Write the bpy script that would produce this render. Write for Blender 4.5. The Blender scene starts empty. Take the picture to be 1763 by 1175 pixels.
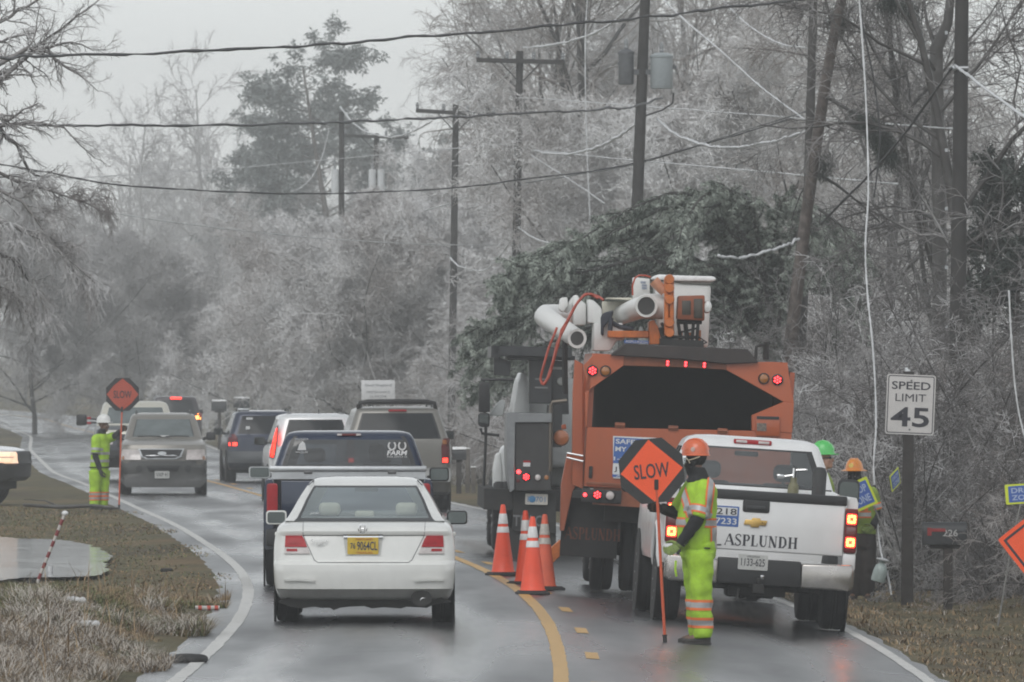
import bpy, bmesh, math, random
import numpy as np
from mathutils import Vector, Matrix, Quaternion
from mathutils.bvhtree import BVHTree

random.seed(7)
RNG = np.random.default_rng(7)
SC = bpy.context.scene
COL = SC.collection
R = math.radians

# ------------------------------------------------------------------ camera
F = 16500.0          # focal length in photo pixels (1763 wide)
HZ = 650.0           # horizon row in the photo
EYE = 2.5
cam_d = bpy.data.cameras.new('camera')
cam_d.sensor_width = 36.0
cam_d.lens = 36.0 * F / 1763.0
cam_d.clip_start = 1.0
cam_d.clip_end = 6000.0
cam_d.dof.use_dof = True
cam_d.dof.focus_distance = 105.0
cam_d.dof.aperture_fstop = 16.0
cam = bpy.data.objects.new('camera', cam_d)
COL.objects.link(cam)
cam.location = (0, 0, EYE)
cam.rotation_euler = (R(90) + math.atan((HZ - 587.5) / F), 0, 0)
SC.camera = cam

# ------------------------------------------------------------------ sky, sun, exposure
SUN_EL, SUN_AZ = R(48), R(200)
world = bpy.data.worlds.new('World')
SC.world = world
world.use_nodes = True
wn, wl = world.node_tree.nodes, world.node_tree.links
bg = wn['Background']
sky = wn.new('ShaderNodeTexSky')
sky.sky_type = 'NISHITA'
sky.sun_disc = False
sky.sun_elevation = SUN_EL
sky.sun_rotation = SUN_AZ
sky.air_density = 1.0
sky.dust_density = 0.5
hs = wn.new('ShaderNodeHueSaturation')
hs.inputs['Saturation'].default_value = 0.10
tint = wn.new('ShaderNodeMix'); tint.data_type = 'RGBA'; tint.blend_type = 'MULTIPLY'
tint.inputs['Factor'].default_value = 1.0
tint.inputs['B'].default_value = (0.975, 1.0, 1.01, 1)
wl.new(sky.outputs['Color'], hs.inputs['Color'])
wl.new(hs.outputs['Color'], tint.inputs['A'])
wl.new(tint.outputs['Result'], bg.inputs['Color'])
bg.inputs['Strength'].default_value = 0.12
sun_d = bpy.data.lights.new('sun', 'SUN')
sun_d.energy = 0.6
sun_d.angle = R(35)
sun_d.color = (1.0, 0.98, 0.95)
sun = bpy.data.objects.new('sun', sun_d)
COL.objects.link(sun)
sun.rotation_euler = (R(90) - SUN_EL, 0, -SUN_AZ + math.pi)
SC.view_settings.view_transform = 'Standard'
SC.view_settings.look = 'None'
SC.view_settings.gamma = 1.0
SC.view_settings.exposure = 0.54
try:
    SC.cycles.max_bounces = 7
    SC.cycles.diffuse_bounces = 2
    SC.cycles.glossy_bounces = 3
    SC.cycles.transmission_bounces = 5
    SC.cycles.transparent_max_bounces = 12
    SC.cycles.volume_bounces = 1
    SC.cycles.filter_width = 1.9
    SC.cycles.use_denoising = True
    SC.cycles.caustics_reflective = False
    SC.cycles.caustics_refractive = False
except Exception:
    pass


def PX(px, py, D):
    """The place in the scene at distance D that stands at pixel (px, py) of the photograph."""
    return Vector(((px - 881.5) * D / F, D, EYE + (HZ - py) * D / F))


# ------------------------------------------------------------------ materials
MATS = {}


def M(name, col, rough=0.6, metal=0.0, var=0.12, scale=12.0, bump=0.0, coat=0.0, spec=0.5, emis=None, estr=0.0, col2=None, bscale=None, detail=4.0):
    """A Principled material whose colour and roughness wander with a noise in object space."""
    if name in MATS:
        return MATS[name]
    m = bpy.data.materials.new(name)
    m.use_nodes = True
    n, l = m.node_tree.nodes, m.node_tree.links
    b = n['Principled BSDF']
    tc = n.new('ShaderNodeTexCoord')
    nz = n.new('ShaderNodeTexNoise')
    nz.inputs['Scale'].default_value = scale
    nz.inputs['Detail'].default_value = detail
    nz.inputs['Roughness'].default_value = 0.65
    l.new(tc.outputs['Object'], nz.inputs['Vector'])
    rp = n.new('ShaderNodeValToRGB')
    rp.color_ramp.elements[0].position = 0.3
    rp.color_ramp.elements[1].position = 0.7
    c = col
    lo = tuple(max(0, v * (1 - var)) for v in c)
    hi = col2 if col2 else tuple(min(1, v * (1 + var)) for v in c)
    rp.color_ramp.elements[0].color = (*lo, 1)
    rp.color_ramp.elements[1].color = (*hi, 1)
    l.new(nz.outputs['Fac'], rp.inputs['Fac'])
    l.new(rp.outputs['Color'], b.inputs['Base Color'])
    mr = n.new('ShaderNodeMapRange')
    mr.inputs['To Min'].default_value = max(0.02, rough - 0.08)
    mr.inputs['To Max'].default_value = min(1, rough + 0.08)
    l.new(nz.outputs['Fac'], mr.inputs['Value'])
    l.new(mr.outputs['Result'], b.inputs['Roughness'])
    b.inputs['Metallic'].default_value = metal
    b.inputs['Coat Weight'].default_value = coat
    b.inputs['Coat Roughness'].default_value = 0.08
    b.inputs['Specular IOR Level'].default_value = spec
    if emis:
        b.inputs['Emission Color'].default_value = (*emis, 1)
        b.inputs['Emission Strength'].default_value = estr
    if bump:
        nb = n.new('ShaderNodeTexNoise')
        nb.inputs['Scale'].default_value = bscale or scale * 4
        nb.inputs['Detail'].default_value = 3
        l.new(tc.outputs['Object'], nb.inputs['Vector'])
        bp = n.new('ShaderNodeBump')
        bp.inputs['Strength'].default_value = bump
        bp.inputs['Distance'].default_value = 0.02
        l.new(nb.outputs['Fac'], bp.inputs['Height'])
        l.new(bp.outputs['Normal'], b.inputs['Normal'])
    MATS[name] = m
    return m


def paint(name, col, dirt=(0.09, 0.085, 0.08), dirt_top=0.75, metal=0.0, rough=0.28, amount=0.75):
    """Car paint with road spray that dies out upwards in streaky blotches (the dirt is on the car itself)."""
    if name in MATS:
        return MATS[name]
    m = M(name, col, rough, metal, 0.05, 3.0, coat=0.35)
    n, l = m.node_tree.nodes, m.node_tree.links
    b = n['Principled BSDF']
    src = b.inputs['Base Color'].links[0].from_socket
    tc = n.new('ShaderNodeTexCoord')
    sp = n.new('ShaderNodeSeparateXYZ')
    l.new(tc.outputs['Object'], sp.inputs[0])
    mp = n.new('ShaderNodeMapRange')
    mp.inputs['From Min'].default_value = dirt_top
    mp.inputs['From Max'].default_value = 0.12
    l.new(sp.outputs['Z'], mp.inputs['Value'])
    mpg = n.new('ShaderNodeMapping'); mpg.inputs['Scale'].default_value = (1.6, 1.6, .30)
    l.new(tc.outputs['Object'], mpg.inputs[0])
    nz = n.new('ShaderNodeTexNoise')
    nz.inputs['Scale'].default_value = 7.0
    nz.inputs['Detail'].default_value = 8.0
    nz.inputs['Roughness'].default_value = 0.7
    l.new(mpg.outputs[0], nz.inputs['Vector'])
    mu = n.new('ShaderNodeMath'); mu.operation = 'MULTIPLY'
    l.new(mp.outputs['Result'], mu.inputs[0]); l.new(nz.outputs['Fac'], mu.inputs[1])
    m2 = n.new('ShaderNodeMath'); m2.operation = 'MULTIPLY'; m2.use_clamp = True
    m2.inputs[1].default_value = amount * 1.6
    l.new(mu.outputs[0], m2.inputs[0])
    mx = n.new('ShaderNodeMix'); mx.data_type = 'RGBA'
    mx.inputs['B'].default_value = (*dirt, 1)
    l.new(src, mx.inputs['A'])
    l.new(m2.outputs[0], mx.inputs['Factor'])
    l.new(mx.outputs['Result'], b.inputs['Base Color'])
    return m


def glass_mat(name, tintc=(0.75, 0.82, 0.82), rough=0.03, refl=1.0, film=0.0):
    if name in MATS:
        return MATS[name]
    m = bpy.data.materials.new(name)
    m.use_nodes = True
    n, l = m.node_tree.nodes, m.node_tree.links
    n.remove(n['Principled BSDF'])
    tr = n.new('ShaderNodeBsdfTransparent'); tr.inputs['Color'].default_value = (*tintc, 1)
    gl = n.new('ShaderNodeBsdfGlossy'); gl.inputs['Roughness'].default_value = rough
    lw = n.new('ShaderNodeLayerWeight'); lw.inputs['Blend'].default_value = .5
    pw = n.new('ShaderNodeMath'); pw.operation = 'POWER'; pw.inputs[1].default_value = 5.0
    fr = n.new('ShaderNodeMath'); fr.operation = 'MULTIPLY_ADD'; fr.inputs[1].default_value = .92; fr.inputs[2].default_value = .06
    l.new(lw.outputs['Facing'], pw.inputs[0]); l.new(pw.outputs[0], fr.inputs[0])
    nz = n.new('ShaderNodeTexNoise'); nz.inputs['Scale'].default_value = 6.0
    mm = n.new('ShaderNodeMath'); mm.operation = 'MULTIPLY'; mm.inputs[1].default_value = refl
    ad = n.new('ShaderNodeMath'); ad.operation = 'MULTIPLY_ADD'; ad.inputs[1].default_value = 0.06; ad.inputs[2].default_value = 0.02
    a2 = n.new('ShaderNodeMath'); a2.operation = 'ADD'; a2.use_clamp = True
    mx = n.new('ShaderNodeMixShader')
    l.new(nz.outputs['Fac'], ad.inputs[0])
    l.new(fr.outputs[0], mm.inputs[0])
    l.new(mm.outputs[0], a2.inputs[0]); l.new(ad.outputs[0], a2.inputs[1])
    l.new(a2.outputs[0], mx.inputs[0])
    l.new(tr.outputs[0], mx.inputs[1]); l.new(gl.outputs[0], mx.inputs[2])
    out = mx
    if film:                                   # a thin film of ice and damp on the pane
        df = n.new('ShaderNodeBsdfDiffuse'); df.inputs['Color'].default_value = (.62, .70, .72, 1)
        m3 = n.new('ShaderNodeMixShader')
        fz = n.new('ShaderNodeTexNoise'); fz.inputs['Scale'].default_value = 2.5; fz.inputs['Detail'].default_value = 5
        fa = n.new('ShaderNodeMath'); fa.operation = 'MULTIPLY_ADD'; fa.inputs[1].default_value = film; fa.inputs[2].default_value = film * .5
        l.new(fz.outputs['Fac'], fa.inputs[0]); l.new(fa.outputs[0], m3.inputs[0])
        l.new(mx.outputs[0], m3.inputs[1]); l.new(df.outputs[0], m3.inputs[2])
        out = m3
    l.new(out.outputs[0], n['Material Output'].inputs['Surface'])
    MATS[name] = m
    return m


# ------------------------------------------------------------------ objects and tags
def tag(o, label=None, cat=None, group=None, kind=None):
    if label: o['label'] = label
    if cat: o['category'] = cat
    if group: o['group'] = group
    if kind: o['kind'] = kind
    return o


def thing(name, label, cat, loc=(0, 0, 0), rot=(0, 0, 0), group=None):
    o = bpy.data.objects.new(name, None)
    o.empty_display_size = 0.2
    COL.objects.link(o)
    o.location = loc
    o.rotation_euler = rot
    return tag(o, label, cat, group)


def link_mesh(name, me, mat, parent=None, smooth=True, angle=38):
    if mat is not None:
        me.materials.clear()
        me.materials.append(mat)
    if smooth and len(me.polygons):
        me.shade_smooth()
        if angle < 180:
            me.set_sharp_from_angle(angle=R(angle))
    o = bpy.data.objects.new(name, me)
    COL.objects.link(o)
    if parent is not None:
        o.parent = parent
    return o


def copy_tree(o, parent=None):
    c = o.copy()
    COL.objects.link(c)
    c.parent = parent
    for ch in list(o.children):
        copy_tree(ch, c)
    return c


class MB:
    """Collects shapes into one mesh."""
    def __init__(s):
        s.v, s.f = [], []

    def add(s, verts, faces):
        k = len(s.v)
        s.v.extend([tuple(p) for p in verts])
        s.f.extend([tuple(i + k for i in f) for f in faces])
        return s

    def _bm(s, bm):
        bm.verts.index_update()
        s.add([v.co for v in bm.verts], [[v.index for v in f.verts] for f in bm.faces])
        bm.free()
        return s

    def box(s, x0, x1, y0, y1, z0, z1, bev=0.0, seg=2, mat=None):
        bm = bmesh.new()
        bmesh.ops.create_cube(bm, size=1)
        for v in bm.verts:
            v.co = Vector((x0 + (v.co.x + .5) * (x1 - x0), y0 + (v.co.y + .5) * (y1 - y0), z0 + (v.co.z + .5) * (z1 - z0)))
        if bev:
            bmesh.ops.bevel(bm, geom=list(bm.edges), offset=bev, segments=seg, affect='EDGES', profile=0.5)
        if mat is not None:
            bm.transform(mat)
        return s._bm(bm)

    def prism(s, pts, a0, a1, axis='y', bev=0.0, seg=2, mat=None):
        bm = bmesh.new()
        def P(u, w, a):
            return {'y': (u, a, w), 'x': (a, u, w), 'z': (u, w, a)}[axis]
        lo = [bm.verts.new(P(u, w, a0)) for u, w in pts]
        hi = [bm.verts.new(P(u, w, a1)) for u, w in pts]
        n = len(pts)
        bm.faces.new(lo); bm.faces.new(list(reversed(hi)))
        for i in range(n):
            j = (i + 1) % n
            bm.faces.new((lo[j], lo[i], hi[i], hi[j]))
        bmesh.ops.recalc_face_normals(bm, faces=list(bm.faces))
        if bev:
            bmesh.ops.bevel(bm, geom=list(bm.edges), offset=bev, segments=seg, affect='EDGES', profile=0.5)
        ng = [f for f in bm.faces if len(f.verts) > 4]
        if ng:
            bmesh.ops.triangulate(bm, faces=ng)
        if mat is not None:
            bm.transform(mat)
        return s._bm(bm)

    def tube(s, pts, r, n=8, cap=True, ref=None):
        pts = [Vector(p) for p in pts]
        k = len(pts)
        rr = r if hasattr(r, '__len__') else [r] * k
        prev = None
        V = []
        for i, p in enumerate(pts):
            d = (pts[min(i + 1, k - 1)] - pts[max(i - 1, 0)]).normalized()
            if prev is None:
                a = Vector((0, 0, 1)) if abs(d.z) < 0.9 else Vector((1, 0, 0))
                u = d.cross(a).normalized()
            else:
                u = (prev - d * prev.dot(d)).normalized()
            prev = u
            w = d.cross(u)
            for j in range(n):
                t = 2 * math.pi * j / n
                V.append(p + (u * math.cos(t) + w * math.sin(t)) * rr[i])
        Fc = []
        for i in range(k - 1):
            for j in range(n):
                a, b = i * n + j, i * n + (j + 1) % n
                Fc.append((a, b, b + n, a + n))
        if cap:
            Fc.append(tuple(reversed(range(n))))
            Fc.append(tuple(range((k - 1) * n, k * n)))
        return s.add(V, Fc)

    def lathe(s, prof, origin=(0, 0, 0), axis='z', n=24, sx=1.0, sy=1.0, mat=None):
        """prof: (radius, height) from one end to the other."""
        V, Fc = [], []
        o = Vector(origin)
        for r, h in prof:
            for j in range(n):
                t = 2 * math.pi * j / n
                c, d = r * math.cos(t) * sx, r * math.sin(t) * sy
                p = {'z': (c, d, h), 'y': (c, h, d), 'x': (h, c, d)}[axis]
                V.append(Vector(p) + o)
        k = len(prof)
        for i in range(k - 1):
            for j in range(n):
                a, b = i * n + j, i * n + (j + 1) % n
                Fc.append((a, b, b + n, a + n))
        Fc.append(tuple(reversed(range(n)))); Fc.append(tuple(range((k - 1) * n, k * n)))
        if mat is not None:
            V = [mat @ v for v in V]
        return s.add(V, Fc)

    def mesh(s, name, recalc=True):
        me = bpy.data.meshes.new(name)
        me.from_pydata(s.v, [], s.f)
        me.validate()
        if recalc:
            bm = bmesh.new(); bm.from_mesh(me)
            bmesh.ops.recalc_face_normals(bm, faces=list(bm.faces))
            bm.to_mesh(me); bm.free()
        me.update()
        return me

    def obj(s, name, mat, parent=None, smooth=True, angle=38, recalc=True):
        return link_mesh(name, s.mesh(name, recalc), mat, parent, smooth, angle)


def rrect(cx, cz, w, h, r=0.01, n=4):
    r = min(r, w / 2 - 1e-4, h / 2 - 1e-4)
    out = []
    for sx, sz, a0 in ((1, 1, 0), (-1, 1, 90), (-1, -1, 180), (1, -1, 270)):
        for i in range(n + 1):
            t = R(a0 + 90 * i / n)
            out.append((cx + sx * (w / 2 - r) + r * math.cos(t), cz + sz * (h / 2 - r) + r * math.sin(t)))
    return out


def circ(cx, cz, r, n=20):
    return [(cx + r * math.cos(2 * math.pi * i / n), cz + r * math.sin(2 * math.pi * i / n)) for i in range(n)]


def bvh_of(objs):
    V, Fc = [], []
    for o in objs:
        k = len(V)
        V += [v.co.copy() for v in o.data.vertices]
        Fc += [[i + k for i in p.vertices] for p in o.data.polygons]
    return BVHTree.FromPolygons(V, Fc)


def conform(name, bvh, pts, mat, parent, off=0.004, thick=0.012, sgn=1, cuts=3, default=0.0):
    """A panel with outline pts (x, z) laid on the rear (sgn=1) or front (sgn=-1) of a body."""
    bm = bmesh.new()
    bm.faces.new([bm.verts.new((u, 0, w)) for u, w in pts])
    bmesh.ops.triangulate(bm, faces=list(bm.faces))
    if cuts:
        bmesh.ops.subdivide_edges(bm, edges=list(bm.edges), cuts=cuts, use_grid_fill=True)
    for v in bm.verts:
        h = bvh.ray_cast(Vector((v.co.x, -50 * sgn, v.co.z)), Vector((0, sgn, 0)))
        y = h[0].y if h[0] is not None else default
        v.co.y = y - sgn * off
    back = bmesh.ops.extrude_face_region(bm, geom=list(bm.faces))
    for g in back['geom']:
        if isinstance(g, bmesh.types.BMVert):
            g.co.y += -sgn * thick
    bmesh.ops.recalc_face_normals(bm, faces=list(bm.faces))
    me = bpy.data.meshes.new(name)
    bm.to_mesh(me); bm.free()
    return link_mesh(name, me, mat, parent, True, 40)


def text_mesh(txt, width, height, bold=0.0, depth=0.002, shear=0.0, spacing=1.0):
    cu = bpy.data.curves.new('lettering', 'FONT')
    cu.body = txt
    cu.size = 1.0
    cu.offset = bold
    cu.extrude = 0.01
    cu.shear = shear
    cu.space_character = spacing
    cu.resolution_u = 3
    ob = bpy.data.objects.new('lettering', cu)
    COL.objects.link(ob)
    dg = bpy.context.evaluated_depsgraph_get()
    me = bpy.data.meshes.new_from_object(ob.evaluated_get(dg))
    bpy.data.objects.remove(ob)
    n = len(me.vertices)
    a = np.zeros(n * 3); me.vertices.foreach_get('co', a); a = a.reshape(-1, 3)
    lo, hi = a.min(0), a.max(0)
    a -= (lo + hi) / 2
    w, h, d = hi - lo
    a *= np.array([width / max(w, 1e-6), height / max(h, 1e-6), depth / max(d, 1e-6)])
    # stand it up facing -y
    b = np.stack([a[:, 0], -a[:, 2], a[:, 1]], 1)
    me.vertices.foreach_set('co', b.ravel())
    me.update()
    return me


def text(name, txt, width, height, loc, mat, parent, rot=(0, 0, 0), **k):
    o = link_mesh(name, text_mesh(txt, width, height, **k), mat, parent, False)
    o.location = loc
    o.rotation_euler = rot
    return o
# ------------------------------------------------------------------ road line and terrain
_CD = np.array([20, 60, 78, 94, 103, 113, 123, 134, 162, 183, 211, 226, 250, 330, 404, 458, 530, 640, 900.])
_CX = np.array([-.3, .28, .46, .46, .36, .13, -.23, -.80, -2.45, -3.95, -5.85, -6.9, -8.75, -13.4, -17.05, -20.5, -26, -42, -110.])
_cy = np.arange(20, 900, 1.0)
_cx = np.interp(_cy, _CD, _CX)
for _ in range(3):
    _cx = np.convolve(np.pad(_cx, 6, mode='edge'), np.ones(13) / 13, mode='valid')


def CL(y):
    return np.interp(y, _cy, _cx)


def smooth01(x):
    x = np.clip(x, 0, 1)
    return x * x * (3 - 2 * x)


def GZ(x, y):
    """Height of the land (or the road top) at x, y; works on arrays."""
    x = np.asarray(x, float); y = np.asarray(y, float)
    t = x - CL(y)
    fade = 1 - smooth01((y - 122) / 45)
    z = -0.065 * np.clip(t, 0, 3.6) * fade
    z = z - 0.10 * smooth01((t - 3.7) / 1.0) * fade + 0.34 * smooth01((t - 5.5) / 3.0) * fade
    # the ditch bank in the left foreground
    bank = smooth01((-t - 3.6) / 1.4) * (1 - smooth01((y - 96) / 14))
    z = z + bank * 0.30
    z = z - 0.05 * smooth01((-t - 3.6) / 1.0) * smooth01((y - 112) / 6) * (1 - smooth01((y - 150) / 12))
    z = z + 0.0042 * np.clip(y - 470, 0, 2000)
    z = z + 0.02 * np.clip(np.abs(t) - 9, 0, 60) * smooth01((y - 150) / 100)
    return z


def gz(x, y):
    return float(GZ(x, y))


def on_ground(px, D):
    x = (px - 881.5) * D / F
    return Vector((x, D, gz(x, D)))


def grid_mesh(name, X, Y, Z):
    ny, nx = X.shape
    co = np.stack([X, Y, Z], -1).reshape(-1, 3)
    i = np.arange(ny * nx).reshape(ny, nx)
    q = np.stack([i[:-1, :-1], i[:-1, 1:], i[1:, 1:], i[1:, :-1]], -1).reshape(-1, 4)
    return np_mesh(name, co, q)


def np_mesh(name, co, faces, smooth=False):
    me = bpy.data.meshes.new(name)
    co = np.ascontiguousarray(co, dtype=np.float32)
    faces = np.ascontiguousarray(faces, dtype=np.int32)
    nf, k = faces.shape
    me.vertices.add(len(co)); me.vertices.foreach_set('co', co.ravel())
    me.loops.add(nf * k); me.loops.foreach_set('vertex_index', faces.ravel())
    me.polygons.add(nf)
    me.polygons.foreach_set('loop_start', np.arange(0, nf * k, k, dtype=np.int32))
    me.polygons.foreach_set('loop_total', np.full(nf, k, dtype=np.int32))
    if smooth:
        me.polygons.foreach_set('use_smooth', np.ones(nf, dtype=bool))
    me.update(calc_edges=True)
    return me


def nodes_of(name):
    m = bpy.data.materials.new(name)
    m.use_nodes = True
    MATS[name] = m
    return m, m.node_tree.nodes, m.node_tree.links, m.node_tree.nodes['Principled BSDF']


def ground_material():
    m, n, l, b = nodes_of('winter_ground')
    tc = n.new('ShaderNodeTexCoord')
    def noise(s, d=5, sy=1.0):
        mp = n.new('ShaderNodeMapping'); mp.inputs['Scale'].default_value = (1, sy, 1)
        l.new(tc.outputs['Object'], mp.inputs[0])
        z = n.new('ShaderNodeTexNoise'); z.inputs['Scale'].default_value = s; z.inputs['Detail'].default_value = d
        l.new(mp.outputs[0], z.inputs['Vector'])
        return z
    a, c, d = noise(0.35, 6, .3), noise(2.2, 6, .4), noise(14, 5)
    r1 = n.new('ShaderNodeValToRGB')
    e = r1.color_ramp.elements
    e[0].position, e[0].color = .36, (.060, .045, .026, 1)
    e[1].position, e[1].color = .68, (.20, .125, .058, 1)
    x = r1.color_ramp.elements.new(.52); x.color = (.10, .095, .038, 1)
    l.new(a.outputs['Fac'], r1.inputs['Fac'])
    r2 = n.new('ShaderNodeValToRGB')
    e = r2.color_ramp.elements
    e[0].position, e[0].color = .35, (.055, .048, .030, 1)
    e[1].position, e[1].color = .7, (.20, .16, .10, 1)
    l.new(c.outputs['Fac'], r2.inputs['Fac'])
    mx = n.new('ShaderNodeMix'); mx.data_type = 'RGBA'; mx.inputs['Factor'].default_value = .45
    l.new(r1.outputs[0], mx.inputs['A']); l.new(r2.outputs[0], mx.inputs['B'])
    r3 = n.new('ShaderNodeValToRGB')
    r3.color_ramp.elements[0].position = .62; r3.color_ramp.elements[1].position = .78
    l.new(d.outputs['Fac'], r3.inputs['Fac'])
    fm = n.new('ShaderNodeMath'); fm.operation = 'MULTIPLY'; fm.inputs[1].default_value = .5
    l.new(r3.outputs[0], fm.inputs[0])
    m2 = n.new('ShaderNodeMix'); m2.data_type = 'RGBA'; m2.inputs['B'].default_value = (.38, .38, .36, 1)
    l.new(fm.outputs[0], m2.inputs['Factor']); l.new(mx.outputs['Result'], m2.inputs['A'])
    l.new(m2.outputs['Result'], b.inputs['Base Color'])
    b.inputs['Roughness'].default_value = .85
    b.inputs['Specular IOR Level'].default_value = .2
    bp = n.new('ShaderNodeBump'); bp.inputs['Strength'].default_value = .8; bp.inputs['Distance'].default_value = .05
    l.new(d.outputs['Fac'], bp.inputs['Height']); l.new(bp.outputs[0], b.inputs['Normal'])
    return m


def road_material():
    m, n, l, b = nodes_of('wet_asphalt')
    tc = n.new('ShaderNodeTexCoord')
    def noise(s, d, sx=1.0, sy=1.0):
        mp = n.new('ShaderNodeMapping'); mp.inputs['Scale'].default_value = (sx, sy, 1)
        l.new(tc.outputs['Object'], mp.inputs[0])
        z = n.new('ShaderNodeTexNoise'); z.inputs['Scale'].default_value = s; z.inputs['Detail'].default_value = d
        l.new(mp.outputs[0], z.inputs['Vector'])
        return z
    big, streak, grain = noise(.5, 5, 1, .12), noise(2.4, 4, 1, .05), noise(120, 2)
    r = n.new('ShaderNodeValToRGB')
    r.color_ramp.elements[0].position, r.color_ramp.elements[0].color = .3, (.040, .041, .043, 1)
    r.color_ramp.elements[1].position, r.color_ramp.elements[1].color = .75, (.085, .086, .088, 1)
    l.new(streak.outputs['Fac'], r.inputs['Fac'])
    # the worn wheel tracks, darker and wetter than the crown between them
    uvn = n.new('ShaderNodeUVMap'); uvn.uv_map = 'lane'
    sx = n.new('ShaderNodeSeparateXYZ'); l.new(uvn.outputs[0], sx.inputs[0])
    ab = n.new('ShaderNodeMath'); ab.operation = 'ABSOLUTE'; l.new(sx.outputs['X'], ab.inputs[0])
    s1 = n.new('ShaderNodeMath'); s1.operation = 'SUBTRACT'; s1.inputs[1].default_value = 1.72; l.new(ab.outputs[0], s1.inputs[0])
    a2 = n.new('ShaderNodeMath'); a2.operation = 'ABSOLUTE'; l.new(s1.outputs[0], a2.inputs[0])
    s2 = n.new('ShaderNodeMath'); s2.operation = 'SUBTRACT'; s2.inputs[1].default_value = .80; l.new(a2.outputs[0], s2.inputs[0])
    a3 = n.new('ShaderNodeMath'); a3.operation = 'ABSOLUTE'; l.new(s2.outputs[0], a3.inputs[0])
    tr = n.new('ShaderNodeMapRange'); tr.interpolation_type = 'SMOOTHSTEP'
    tr.inputs['From Min'].default_value = .45; tr.inputs['From Max'].default_value = .05
    l.new(a3.outputs[0], tr.inputs['Value'])
    tm = n.new('ShaderNodeMath'); tm.operation = 'MULTIPLY'; l.new(tr.outputs[0], tm.inputs[0]); l.new(streak.outputs['Fac'], tm.inputs[1])
    mxc = n.new('ShaderNodeMix'); mxc.data_type = 'RGBA'; mxc.inputs['B'].default_value = (.026, .027, .029, 1)
    l.new(tm.outputs[0], mxc.inputs['Factor']); l.new(r.outputs[0], mxc.inputs['A'])
    vor = n.new('ShaderNodeTexVoronoi'); vor.feature = 'DISTANCE_TO_EDGE'; vor.inputs['Scale'].default_value = .28
    wp = noise(1.3, 4); wa = n.new('ShaderNodeMix'); wa.data_type = 'RGBA'; wa.inputs['Factor'].default_value = .35
    l.new(tc.outputs['Object'], wa.inputs['A']); l.new(wp.outputs['Color'], wa.inputs['B']); l.new(wa.outputs['Result'], vor.inputs['Vector'])
    cr = n.new('ShaderNodeMapRange'); cr.inputs['From Min'].default_value = .0; cr.inputs['From Max'].default_value = .012
    cr.inputs['To Min'].default_value = .7; cr.inputs['To Max'].default_value = 0
    l.new(vor.outputs['Distance'], cr.inputs['Value'])
    mxk = n.new('ShaderNodeMix'); mxk.data_type = 'RGBA'; mxk.inputs['B'].default_value = (.012, .012, .013, 1)
    l.new(cr.outputs[0], mxk.inputs['Factor']); l.new(mxc.outputs['Result'], mxk.inputs['A'])
    l.new(mxk.outputs['Result'], b.inputs['Base Color'])
    mr = n.new('ShaderNodeMapRange')
    mr.inputs['From Min'].default_value = .3; mr.inputs['From Max'].default_value = .7
    mr.inputs['To Min'].default_value = .16; mr.inputs['To Max'].default_value = .50
    l.new(big.outputs['Fac'], mr.inputs['Value'])
    rs = n.new('ShaderNodeMath'); rs.operation = 'MULTIPLY_ADD'; rs.inputs[1].default_value = -.22; rs.use_clamp = True
    l.new(tm.outputs[0], rs.inputs[0]); l.new(mr.outputs[0], rs.inputs[2]); l.new(rs.outputs[0], b.inputs['Roughness'])
    bp = n.new('ShaderNodeBump'); bp.inputs['Strength'].default_value = .12; bp.inputs['Distance'].default_value = .01
    l.new(grain.outputs['Fac'], bp.inputs['Height']); l.new(bp.outputs[0], b.inputs['Normal'])
    return m


MAT_GROUND = ground_material()
MAT_ROAD = road_material()

# the land
ys = np.concatenate([np.arange(30, 260, 1.0), np.arange(260, 520, 4.0), np.arange(520, 1500, 25.0), np.array([2000, 3500, 5500])])
xo = np.concatenate([-np.geomspace(6, 1600, 42)[::-1], np.arange(-5.6, 7.01, .4), np.geomspace(7.5, 1600, 42)])
Y, T = np.meshgrid(ys, xo, indexing='ij')
X = T + CL(Y)
Z = GZ(X, Y) - 0.06 * ((T > -3.5) & (T < 3.4))
ground = link_mesh('ground', grid_mesh('ground', X, Y, Z), MAT_GROUND, None, True, 180)
tag(ground, kind='structure')


def strip(name, t0, t1, y0, y1, lift, mat, step=1.0, wob=0.0, nt=9, skirt=0.0):
    ys = np.arange(y0, y1 + 1e-6, step)
    tt = np.linspace(0, 1, nt)
    A = t0 + (RNG.random(len(ys)) - .5) * wob
    B = t1 + (RNG.random(len(ys)) - .5) * wob
    T = A[:, None] * (1 - tt) + B[:, None] * tt
    Y = np.repeat(ys[:, None], nt, 1)
    X = T + CL(Y)
    Zr = GZ(X, Y) + lift
    if skirt:
        Zr[:, 0] -= skirt; Zr[:, -1] -= skirt
    me = grid_mesh(name, X, Y, Zr)
    uv = me.uv_layers.new(name='lane')            # across and along the road
    ix = np.zeros(len(me.loops), np.int32); me.loops.foreach_get('vertex_index', ix)
    uv.data.foreach_set('uv', np.stack([T.ravel()[ix], Y.ravel()[ix]], 1).astype(np.float32).ravel())
    return link_mesh(name, me, mat, None, True, 180)


road = tag(strip('road', -3.75, 3.62, 30, 700, 0.0, MAT_ROAD, nt=38, wob=.10, skirt=.10), kind='structure')
MAT_WHITE = M('worn_white_road_paint', (.55, .54, .51), .5, var=.25, scale=7, col2=(.66, .65, .62))
MAT_YELLOW = M('worn_yellow_road_paint', (.55, .30, .055), .5, var=.25, scale=7, col2=(.62, .37, .10))
tag(strip('edge_line', -3.27, -3.14, 30, 700, .005, MAT_WHITE, nt=2, step=.5, wob=.015), kind='structure')
tag(strip('edge_line', 3.20, 3.32, 30, 700, .005, MAT_WHITE, nt=3, step=.5, wob=.015), kind='structure')
tag(strip('centre_line', -.10, .03, 30, 700, .005, MAT_YELLOW, nt=3, step=.5, wob=.012), kind='structure')
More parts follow.
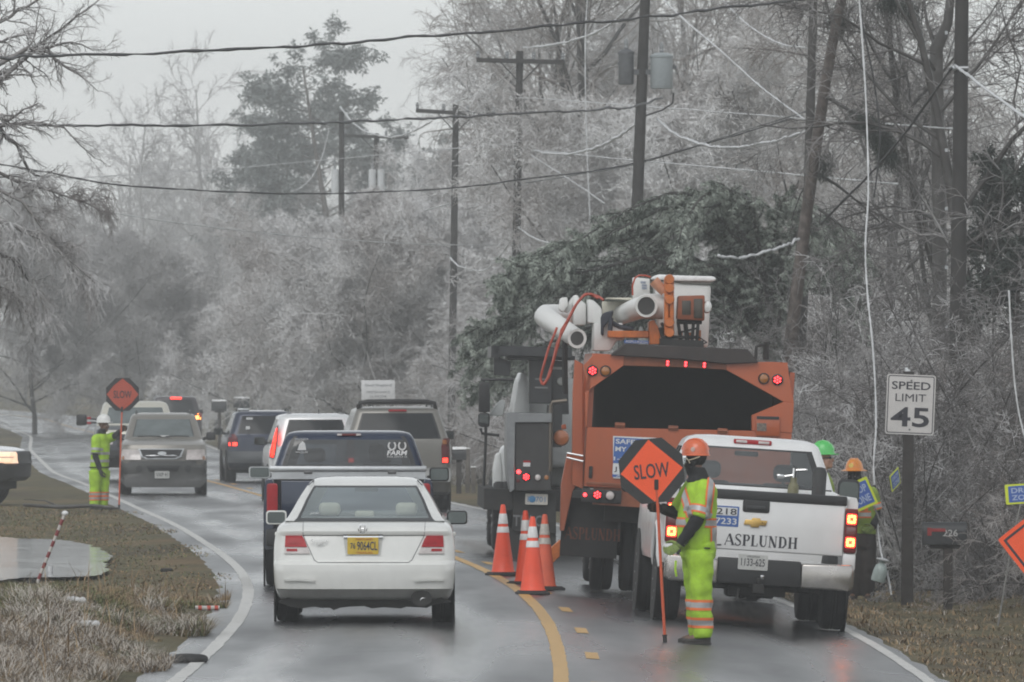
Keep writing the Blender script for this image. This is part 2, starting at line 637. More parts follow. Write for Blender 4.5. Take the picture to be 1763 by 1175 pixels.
# the broken yellow line right of the solid one
dv, df = [], []
for k, yc in enumerate(np.arange(42.6, 240, 8.6)):
    for yy in np.arange(yc, yc + 2.4, .5):
        for t in (.21, .33):
            xx = t + float(CL(yy)); dv.append((xx, yy, gz(xx, yy) + .005))
    n0 = len(dv) - 10
    for q in range(4):
        df.append((n0 + 2 * q, n0 + 2 * q + 1, n0 + 2 * q + 3, n0 + 2 * q + 2))
mbd = MB(); mbd.add(dv, df)
tag(mbd.obj('broken_line', MAT_YELLOW), kind='structure')

# standing water
MAT_WATER = M('puddle_water', (.035, .037, .038), .09, var=.2, scale=1.0, bump=.03, bscale=4)


def ground_hit(px, py):
    """Where the sight line through photo pixel (px, py) meets the land."""
    D = F * EYE / (py - HZ)
    for _ in range(30):
        x = (px - 881.5) * D / F
        D = .5 * D + .5 * F * (EYE - gz(x, D)) / (py - HZ)
    x = (px - 881.5) * D / F
    return Vector((x, D, gz(x, D)))


def puddle(pts_px, lift):
    """Outline in photo pixels laid on the land as a thin sheet."""
    v = []
    for px, py in pts_px:
        D = F * EYE / (py - HZ)
        p = on_ground(px, D); v.append((p.x, p.y, lift))
    k = len(v); w = []
    for i in range(k):                          # round the outline and fray it
        p0, p1, p2, p3 = (np.array(v[(i + q) % k]) for q in (-1, 0, 1, 2))
        for u in np.linspace(0, 1, 10, endpoint=False):
            q = .5 * (2 * p1 + (p2 - p0) * u + (2 * p0 - 5 * p1 + 4 * p2 - p3) * u * u + (3 * p1 - p0 - 3 * p2 + p3) * u ** 3)
            w.append((q[0] + RNG.normal() * .035, q[1] + RNG.normal() * .05, lift))
    v = w
    bm = bmesh.new()
    bm.faces.new([bm.verts.new(p) for p in v])
    bmesh.ops.recalc_face_normals(bm, faces=list(bm.faces))
    bmesh.ops.triangulate(bm, faces=list(bm.faces))
    me = bpy.data.meshes.new('puddle'); bm.to_mesh(me); bm.free()
    return tag(link_mesh('puddle', me, MAT_WATER, None), kind='structure')


puddle([(-40, 929), (40, 928), (100, 930), (150, 938), (180, 950), (190, 962), (182, 975), (175, 990), (120, 994), (40, 995), (-40, 996)], .004)
# ------------------------------------------------------------------ vegetation
def unit(a):
    return a / np.maximum(np.linalg.norm(a, axis=-1, keepdims=True), 1e-9)


def perp(d, rng):
    r = rng.normal(size=d.shape)
    return unit(r - d * (r * d).sum(-1, keepdims=True))


def chains(start, dirs, length, r0, k, rng, jit=.15, trop=(0, 0, 0), taper=.35):
    """N bent tapering limbs: (N, k+1, 3) points and (N, k+1) radii."""
    N = len(start)
    P = np.zeros((N, k + 1, 3)); P[:, 0] = start
    d = unit(np.asarray(dirs, float))
    tr = np.asarray(trop, float)
    step = (np.asarray(length) / k)[:, None]
    for i in range(k):
        d = unit(d + rng.normal(size=(N, 3)) * jit + tr)
        P[:, i + 1] = P[:, i] + d * step
    t = np.linspace(0, 1, k + 1)
    rad = np.asarray(r0)[:, None] * (1 - t * (1 - taper))
    return P, rad


def children(P, rad, n, rng, length, ang, k, s0=.25, s1=1.0, rs=.6, jit=.2, trop=(0, 0, 0), taper=.35, rmin=.003, flat=0.0):
    """n side shoots on every chain."""
    N, K, _ = P.shape
    idx = np.repeat(np.arange(N), n)
    s = np.tile(np.linspace(s0, s1, n), N) + rng.uniform(-.5, .5, N * n) * (s1 - s0) / n
    s = np.clip(s, 0, .999) * (K - 1)
    i = s.astype(int); f = (s - i)[:, None]
    a, b = P[idx, i], P[idx, i + 1]
    start = a * (1 - f) + b * f
    d = unit(b - a)
    pr = perp(d, rng)
    pr[:, 2] *= (1 - flat)
    an = rng.uniform(ang[0], ang[1], N * n)[:, None]
    dd = d * np.cos(an) + unit(pr) * np.sin(an)
    ra = rad[idx, i] * (1 - f[:, 0]) + rad[idx, i + 1] * f[:, 0]
    chl = np.linalg.norm(P[:, -1] - P[:, 0], axis=1)[idx]
    L = rng.uniform(length[0], length[1], N * n) * chl * (1.15 - .6 * s / (K - 1))
    return chains(start, dd, L, np.maximum(ra * rs, rmin), k, rng, jit, trop, taper)


def chain_geo(P, rad, sides):
    """Vertices and quads of N tubes."""
    N, K, _ = P.shape
    d = np.gradient(P, axis=1)
    d = unit(d)
    a = np.where(np.abs(d[..., 2:3]) < .9, np.array([0, 0, 1.]), np.array([1., 0, 0]))
    u = unit(np.cross(d, a)); w = np.cross(d, u)
    th = np.arange(sides) * 2 * np.pi / sides
    V = P[:, :, None] + (u[:, :, None] * np.cos(th)[None, None, :, None] + w[:, :, None] * np.sin(th)[None, None, :, None]) * rad[:, :, None, None]
    base = (np.arange(N) * K * sides)[:, None, None]
    i = (np.arange(K - 1) * sides)[None, :, None]
    j = np.arange(sides)[None, None, :]
    j2 = (j + 1) % sides
    q = np.stack([base + i + j, base + i + j2, base + i + sides + j2, base + i + sides + j], -1).reshape(-1, 4)
    return V.reshape(-1, 3), q


def geo_mesh(name, parts, smooth=True):
    """One mesh from [(V, F4), ...]."""
    V, Fs, k = [], [], 0
    for v, f in parts:
        V.append(v); Fs.append(f + k); k += len(v)
    return np_mesh(name, np.concatenate(V), np.concatenate(Fs), smooth)


def tufts(C, D, L, W, rng, droop=0.3):
    """Needle or leaf slips: flat narrow quads from points C along D."""
    N = len(C)
    side = perp(D, rng)
    e = C + D * L[:, None] + np.array([0, 0, -1.]) * (L * droop)[:, None]
    m = (C + e) / 2 + np.array([0, 0, .25]) * (L * droop)[:, None]
    w = side * (W / 2)[:, None]
    V = np.stack([C, m + w, e, m - w], 1).reshape(-1, 3)
    return V, np.arange(N * 4).reshape(N, 4)


def ice_mat(name, bark, ice, lo=.42, hi=.62, scale=3.0, top=.5):
    """Bark under a glaze of ice: noise patches plus more ice on upper sides."""
    m, n, l, b = nodes_of(name)
    tc = n.new('ShaderNodeTexCoord')
    z = n.new('ShaderNodeTexNoise'); z.inputs['Scale'].default_value = scale; z.inputs['Detail'].default_value = 5
    l.new(tc.outputs['Object'], z.inputs['Vector'])
    ge = n.new('ShaderNodeNewGeometry')
    sp = n.new('ShaderNodeSeparateXYZ'); l.new(ge.outputs['Normal'], sp.inputs[0])
    ma = n.new('ShaderNodeMath'); ma.operation = 'MULTIPLY_ADD'; ma.inputs[1].default_value = .12 * top
    l.new(sp.outputs['Z'], ma.inputs[0]); l.new(z.outputs['Fac'], ma.inputs[2])
    r = n.new('ShaderNodeValToRGB')
    r.color_ramp.elements[0].position, r.color_ramp.elements[0].color = lo, (*bark, 1)
    r.color_ramp.elements[1].position, r.color_ramp.elements[1].color = hi, (*ice, 1)
    l.new(ma.outputs[0], r.inputs['Fac']); l.new(r.outputs[0], b.inputs['Base Color'])
    b.inputs['Roughness'].default_value = .45
    b.inputs['Specular IOR Level'].default_value = .35
    return m


MAT_BARK = ice_mat('wet_bark', (.040, .036, .033), (.10, .095, .09), .45, .75, 4)
MAT_TWIG = ice_mat('icy_twigs', (.25, .225, .215), (.70, .69, .69), .36, .60, .9)
MAT_TWIG_BROWN = ice_mat('brown_icy_twigs', (.19, .16, .145), (.56, .535, .52), .40, .64, .8)
MAT_TWIG_DARK = ice_mat('dark_wet_twigs', (.085, .077, .073), (.38, .365, .36), .42, .68, .8)
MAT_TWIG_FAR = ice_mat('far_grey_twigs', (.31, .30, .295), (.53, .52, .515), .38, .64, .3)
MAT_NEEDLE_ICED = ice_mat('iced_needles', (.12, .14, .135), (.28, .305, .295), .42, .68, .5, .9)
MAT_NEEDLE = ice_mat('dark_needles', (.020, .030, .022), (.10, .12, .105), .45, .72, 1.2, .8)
MAT_CEDAR = ice_mat('iced_cedar_foliage', (.062, .084, .063), (.56, .61, .54), .42, .68, 4.0, 1.6)
MAT_PINE_BARK = ice_mat('pine_bark', (.060, .045, .038), (.15, .125, .11), .4, .7, 9)
MAT_DRY = ice_mat('dry_grass_blades', (.14, .085, .038), (.37, .26, .14), .38, .65, 5, .4)
MAT_FROST = ice_mat('frosted_grass_blades', (.19, .14, .095), (.56, .51, .45), .36, .62, 3.0, .7)
MAT_GREEN = ice_mat('green_grass_blades', (.055, .080, .016), (.19, .20, .06), .38, .68, 4, .4)


def bare_tree(seed, H, n1=13, n2=9, n3=9, n4=6, spread=.62, droop=-.02, twig_r=.009, fork=.25, ang=(.45, 1.0), glaze=0):
    """(trunk mesh, crown mesh) of a bare ice-laden tree H high."""
    g = np.random.default_rng(seed)
    T, tr = chains(np.zeros((1, 3)), np.array([[0, 0, 1.]]), np.array([H * .86]), np.array([H * .013]), 9, g, .07, (0, 0, .06), .18)
    A, ar = children(T, tr, n1, g, (.38, .62 * spread / .62), ang, 7, fork, 1.0, .52, .16, (0, 0, .05), .25)
    B, br = children(A, ar, n2, g, (.38, .62), (.4, 1.0), 5, .2, 1.0, .6, .2, (0, 0, droop), .35, twig_r * 1.2)
    Cc, cr = children(B, br, n3, g, (.35, .65), (.4, 1.1), 4, .15, 1.0, .6, .22, (0, 0, droop * 2), .5, twig_r)
    parts = [chain_geo(B, br, 3), chain_geo(Cc, cr, 3)]
    if n4:
        E, er = children(Cc, cr, n4, g, (.4, .8), (.4, 1.2), 2, .2, 1.0, .8, .25, (0, 0, droop * 3), .6, twig_r * .85)
        parts.append(chain_geo(E, er, 3))
        if glaze:                                   # short glazed spurs all along the twigs
            pt = np.repeat(E.reshape(-1, 3), glaze, 0)
            C = pt + g.normal(size=pt.shape) * .05
            dr = unit(g.normal(size=C.shape) + np.array([0, 0, .2]))
            parts.append(tufts(C, dr, g.uniform(.08, .24, len(C)), g.uniform(.010, .018, len(C)), g, .1))
    return geo_mesh('trunk', [chain_geo(T, tr, 8), chain_geo(A, ar, 5)]), geo_mesh('crown', parts)


def pine_tree(seed, H, crown0=.35, n1=34, spread=.2, n=30):
    g = np.random.default_rng(seed)
    T, tr = chains(np.zeros((1, 3)), np.array([[0, 0, 1.]]), np.array([H * .97]), np.array([H * .014]), 10, g, .03, (0, 0, .05), .15)
    A, ar = children(T, tr, n1, g, (spread * .7, spread * 1.25), (1.0, 1.5), 6, crown0, .99, .35, .14, (0, 0, .05), .3)
    B, br = children(A, ar, 8, g, (.3, .55), (.5, 1.1), 3, .3, 1.0, .5, .2, (0, 0, .0), .4)
    pts = np.concatenate([B[:, 1:].reshape(-1, 3), A[:, 4:].reshape(-1, 3)])
    C = np.repeat(pts, n, 0) + g.normal(size=(len(pts) * n, 3)) * .09 * H / 16
    D = unit(g.normal(size=C.shape) + np.array([0, 0, .3]))
    L = g.uniform(.16, .34, len(C)) * H / 16; W = g.uniform(.05, .10, len(C)) * H / 16
    return geo_mesh('trunk', [chain_geo(T, tr, 7), chain_geo(A, ar, 4), chain_geo(B, br, 3)]), geo_mesh('crown', [tufts(C, D, L, W, g, .25)], False)


def shrub(seed, Hh, nst=26, droop=-.10, n2=9, n3=7, n4=4, lean=.55, twig_r=.006, wid=.5):
    """A clump of arching iced stems."""
    g = np.random.default_rng(seed)
    st = np.stack([g.normal(size=nst) * wid * Hh * .35, g.normal(size=nst) * wid * Hh * .35, np.zeros(nst)], 1)
    d = unit(np.stack([g.normal(size=nst) * lean, g.normal(size=nst) * lean, np.ones(nst)], 1))
    A, ar = chains(st, d, g.uniform(.55, 1.15, nst) * Hh, g.uniform(.010, .022, nst) * (Hh / 3) ** .5, 8, g, .12, (0, 0, droop * .6), .3)
    B, br = children(A, ar, n2, g, (.25, .5), (.4, 1.0), 5, .25, 1.0, .6, .2, (0, 0, droop), .4, twig_r)
    Cc, cr = children(B, br, n3, g, (.3, .6), (.4, 1.1), 3, .15, 1.0, .7, .25, (0, 0, droop * 1.5), .6, twig_r * .9)
    parts = [chain_geo(B, br, 3), chain_geo(Cc, cr, 3)]
    if n4:
        E, er = children(Cc, cr, n4, g, (.4, .9), (.4, 1.2), 2, .15, 1.0, .8, .25, (0, 0, droop * 1.5), .6, twig_r * .8)
        parts.append(chain_geo(E, er, 3))
    return geo_mesh('stem', [chain_geo(A, ar, 4)]), geo_mesh('twigs', parts)


def plant(name, meshes, mats, label, cat, loc, rz=0.0, sc=1.0, group=None, names=('trunk', 'crown'), tilt=(0, 0)):
    t = thing(name, label, cat, loc, (tilt[0], tilt[1], rz), group)
    t.scale = (sc, sc, sc) if not hasattr(sc, '__len__') else sc
    for me, mt, nm in zip(meshes, mats, names):
        if not me.materials:
            me.materials.append(mt)
        o = bpy.data.objects.new(nm, me); COL.objects.link(o); o.parent = t
        if me.materials[0] is not mt:
            o.material_slots[0].link = 'OBJECT'; o.material_slots[0].material = mt
    return t


TW = [bare_tree(11, 14, 15, 9, 9, 5), bare_tree(12, 16, 16, 10, 8, 5, spread=.5), bare_tree(13, 12, 18, 10, 9, 5, spread=.75, droop=-.06, fork=.16, ang=(.6, 1.25)),
      bare_tree(14, 15, 14, 10, 9, 5, spread=.55, droop=-.03)]
WIDE = bare_tree(21, 7.6, 24, 12, 11, 6, spread=1.0, droop=-.035, fork=.12, ang=(.7, 1.4), twig_r=.0085, glaze=3)
PINE = [pine_tree(31, 16, .10, 62, .27, 18), pine_tree(32, 17, .55, 32, .24, 26)]
MAT_RIME = ice_mat('white_rimed_twigs', (.42, .39, .375), (.80, .795, .79), .34, .60, .6)
RT = (MAT_BARK, MAT_RIME)
SHR = [shrub(41, 3.2), shrub(42, 2.6, 30, -.14), shrub(43, 3.8, 24, -.07, lean=.35), shrub(44, 1.8, 34, -.16, lean=.8)]

# the far wood: one mass nobody could count
fw = []
g = np.random.default_rng(5)
lowtrees = [bare_tree(51, 15, 12, 8, 7, 0, twig_r=.022), bare_tree(52, 17, 13, 8, 6, 0, spread=.5, twig_r=.022)]
lowgeo = []
for t_, c_ in lowtrees:
    for me in (t_, c_):
        v = np.zeros(len(me.vertices) * 3, np.float32); me.vertices.foreach_get('co', v)
        q = np.zeros(len(me.polygons) * 4, np.int32); me.loops.foreach_get('vertex_index', q)
        lowgeo.append((v.reshape(-1, 3), q.reshape(-1, 4)))
for i in range(110):
    D = g.uniform(760, 1400)
    px = g.uniform(-200, 1100)
    x = (px - 881.5) * D / F
    if abs(x - CL(D)) < 7:
        continue
    a = g.uniform(0, 6.28); s = g.uniform(1.0, 1.4)
    ca, sa = math.cos(a) * s, math.sin(a) * s
    Rm = np.array([[ca, -sa, 0], [sa, ca, 0], [0, 0, s * g.uniform(.9, 1.2)]])
    k = 2 * int(g.integers(0, 2))
    for v, q in (lowgeo[k], lowgeo[k + 1]):
        fw.append((v @ Rm.T + np.array([x, D, gz(x, D) - .1]), q))
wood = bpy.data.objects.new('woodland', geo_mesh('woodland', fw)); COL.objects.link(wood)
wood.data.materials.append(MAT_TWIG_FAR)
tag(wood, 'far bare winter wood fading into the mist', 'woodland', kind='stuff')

# single trees: (template, px of the foot, distance, scale, material set, label, group)
GT, BT, DT = (MAT_BARK, MAT_TWIG), (MAT_BARK, MAT_TWIG_BROWN), (MAT_BARK, MAT_TWIG_DARK)
MISTG = 'bare trees in the misty wood'
MISTL = 'bare grey tree standing in the misty wood beyond the road bend'
for i in range(34):
    D = 385 + 240 * ((i * 0.6180339) % 1)
    px = -60 + (i * 37.7) % 760
    x = (px - 881.5) * D / F
    if abs(x - CL(D)) < 6.5:
        x = CL(D) + (8 if i % 2 else -8) + g.uniform(-1, 1)
    k = i % 4
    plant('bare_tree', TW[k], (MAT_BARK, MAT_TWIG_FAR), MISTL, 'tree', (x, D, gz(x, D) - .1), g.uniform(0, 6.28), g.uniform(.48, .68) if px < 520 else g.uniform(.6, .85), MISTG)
for i in range(16):
    D = 305 + 150 * ((i * 0.6180339) % 1)
    px = 930 + (i * 71.3) % 760
    x = (px - 881.5) * D / F
    if x - CL(D) < 9:
        x = CL(D) + 9 + g.uniform(0, 2)
    plant('bare_tree', TW[(i + 1) % 4], BT if i % 2 else (MAT_BARK, MAT_TWIG_FAR), 'tall bare tree in the iced wood behind the utility poles', 'tree', (x, D, gz(x, D) - .1), g.uniform(0, 6.28), g.uniform(1.0, 1.4), 'bare trees behind the poles')

big = [
    ('bare_tree', WIDE, 650, 286, 1.06, RT, 'broad low tree with thick frosted brush crown behind the far cars', None),
    ('bare_tree', WIDE, 470, 372, 1.1, RT, 'frosted spreading tree beside the far poles, left of the broad brush-crowned one', None),
    ('bare_tree', WIDE, 905, 285, 1.12, RT, 'white-iced spreading tree behind the crossarm poles', None),
    ('bare_tree', TW[1], 1010, 300, 1.5, BT, 'tall brown-grey tree whose top leaves the photo behind the transformer pole', None),
    ('bare_tree', WIDE, 1240, 232, 1.3, RT, 'frosted tree with pale lacy twigs above the bent cedar', None),
    ('bare_tree', TW[2], 1480, 215, 1.05, BT, 'bare dark-limbed tree behind the two pine trunks', None),
    ('bare_tree', TW[0], 1700, 150, .85, DT, 'bare tree with dark wet twigs at the right edge', None),
    ('bare_tree', TW[3], 1600, 172, .80, DT, 'bare tree with a thick forking trunk left of the near pole', None),
    ('bare_tree', WIDE, 60, 420, 1.25, (MAT_BARK, MAT_TWIG_FAR), 'dark low tree at the edge of the tan field', None),
    ('bare_tree', WIDE, 215, 440, 1.2, (MAT_BARK, MAT_TWIG_FAR), 'wide dim tree above the flagger with the octagonal paddle', None),
]
for nm, me, px, D, s, mt, lb, gr in big:
    p = on_ground(px, D); p.z -= .1
    plant(nm, me, mt, lb, 'tree', p, (px * .37) % 6.28, s, gr)
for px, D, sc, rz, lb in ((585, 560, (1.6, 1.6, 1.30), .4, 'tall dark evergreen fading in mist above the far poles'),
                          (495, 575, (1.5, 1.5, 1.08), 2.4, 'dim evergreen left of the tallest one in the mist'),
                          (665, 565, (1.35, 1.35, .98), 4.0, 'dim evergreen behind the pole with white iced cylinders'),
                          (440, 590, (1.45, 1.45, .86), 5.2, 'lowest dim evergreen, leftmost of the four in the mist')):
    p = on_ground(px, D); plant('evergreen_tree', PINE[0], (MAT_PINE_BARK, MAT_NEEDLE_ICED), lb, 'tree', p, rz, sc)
p = on_ground(1735, 150); plant('pine_tree', PINE[1], (MAT_PINE_BARK, MAT_NEEDLE), 'young dark green pine at the right edge above the frosted brush', 'tree', p, 1.0, (.40, .40, .345))


# the two bare pine trunks over the cedar and their broken branches
def stem(name, pts, rad, label, mat, D, limbs=(), sprays=(), seed=1):
    """A standing trunk given by photo points at its distance D; limbs are branches, sprays are foliage hanging on them."""
    base = PX(pts[-1][0], pts[-1][1], D)
    t = thing(name, label, 'tree', (base.x, D, gz(base.x, D) - .05))
    off = Vector(t.location)
    b = MB()
    b.tube([PX(a, c, D) - off for a, c in pts] + [Vector((0, 0, -.1))], list(rad) + [rad[-1]], 10)
    b.obj('trunk', mat, t)
    g = np.random.default_rng(seed)
    for lp, r in limbs:
        lb = MB()
        P = [PX(a, c, D + dz) - off for a, c, dz in lp]
        lb.tube(P, [r * (1 - .7 * i / (len(P) - 1)) for i in range(len(P))], 6)
        for i in range(len(P) - 1):
            for q in range(3):
                s = P[i].lerp(P[i + 1], g.random()); e = s + Vector((g.normal() * .12, g.normal() * .12, g.normal() * .1 - .06))
                lb.tube([s, e], [r * .35, r * .15], 4)
        lb.obj('branch', MAT_BARK, t)
    for sp, n in sprays:
        P = np.array([tuple(PX(a, c, D + dz) - off) for a, c, dz in sp])
        s = g.random(n) * (len(P) - 1); i = np.minimum(s.astype(int), len(P) - 2); f = (s - i)[:, None]
        C = P[i] * (1 - f) + P[i + 1] * f + g.normal(size=(n, 3)) * .07
        Dr = unit(g.normal(size=(n, 3)) * .6 + np.array([.1, 0, -1.]))
        me = geo_mesh('foliage', [tufts(np.repeat(C, 5, 0) + g.normal(size=(n * 5, 3)) * .05, unit(np.repeat(Dr, 5, 0) + g.normal(size=(n * 5, 3)) * .5), g.uniform(.05, .15, n * 5), g.uniform(.007, .013, n * 5), g, .3)], False)
        link_mesh('foliage', me, MAT_NEEDLE, t, False)
    return t


stem('pine_tree', [(1402, -60), (1398, 100), (1394, 230), (1392, 330), (1384, 440), (1376, 600)], [.07, .075, .08, .09, .10, .12],
     'thin upright bare pine trunk behind the bent cedar', MAT_BARK, 158, seed=3)
stem('pine_tree', [(1462, -60), (1440, 40), (1420, 150), (1404, 260), (1388, 370), (1372, 500), (1356, 640)], [.075, .085, .09, .095, .10, .105, .12],
     'leaning pine trunk with a broken foliage-tipped branch', MAT_PINE_BARK, 152,
     limbs=[([(1420, 165, 0), (1462, 190, -.5), (1500, 212, -1), (1528, 240, -1.2)], .035),
            ([(1408, 300, 0), (1440, 318, .4), (1480, 350, .8), (1515, 382, 1)], .03),
            ([(1410, 360, 0), (1450, 390, -.4), (1490, 450, -.8)], .025),
            ([(1432, 60, 0), (1448, 25, .3), (1482, 5, .6)], .03),
            ([(1410, 210, 0), (1432, 222, .3), (1458, 228, .6)], .02),
            ([(1400, 300, 0), (1378, 335, .3), (1362, 380, .6)], .02)],
     sprays=[([(1478, 200, -.8), (1505, 220, -1), (1522, 245, -1.1), (1532, 275, -1.2)], 900), ([(1434, 20, .3), (1448, 45, .5)], 260),
             ([(1415, 270, 0), (1425, 295, 0)], 130), ([(1520, 0, .3), (1545, 8, .4)], 200), ([(1560, 12, .3), (1568, 22, .4)], 90)], seed=4)
stem('bare_tree', [(1640, -40), (1632, 40), (1612, 85), (1614, 200), (1616, 330), (1618, 460), (1618, 620)], [.07, .09, .12, .12, .125, .13, .14],
     'dark forked tree trunk just left of the near utility pole', MAT_BARK, 166,
     limbs=[([(1612, 85, 0), (1596, 40, .4), (1588, -20, .8)], .05), ([(1615, 130, 0), (1590, 90, -.4), (1575, 60, -.8), (1566, 20, -1)], .03),
            ([(1616, 300, 0), (1595, 250, .3), (1570, 200, .7)], .022), ([(1617, 400, 0), (1590, 330, .5), (1562, 290, .8)], .02)], seed=6)


# the cedar bent over by its ice
def bent_cedar():
    D = 156.0
    root = on_ground(1330, D)
    t = thing('cedar_tree', 'big dark cedar bowed to the ground by ice behind the orange truck', 'tree', root)
    off = np.array(root)
    g = np.random.default_rng(9)
    limbs = []     # main limbs arch over towards the left and the right, each hung with weeping sprays
    crest = [([1325, 560], [1290, 430], [1235, 345], [1150, 345], [1060, 385], [985, 440], [935, 505]),
             ([1325, 560], [1300, 420], [1250, 355], [1190, 360], [1120, 400], [1060, 460], [1010, 520]),
             ([1325, 560], [1280, 440], [1200, 375], [1110, 395], [1020, 415], [930, 440], [880, 500]),
             ([1330, 600], [1260, 480], [1160, 430], [1060, 450], [960, 500], [880, 560], [825, 600]),
             ([1330, 600], [1250, 500], [1140, 480], [1020, 500], [920, 540], [850, 560], [812, 585]),
             ([1330, 600], [1240, 540], [1130, 540], [1020, 570], [920, 610], [860, 640], [830, 655]),
             ([1325, 560], [1310, 430], [1290, 350], [1250, 335], [1210, 350], [1180, 400], [1165, 460]),
             ([1330, 560], [1320, 440], [1330, 360], [1350, 345], [1375, 365], [1400, 420], [1415, 480]),
             ([1330, 560], [1340, 460], [1370, 390], [1410, 385], [1440, 410], [1462, 450], [1475, 490]),
             ([1330, 600], [1350, 500], [1400, 440], [1440, 450], [1465, 490], [1470, 530], [1478, 560]),
             ([1330, 600], [1290, 500], [1250, 450], [1210, 450], [1180, 500], [1160, 560], [1150, 620]),
             ([1330, 600], [1310, 520], [1290, 470], [1300, 470], [1320, 520], [1330, 580], [1335, 640]),
             ([1330, 600], [1240, 500], [1120, 440], [1000, 470], [930, 470], [880, 455], [862, 490])]
    reps = 4
    for ci, c in enumerate(crest):
        for q in range(reps):
            P = []
            dy = g.normal() * .9 + (ci % 3 - 1) * .7
            ox, oy = g.normal() * 14, g.normal() * 12
            for i, (a, b) in enumerate(c):
                f = i / 6
                P.append(np.array(PX(a + ox * f, b + oy * f + q * 6 * f, D)) + np.array([0, dy * f * 1.6, 0]) - off)
            # smooth it
            P = np.array(P); tt = np.linspace(0, 6, 15)
            Q = np.stack([np.interp(tt, np.arange(7), P[:, k]) for k in range(3)], 1)
            limbs.append(Q)
    limbs = np.array(limbs)
    rad = np.linspace(.055, .012, 15)[None].repeat(len(limbs), 0)
    # side boughs, then weeping sprays on both
    B, br = children(limbs, rad, 26, g, (.06, .17), (.4, 1.2), 6, .10, 1.0, .5, .15, (-.05, 0, -.12), .4, .005)
    S, sr = children(B, br, 14, g, (.14, .34), (.4, 1.2), 3, .08, 1.0, .6, .3, (-.03, 0, -.12), .5, .003)
    def foliage(P, n, l0, l1, w0, w1, spread):
        a, b = P[:, :-1].reshape(-1, 3), P[:, 1:].reshape(-1, 3)
        idx = np.repeat(np.arange(len(a)), n)
        f = g.random(len(idx))[:, None]
        C = a[idx] * (1 - f) + b[idx] * f
        d = unit(b[idx] - a[idx])
        dd = unit(d + perp(d, g) * spread + np.array([0, 0, -.35]))
        return tufts(C, dd, g.uniform(l0, l1, len(idx)), g.uniform(w0, w1, len(idx)), g, .25)
    me = geo_mesh('trunk', [chain_geo(limbs, rad, 5), chain_geo(B, br, 3)])
    link_mesh('trunk', me, MAT_BARK, t, True, 180)
    parts = [foliage(limbs, 110, .05, .16, .008, .014, 1.6), foliage(S, 9, .03, .075, .007, .012, 1.1), foliage(B, 16, .03, .08, .007, .012, 1.3)]
    link_mesh('crown', geo_mesh('crown', parts, False), MAT_CEDAR, t, False)
    return t


bent_cedar()


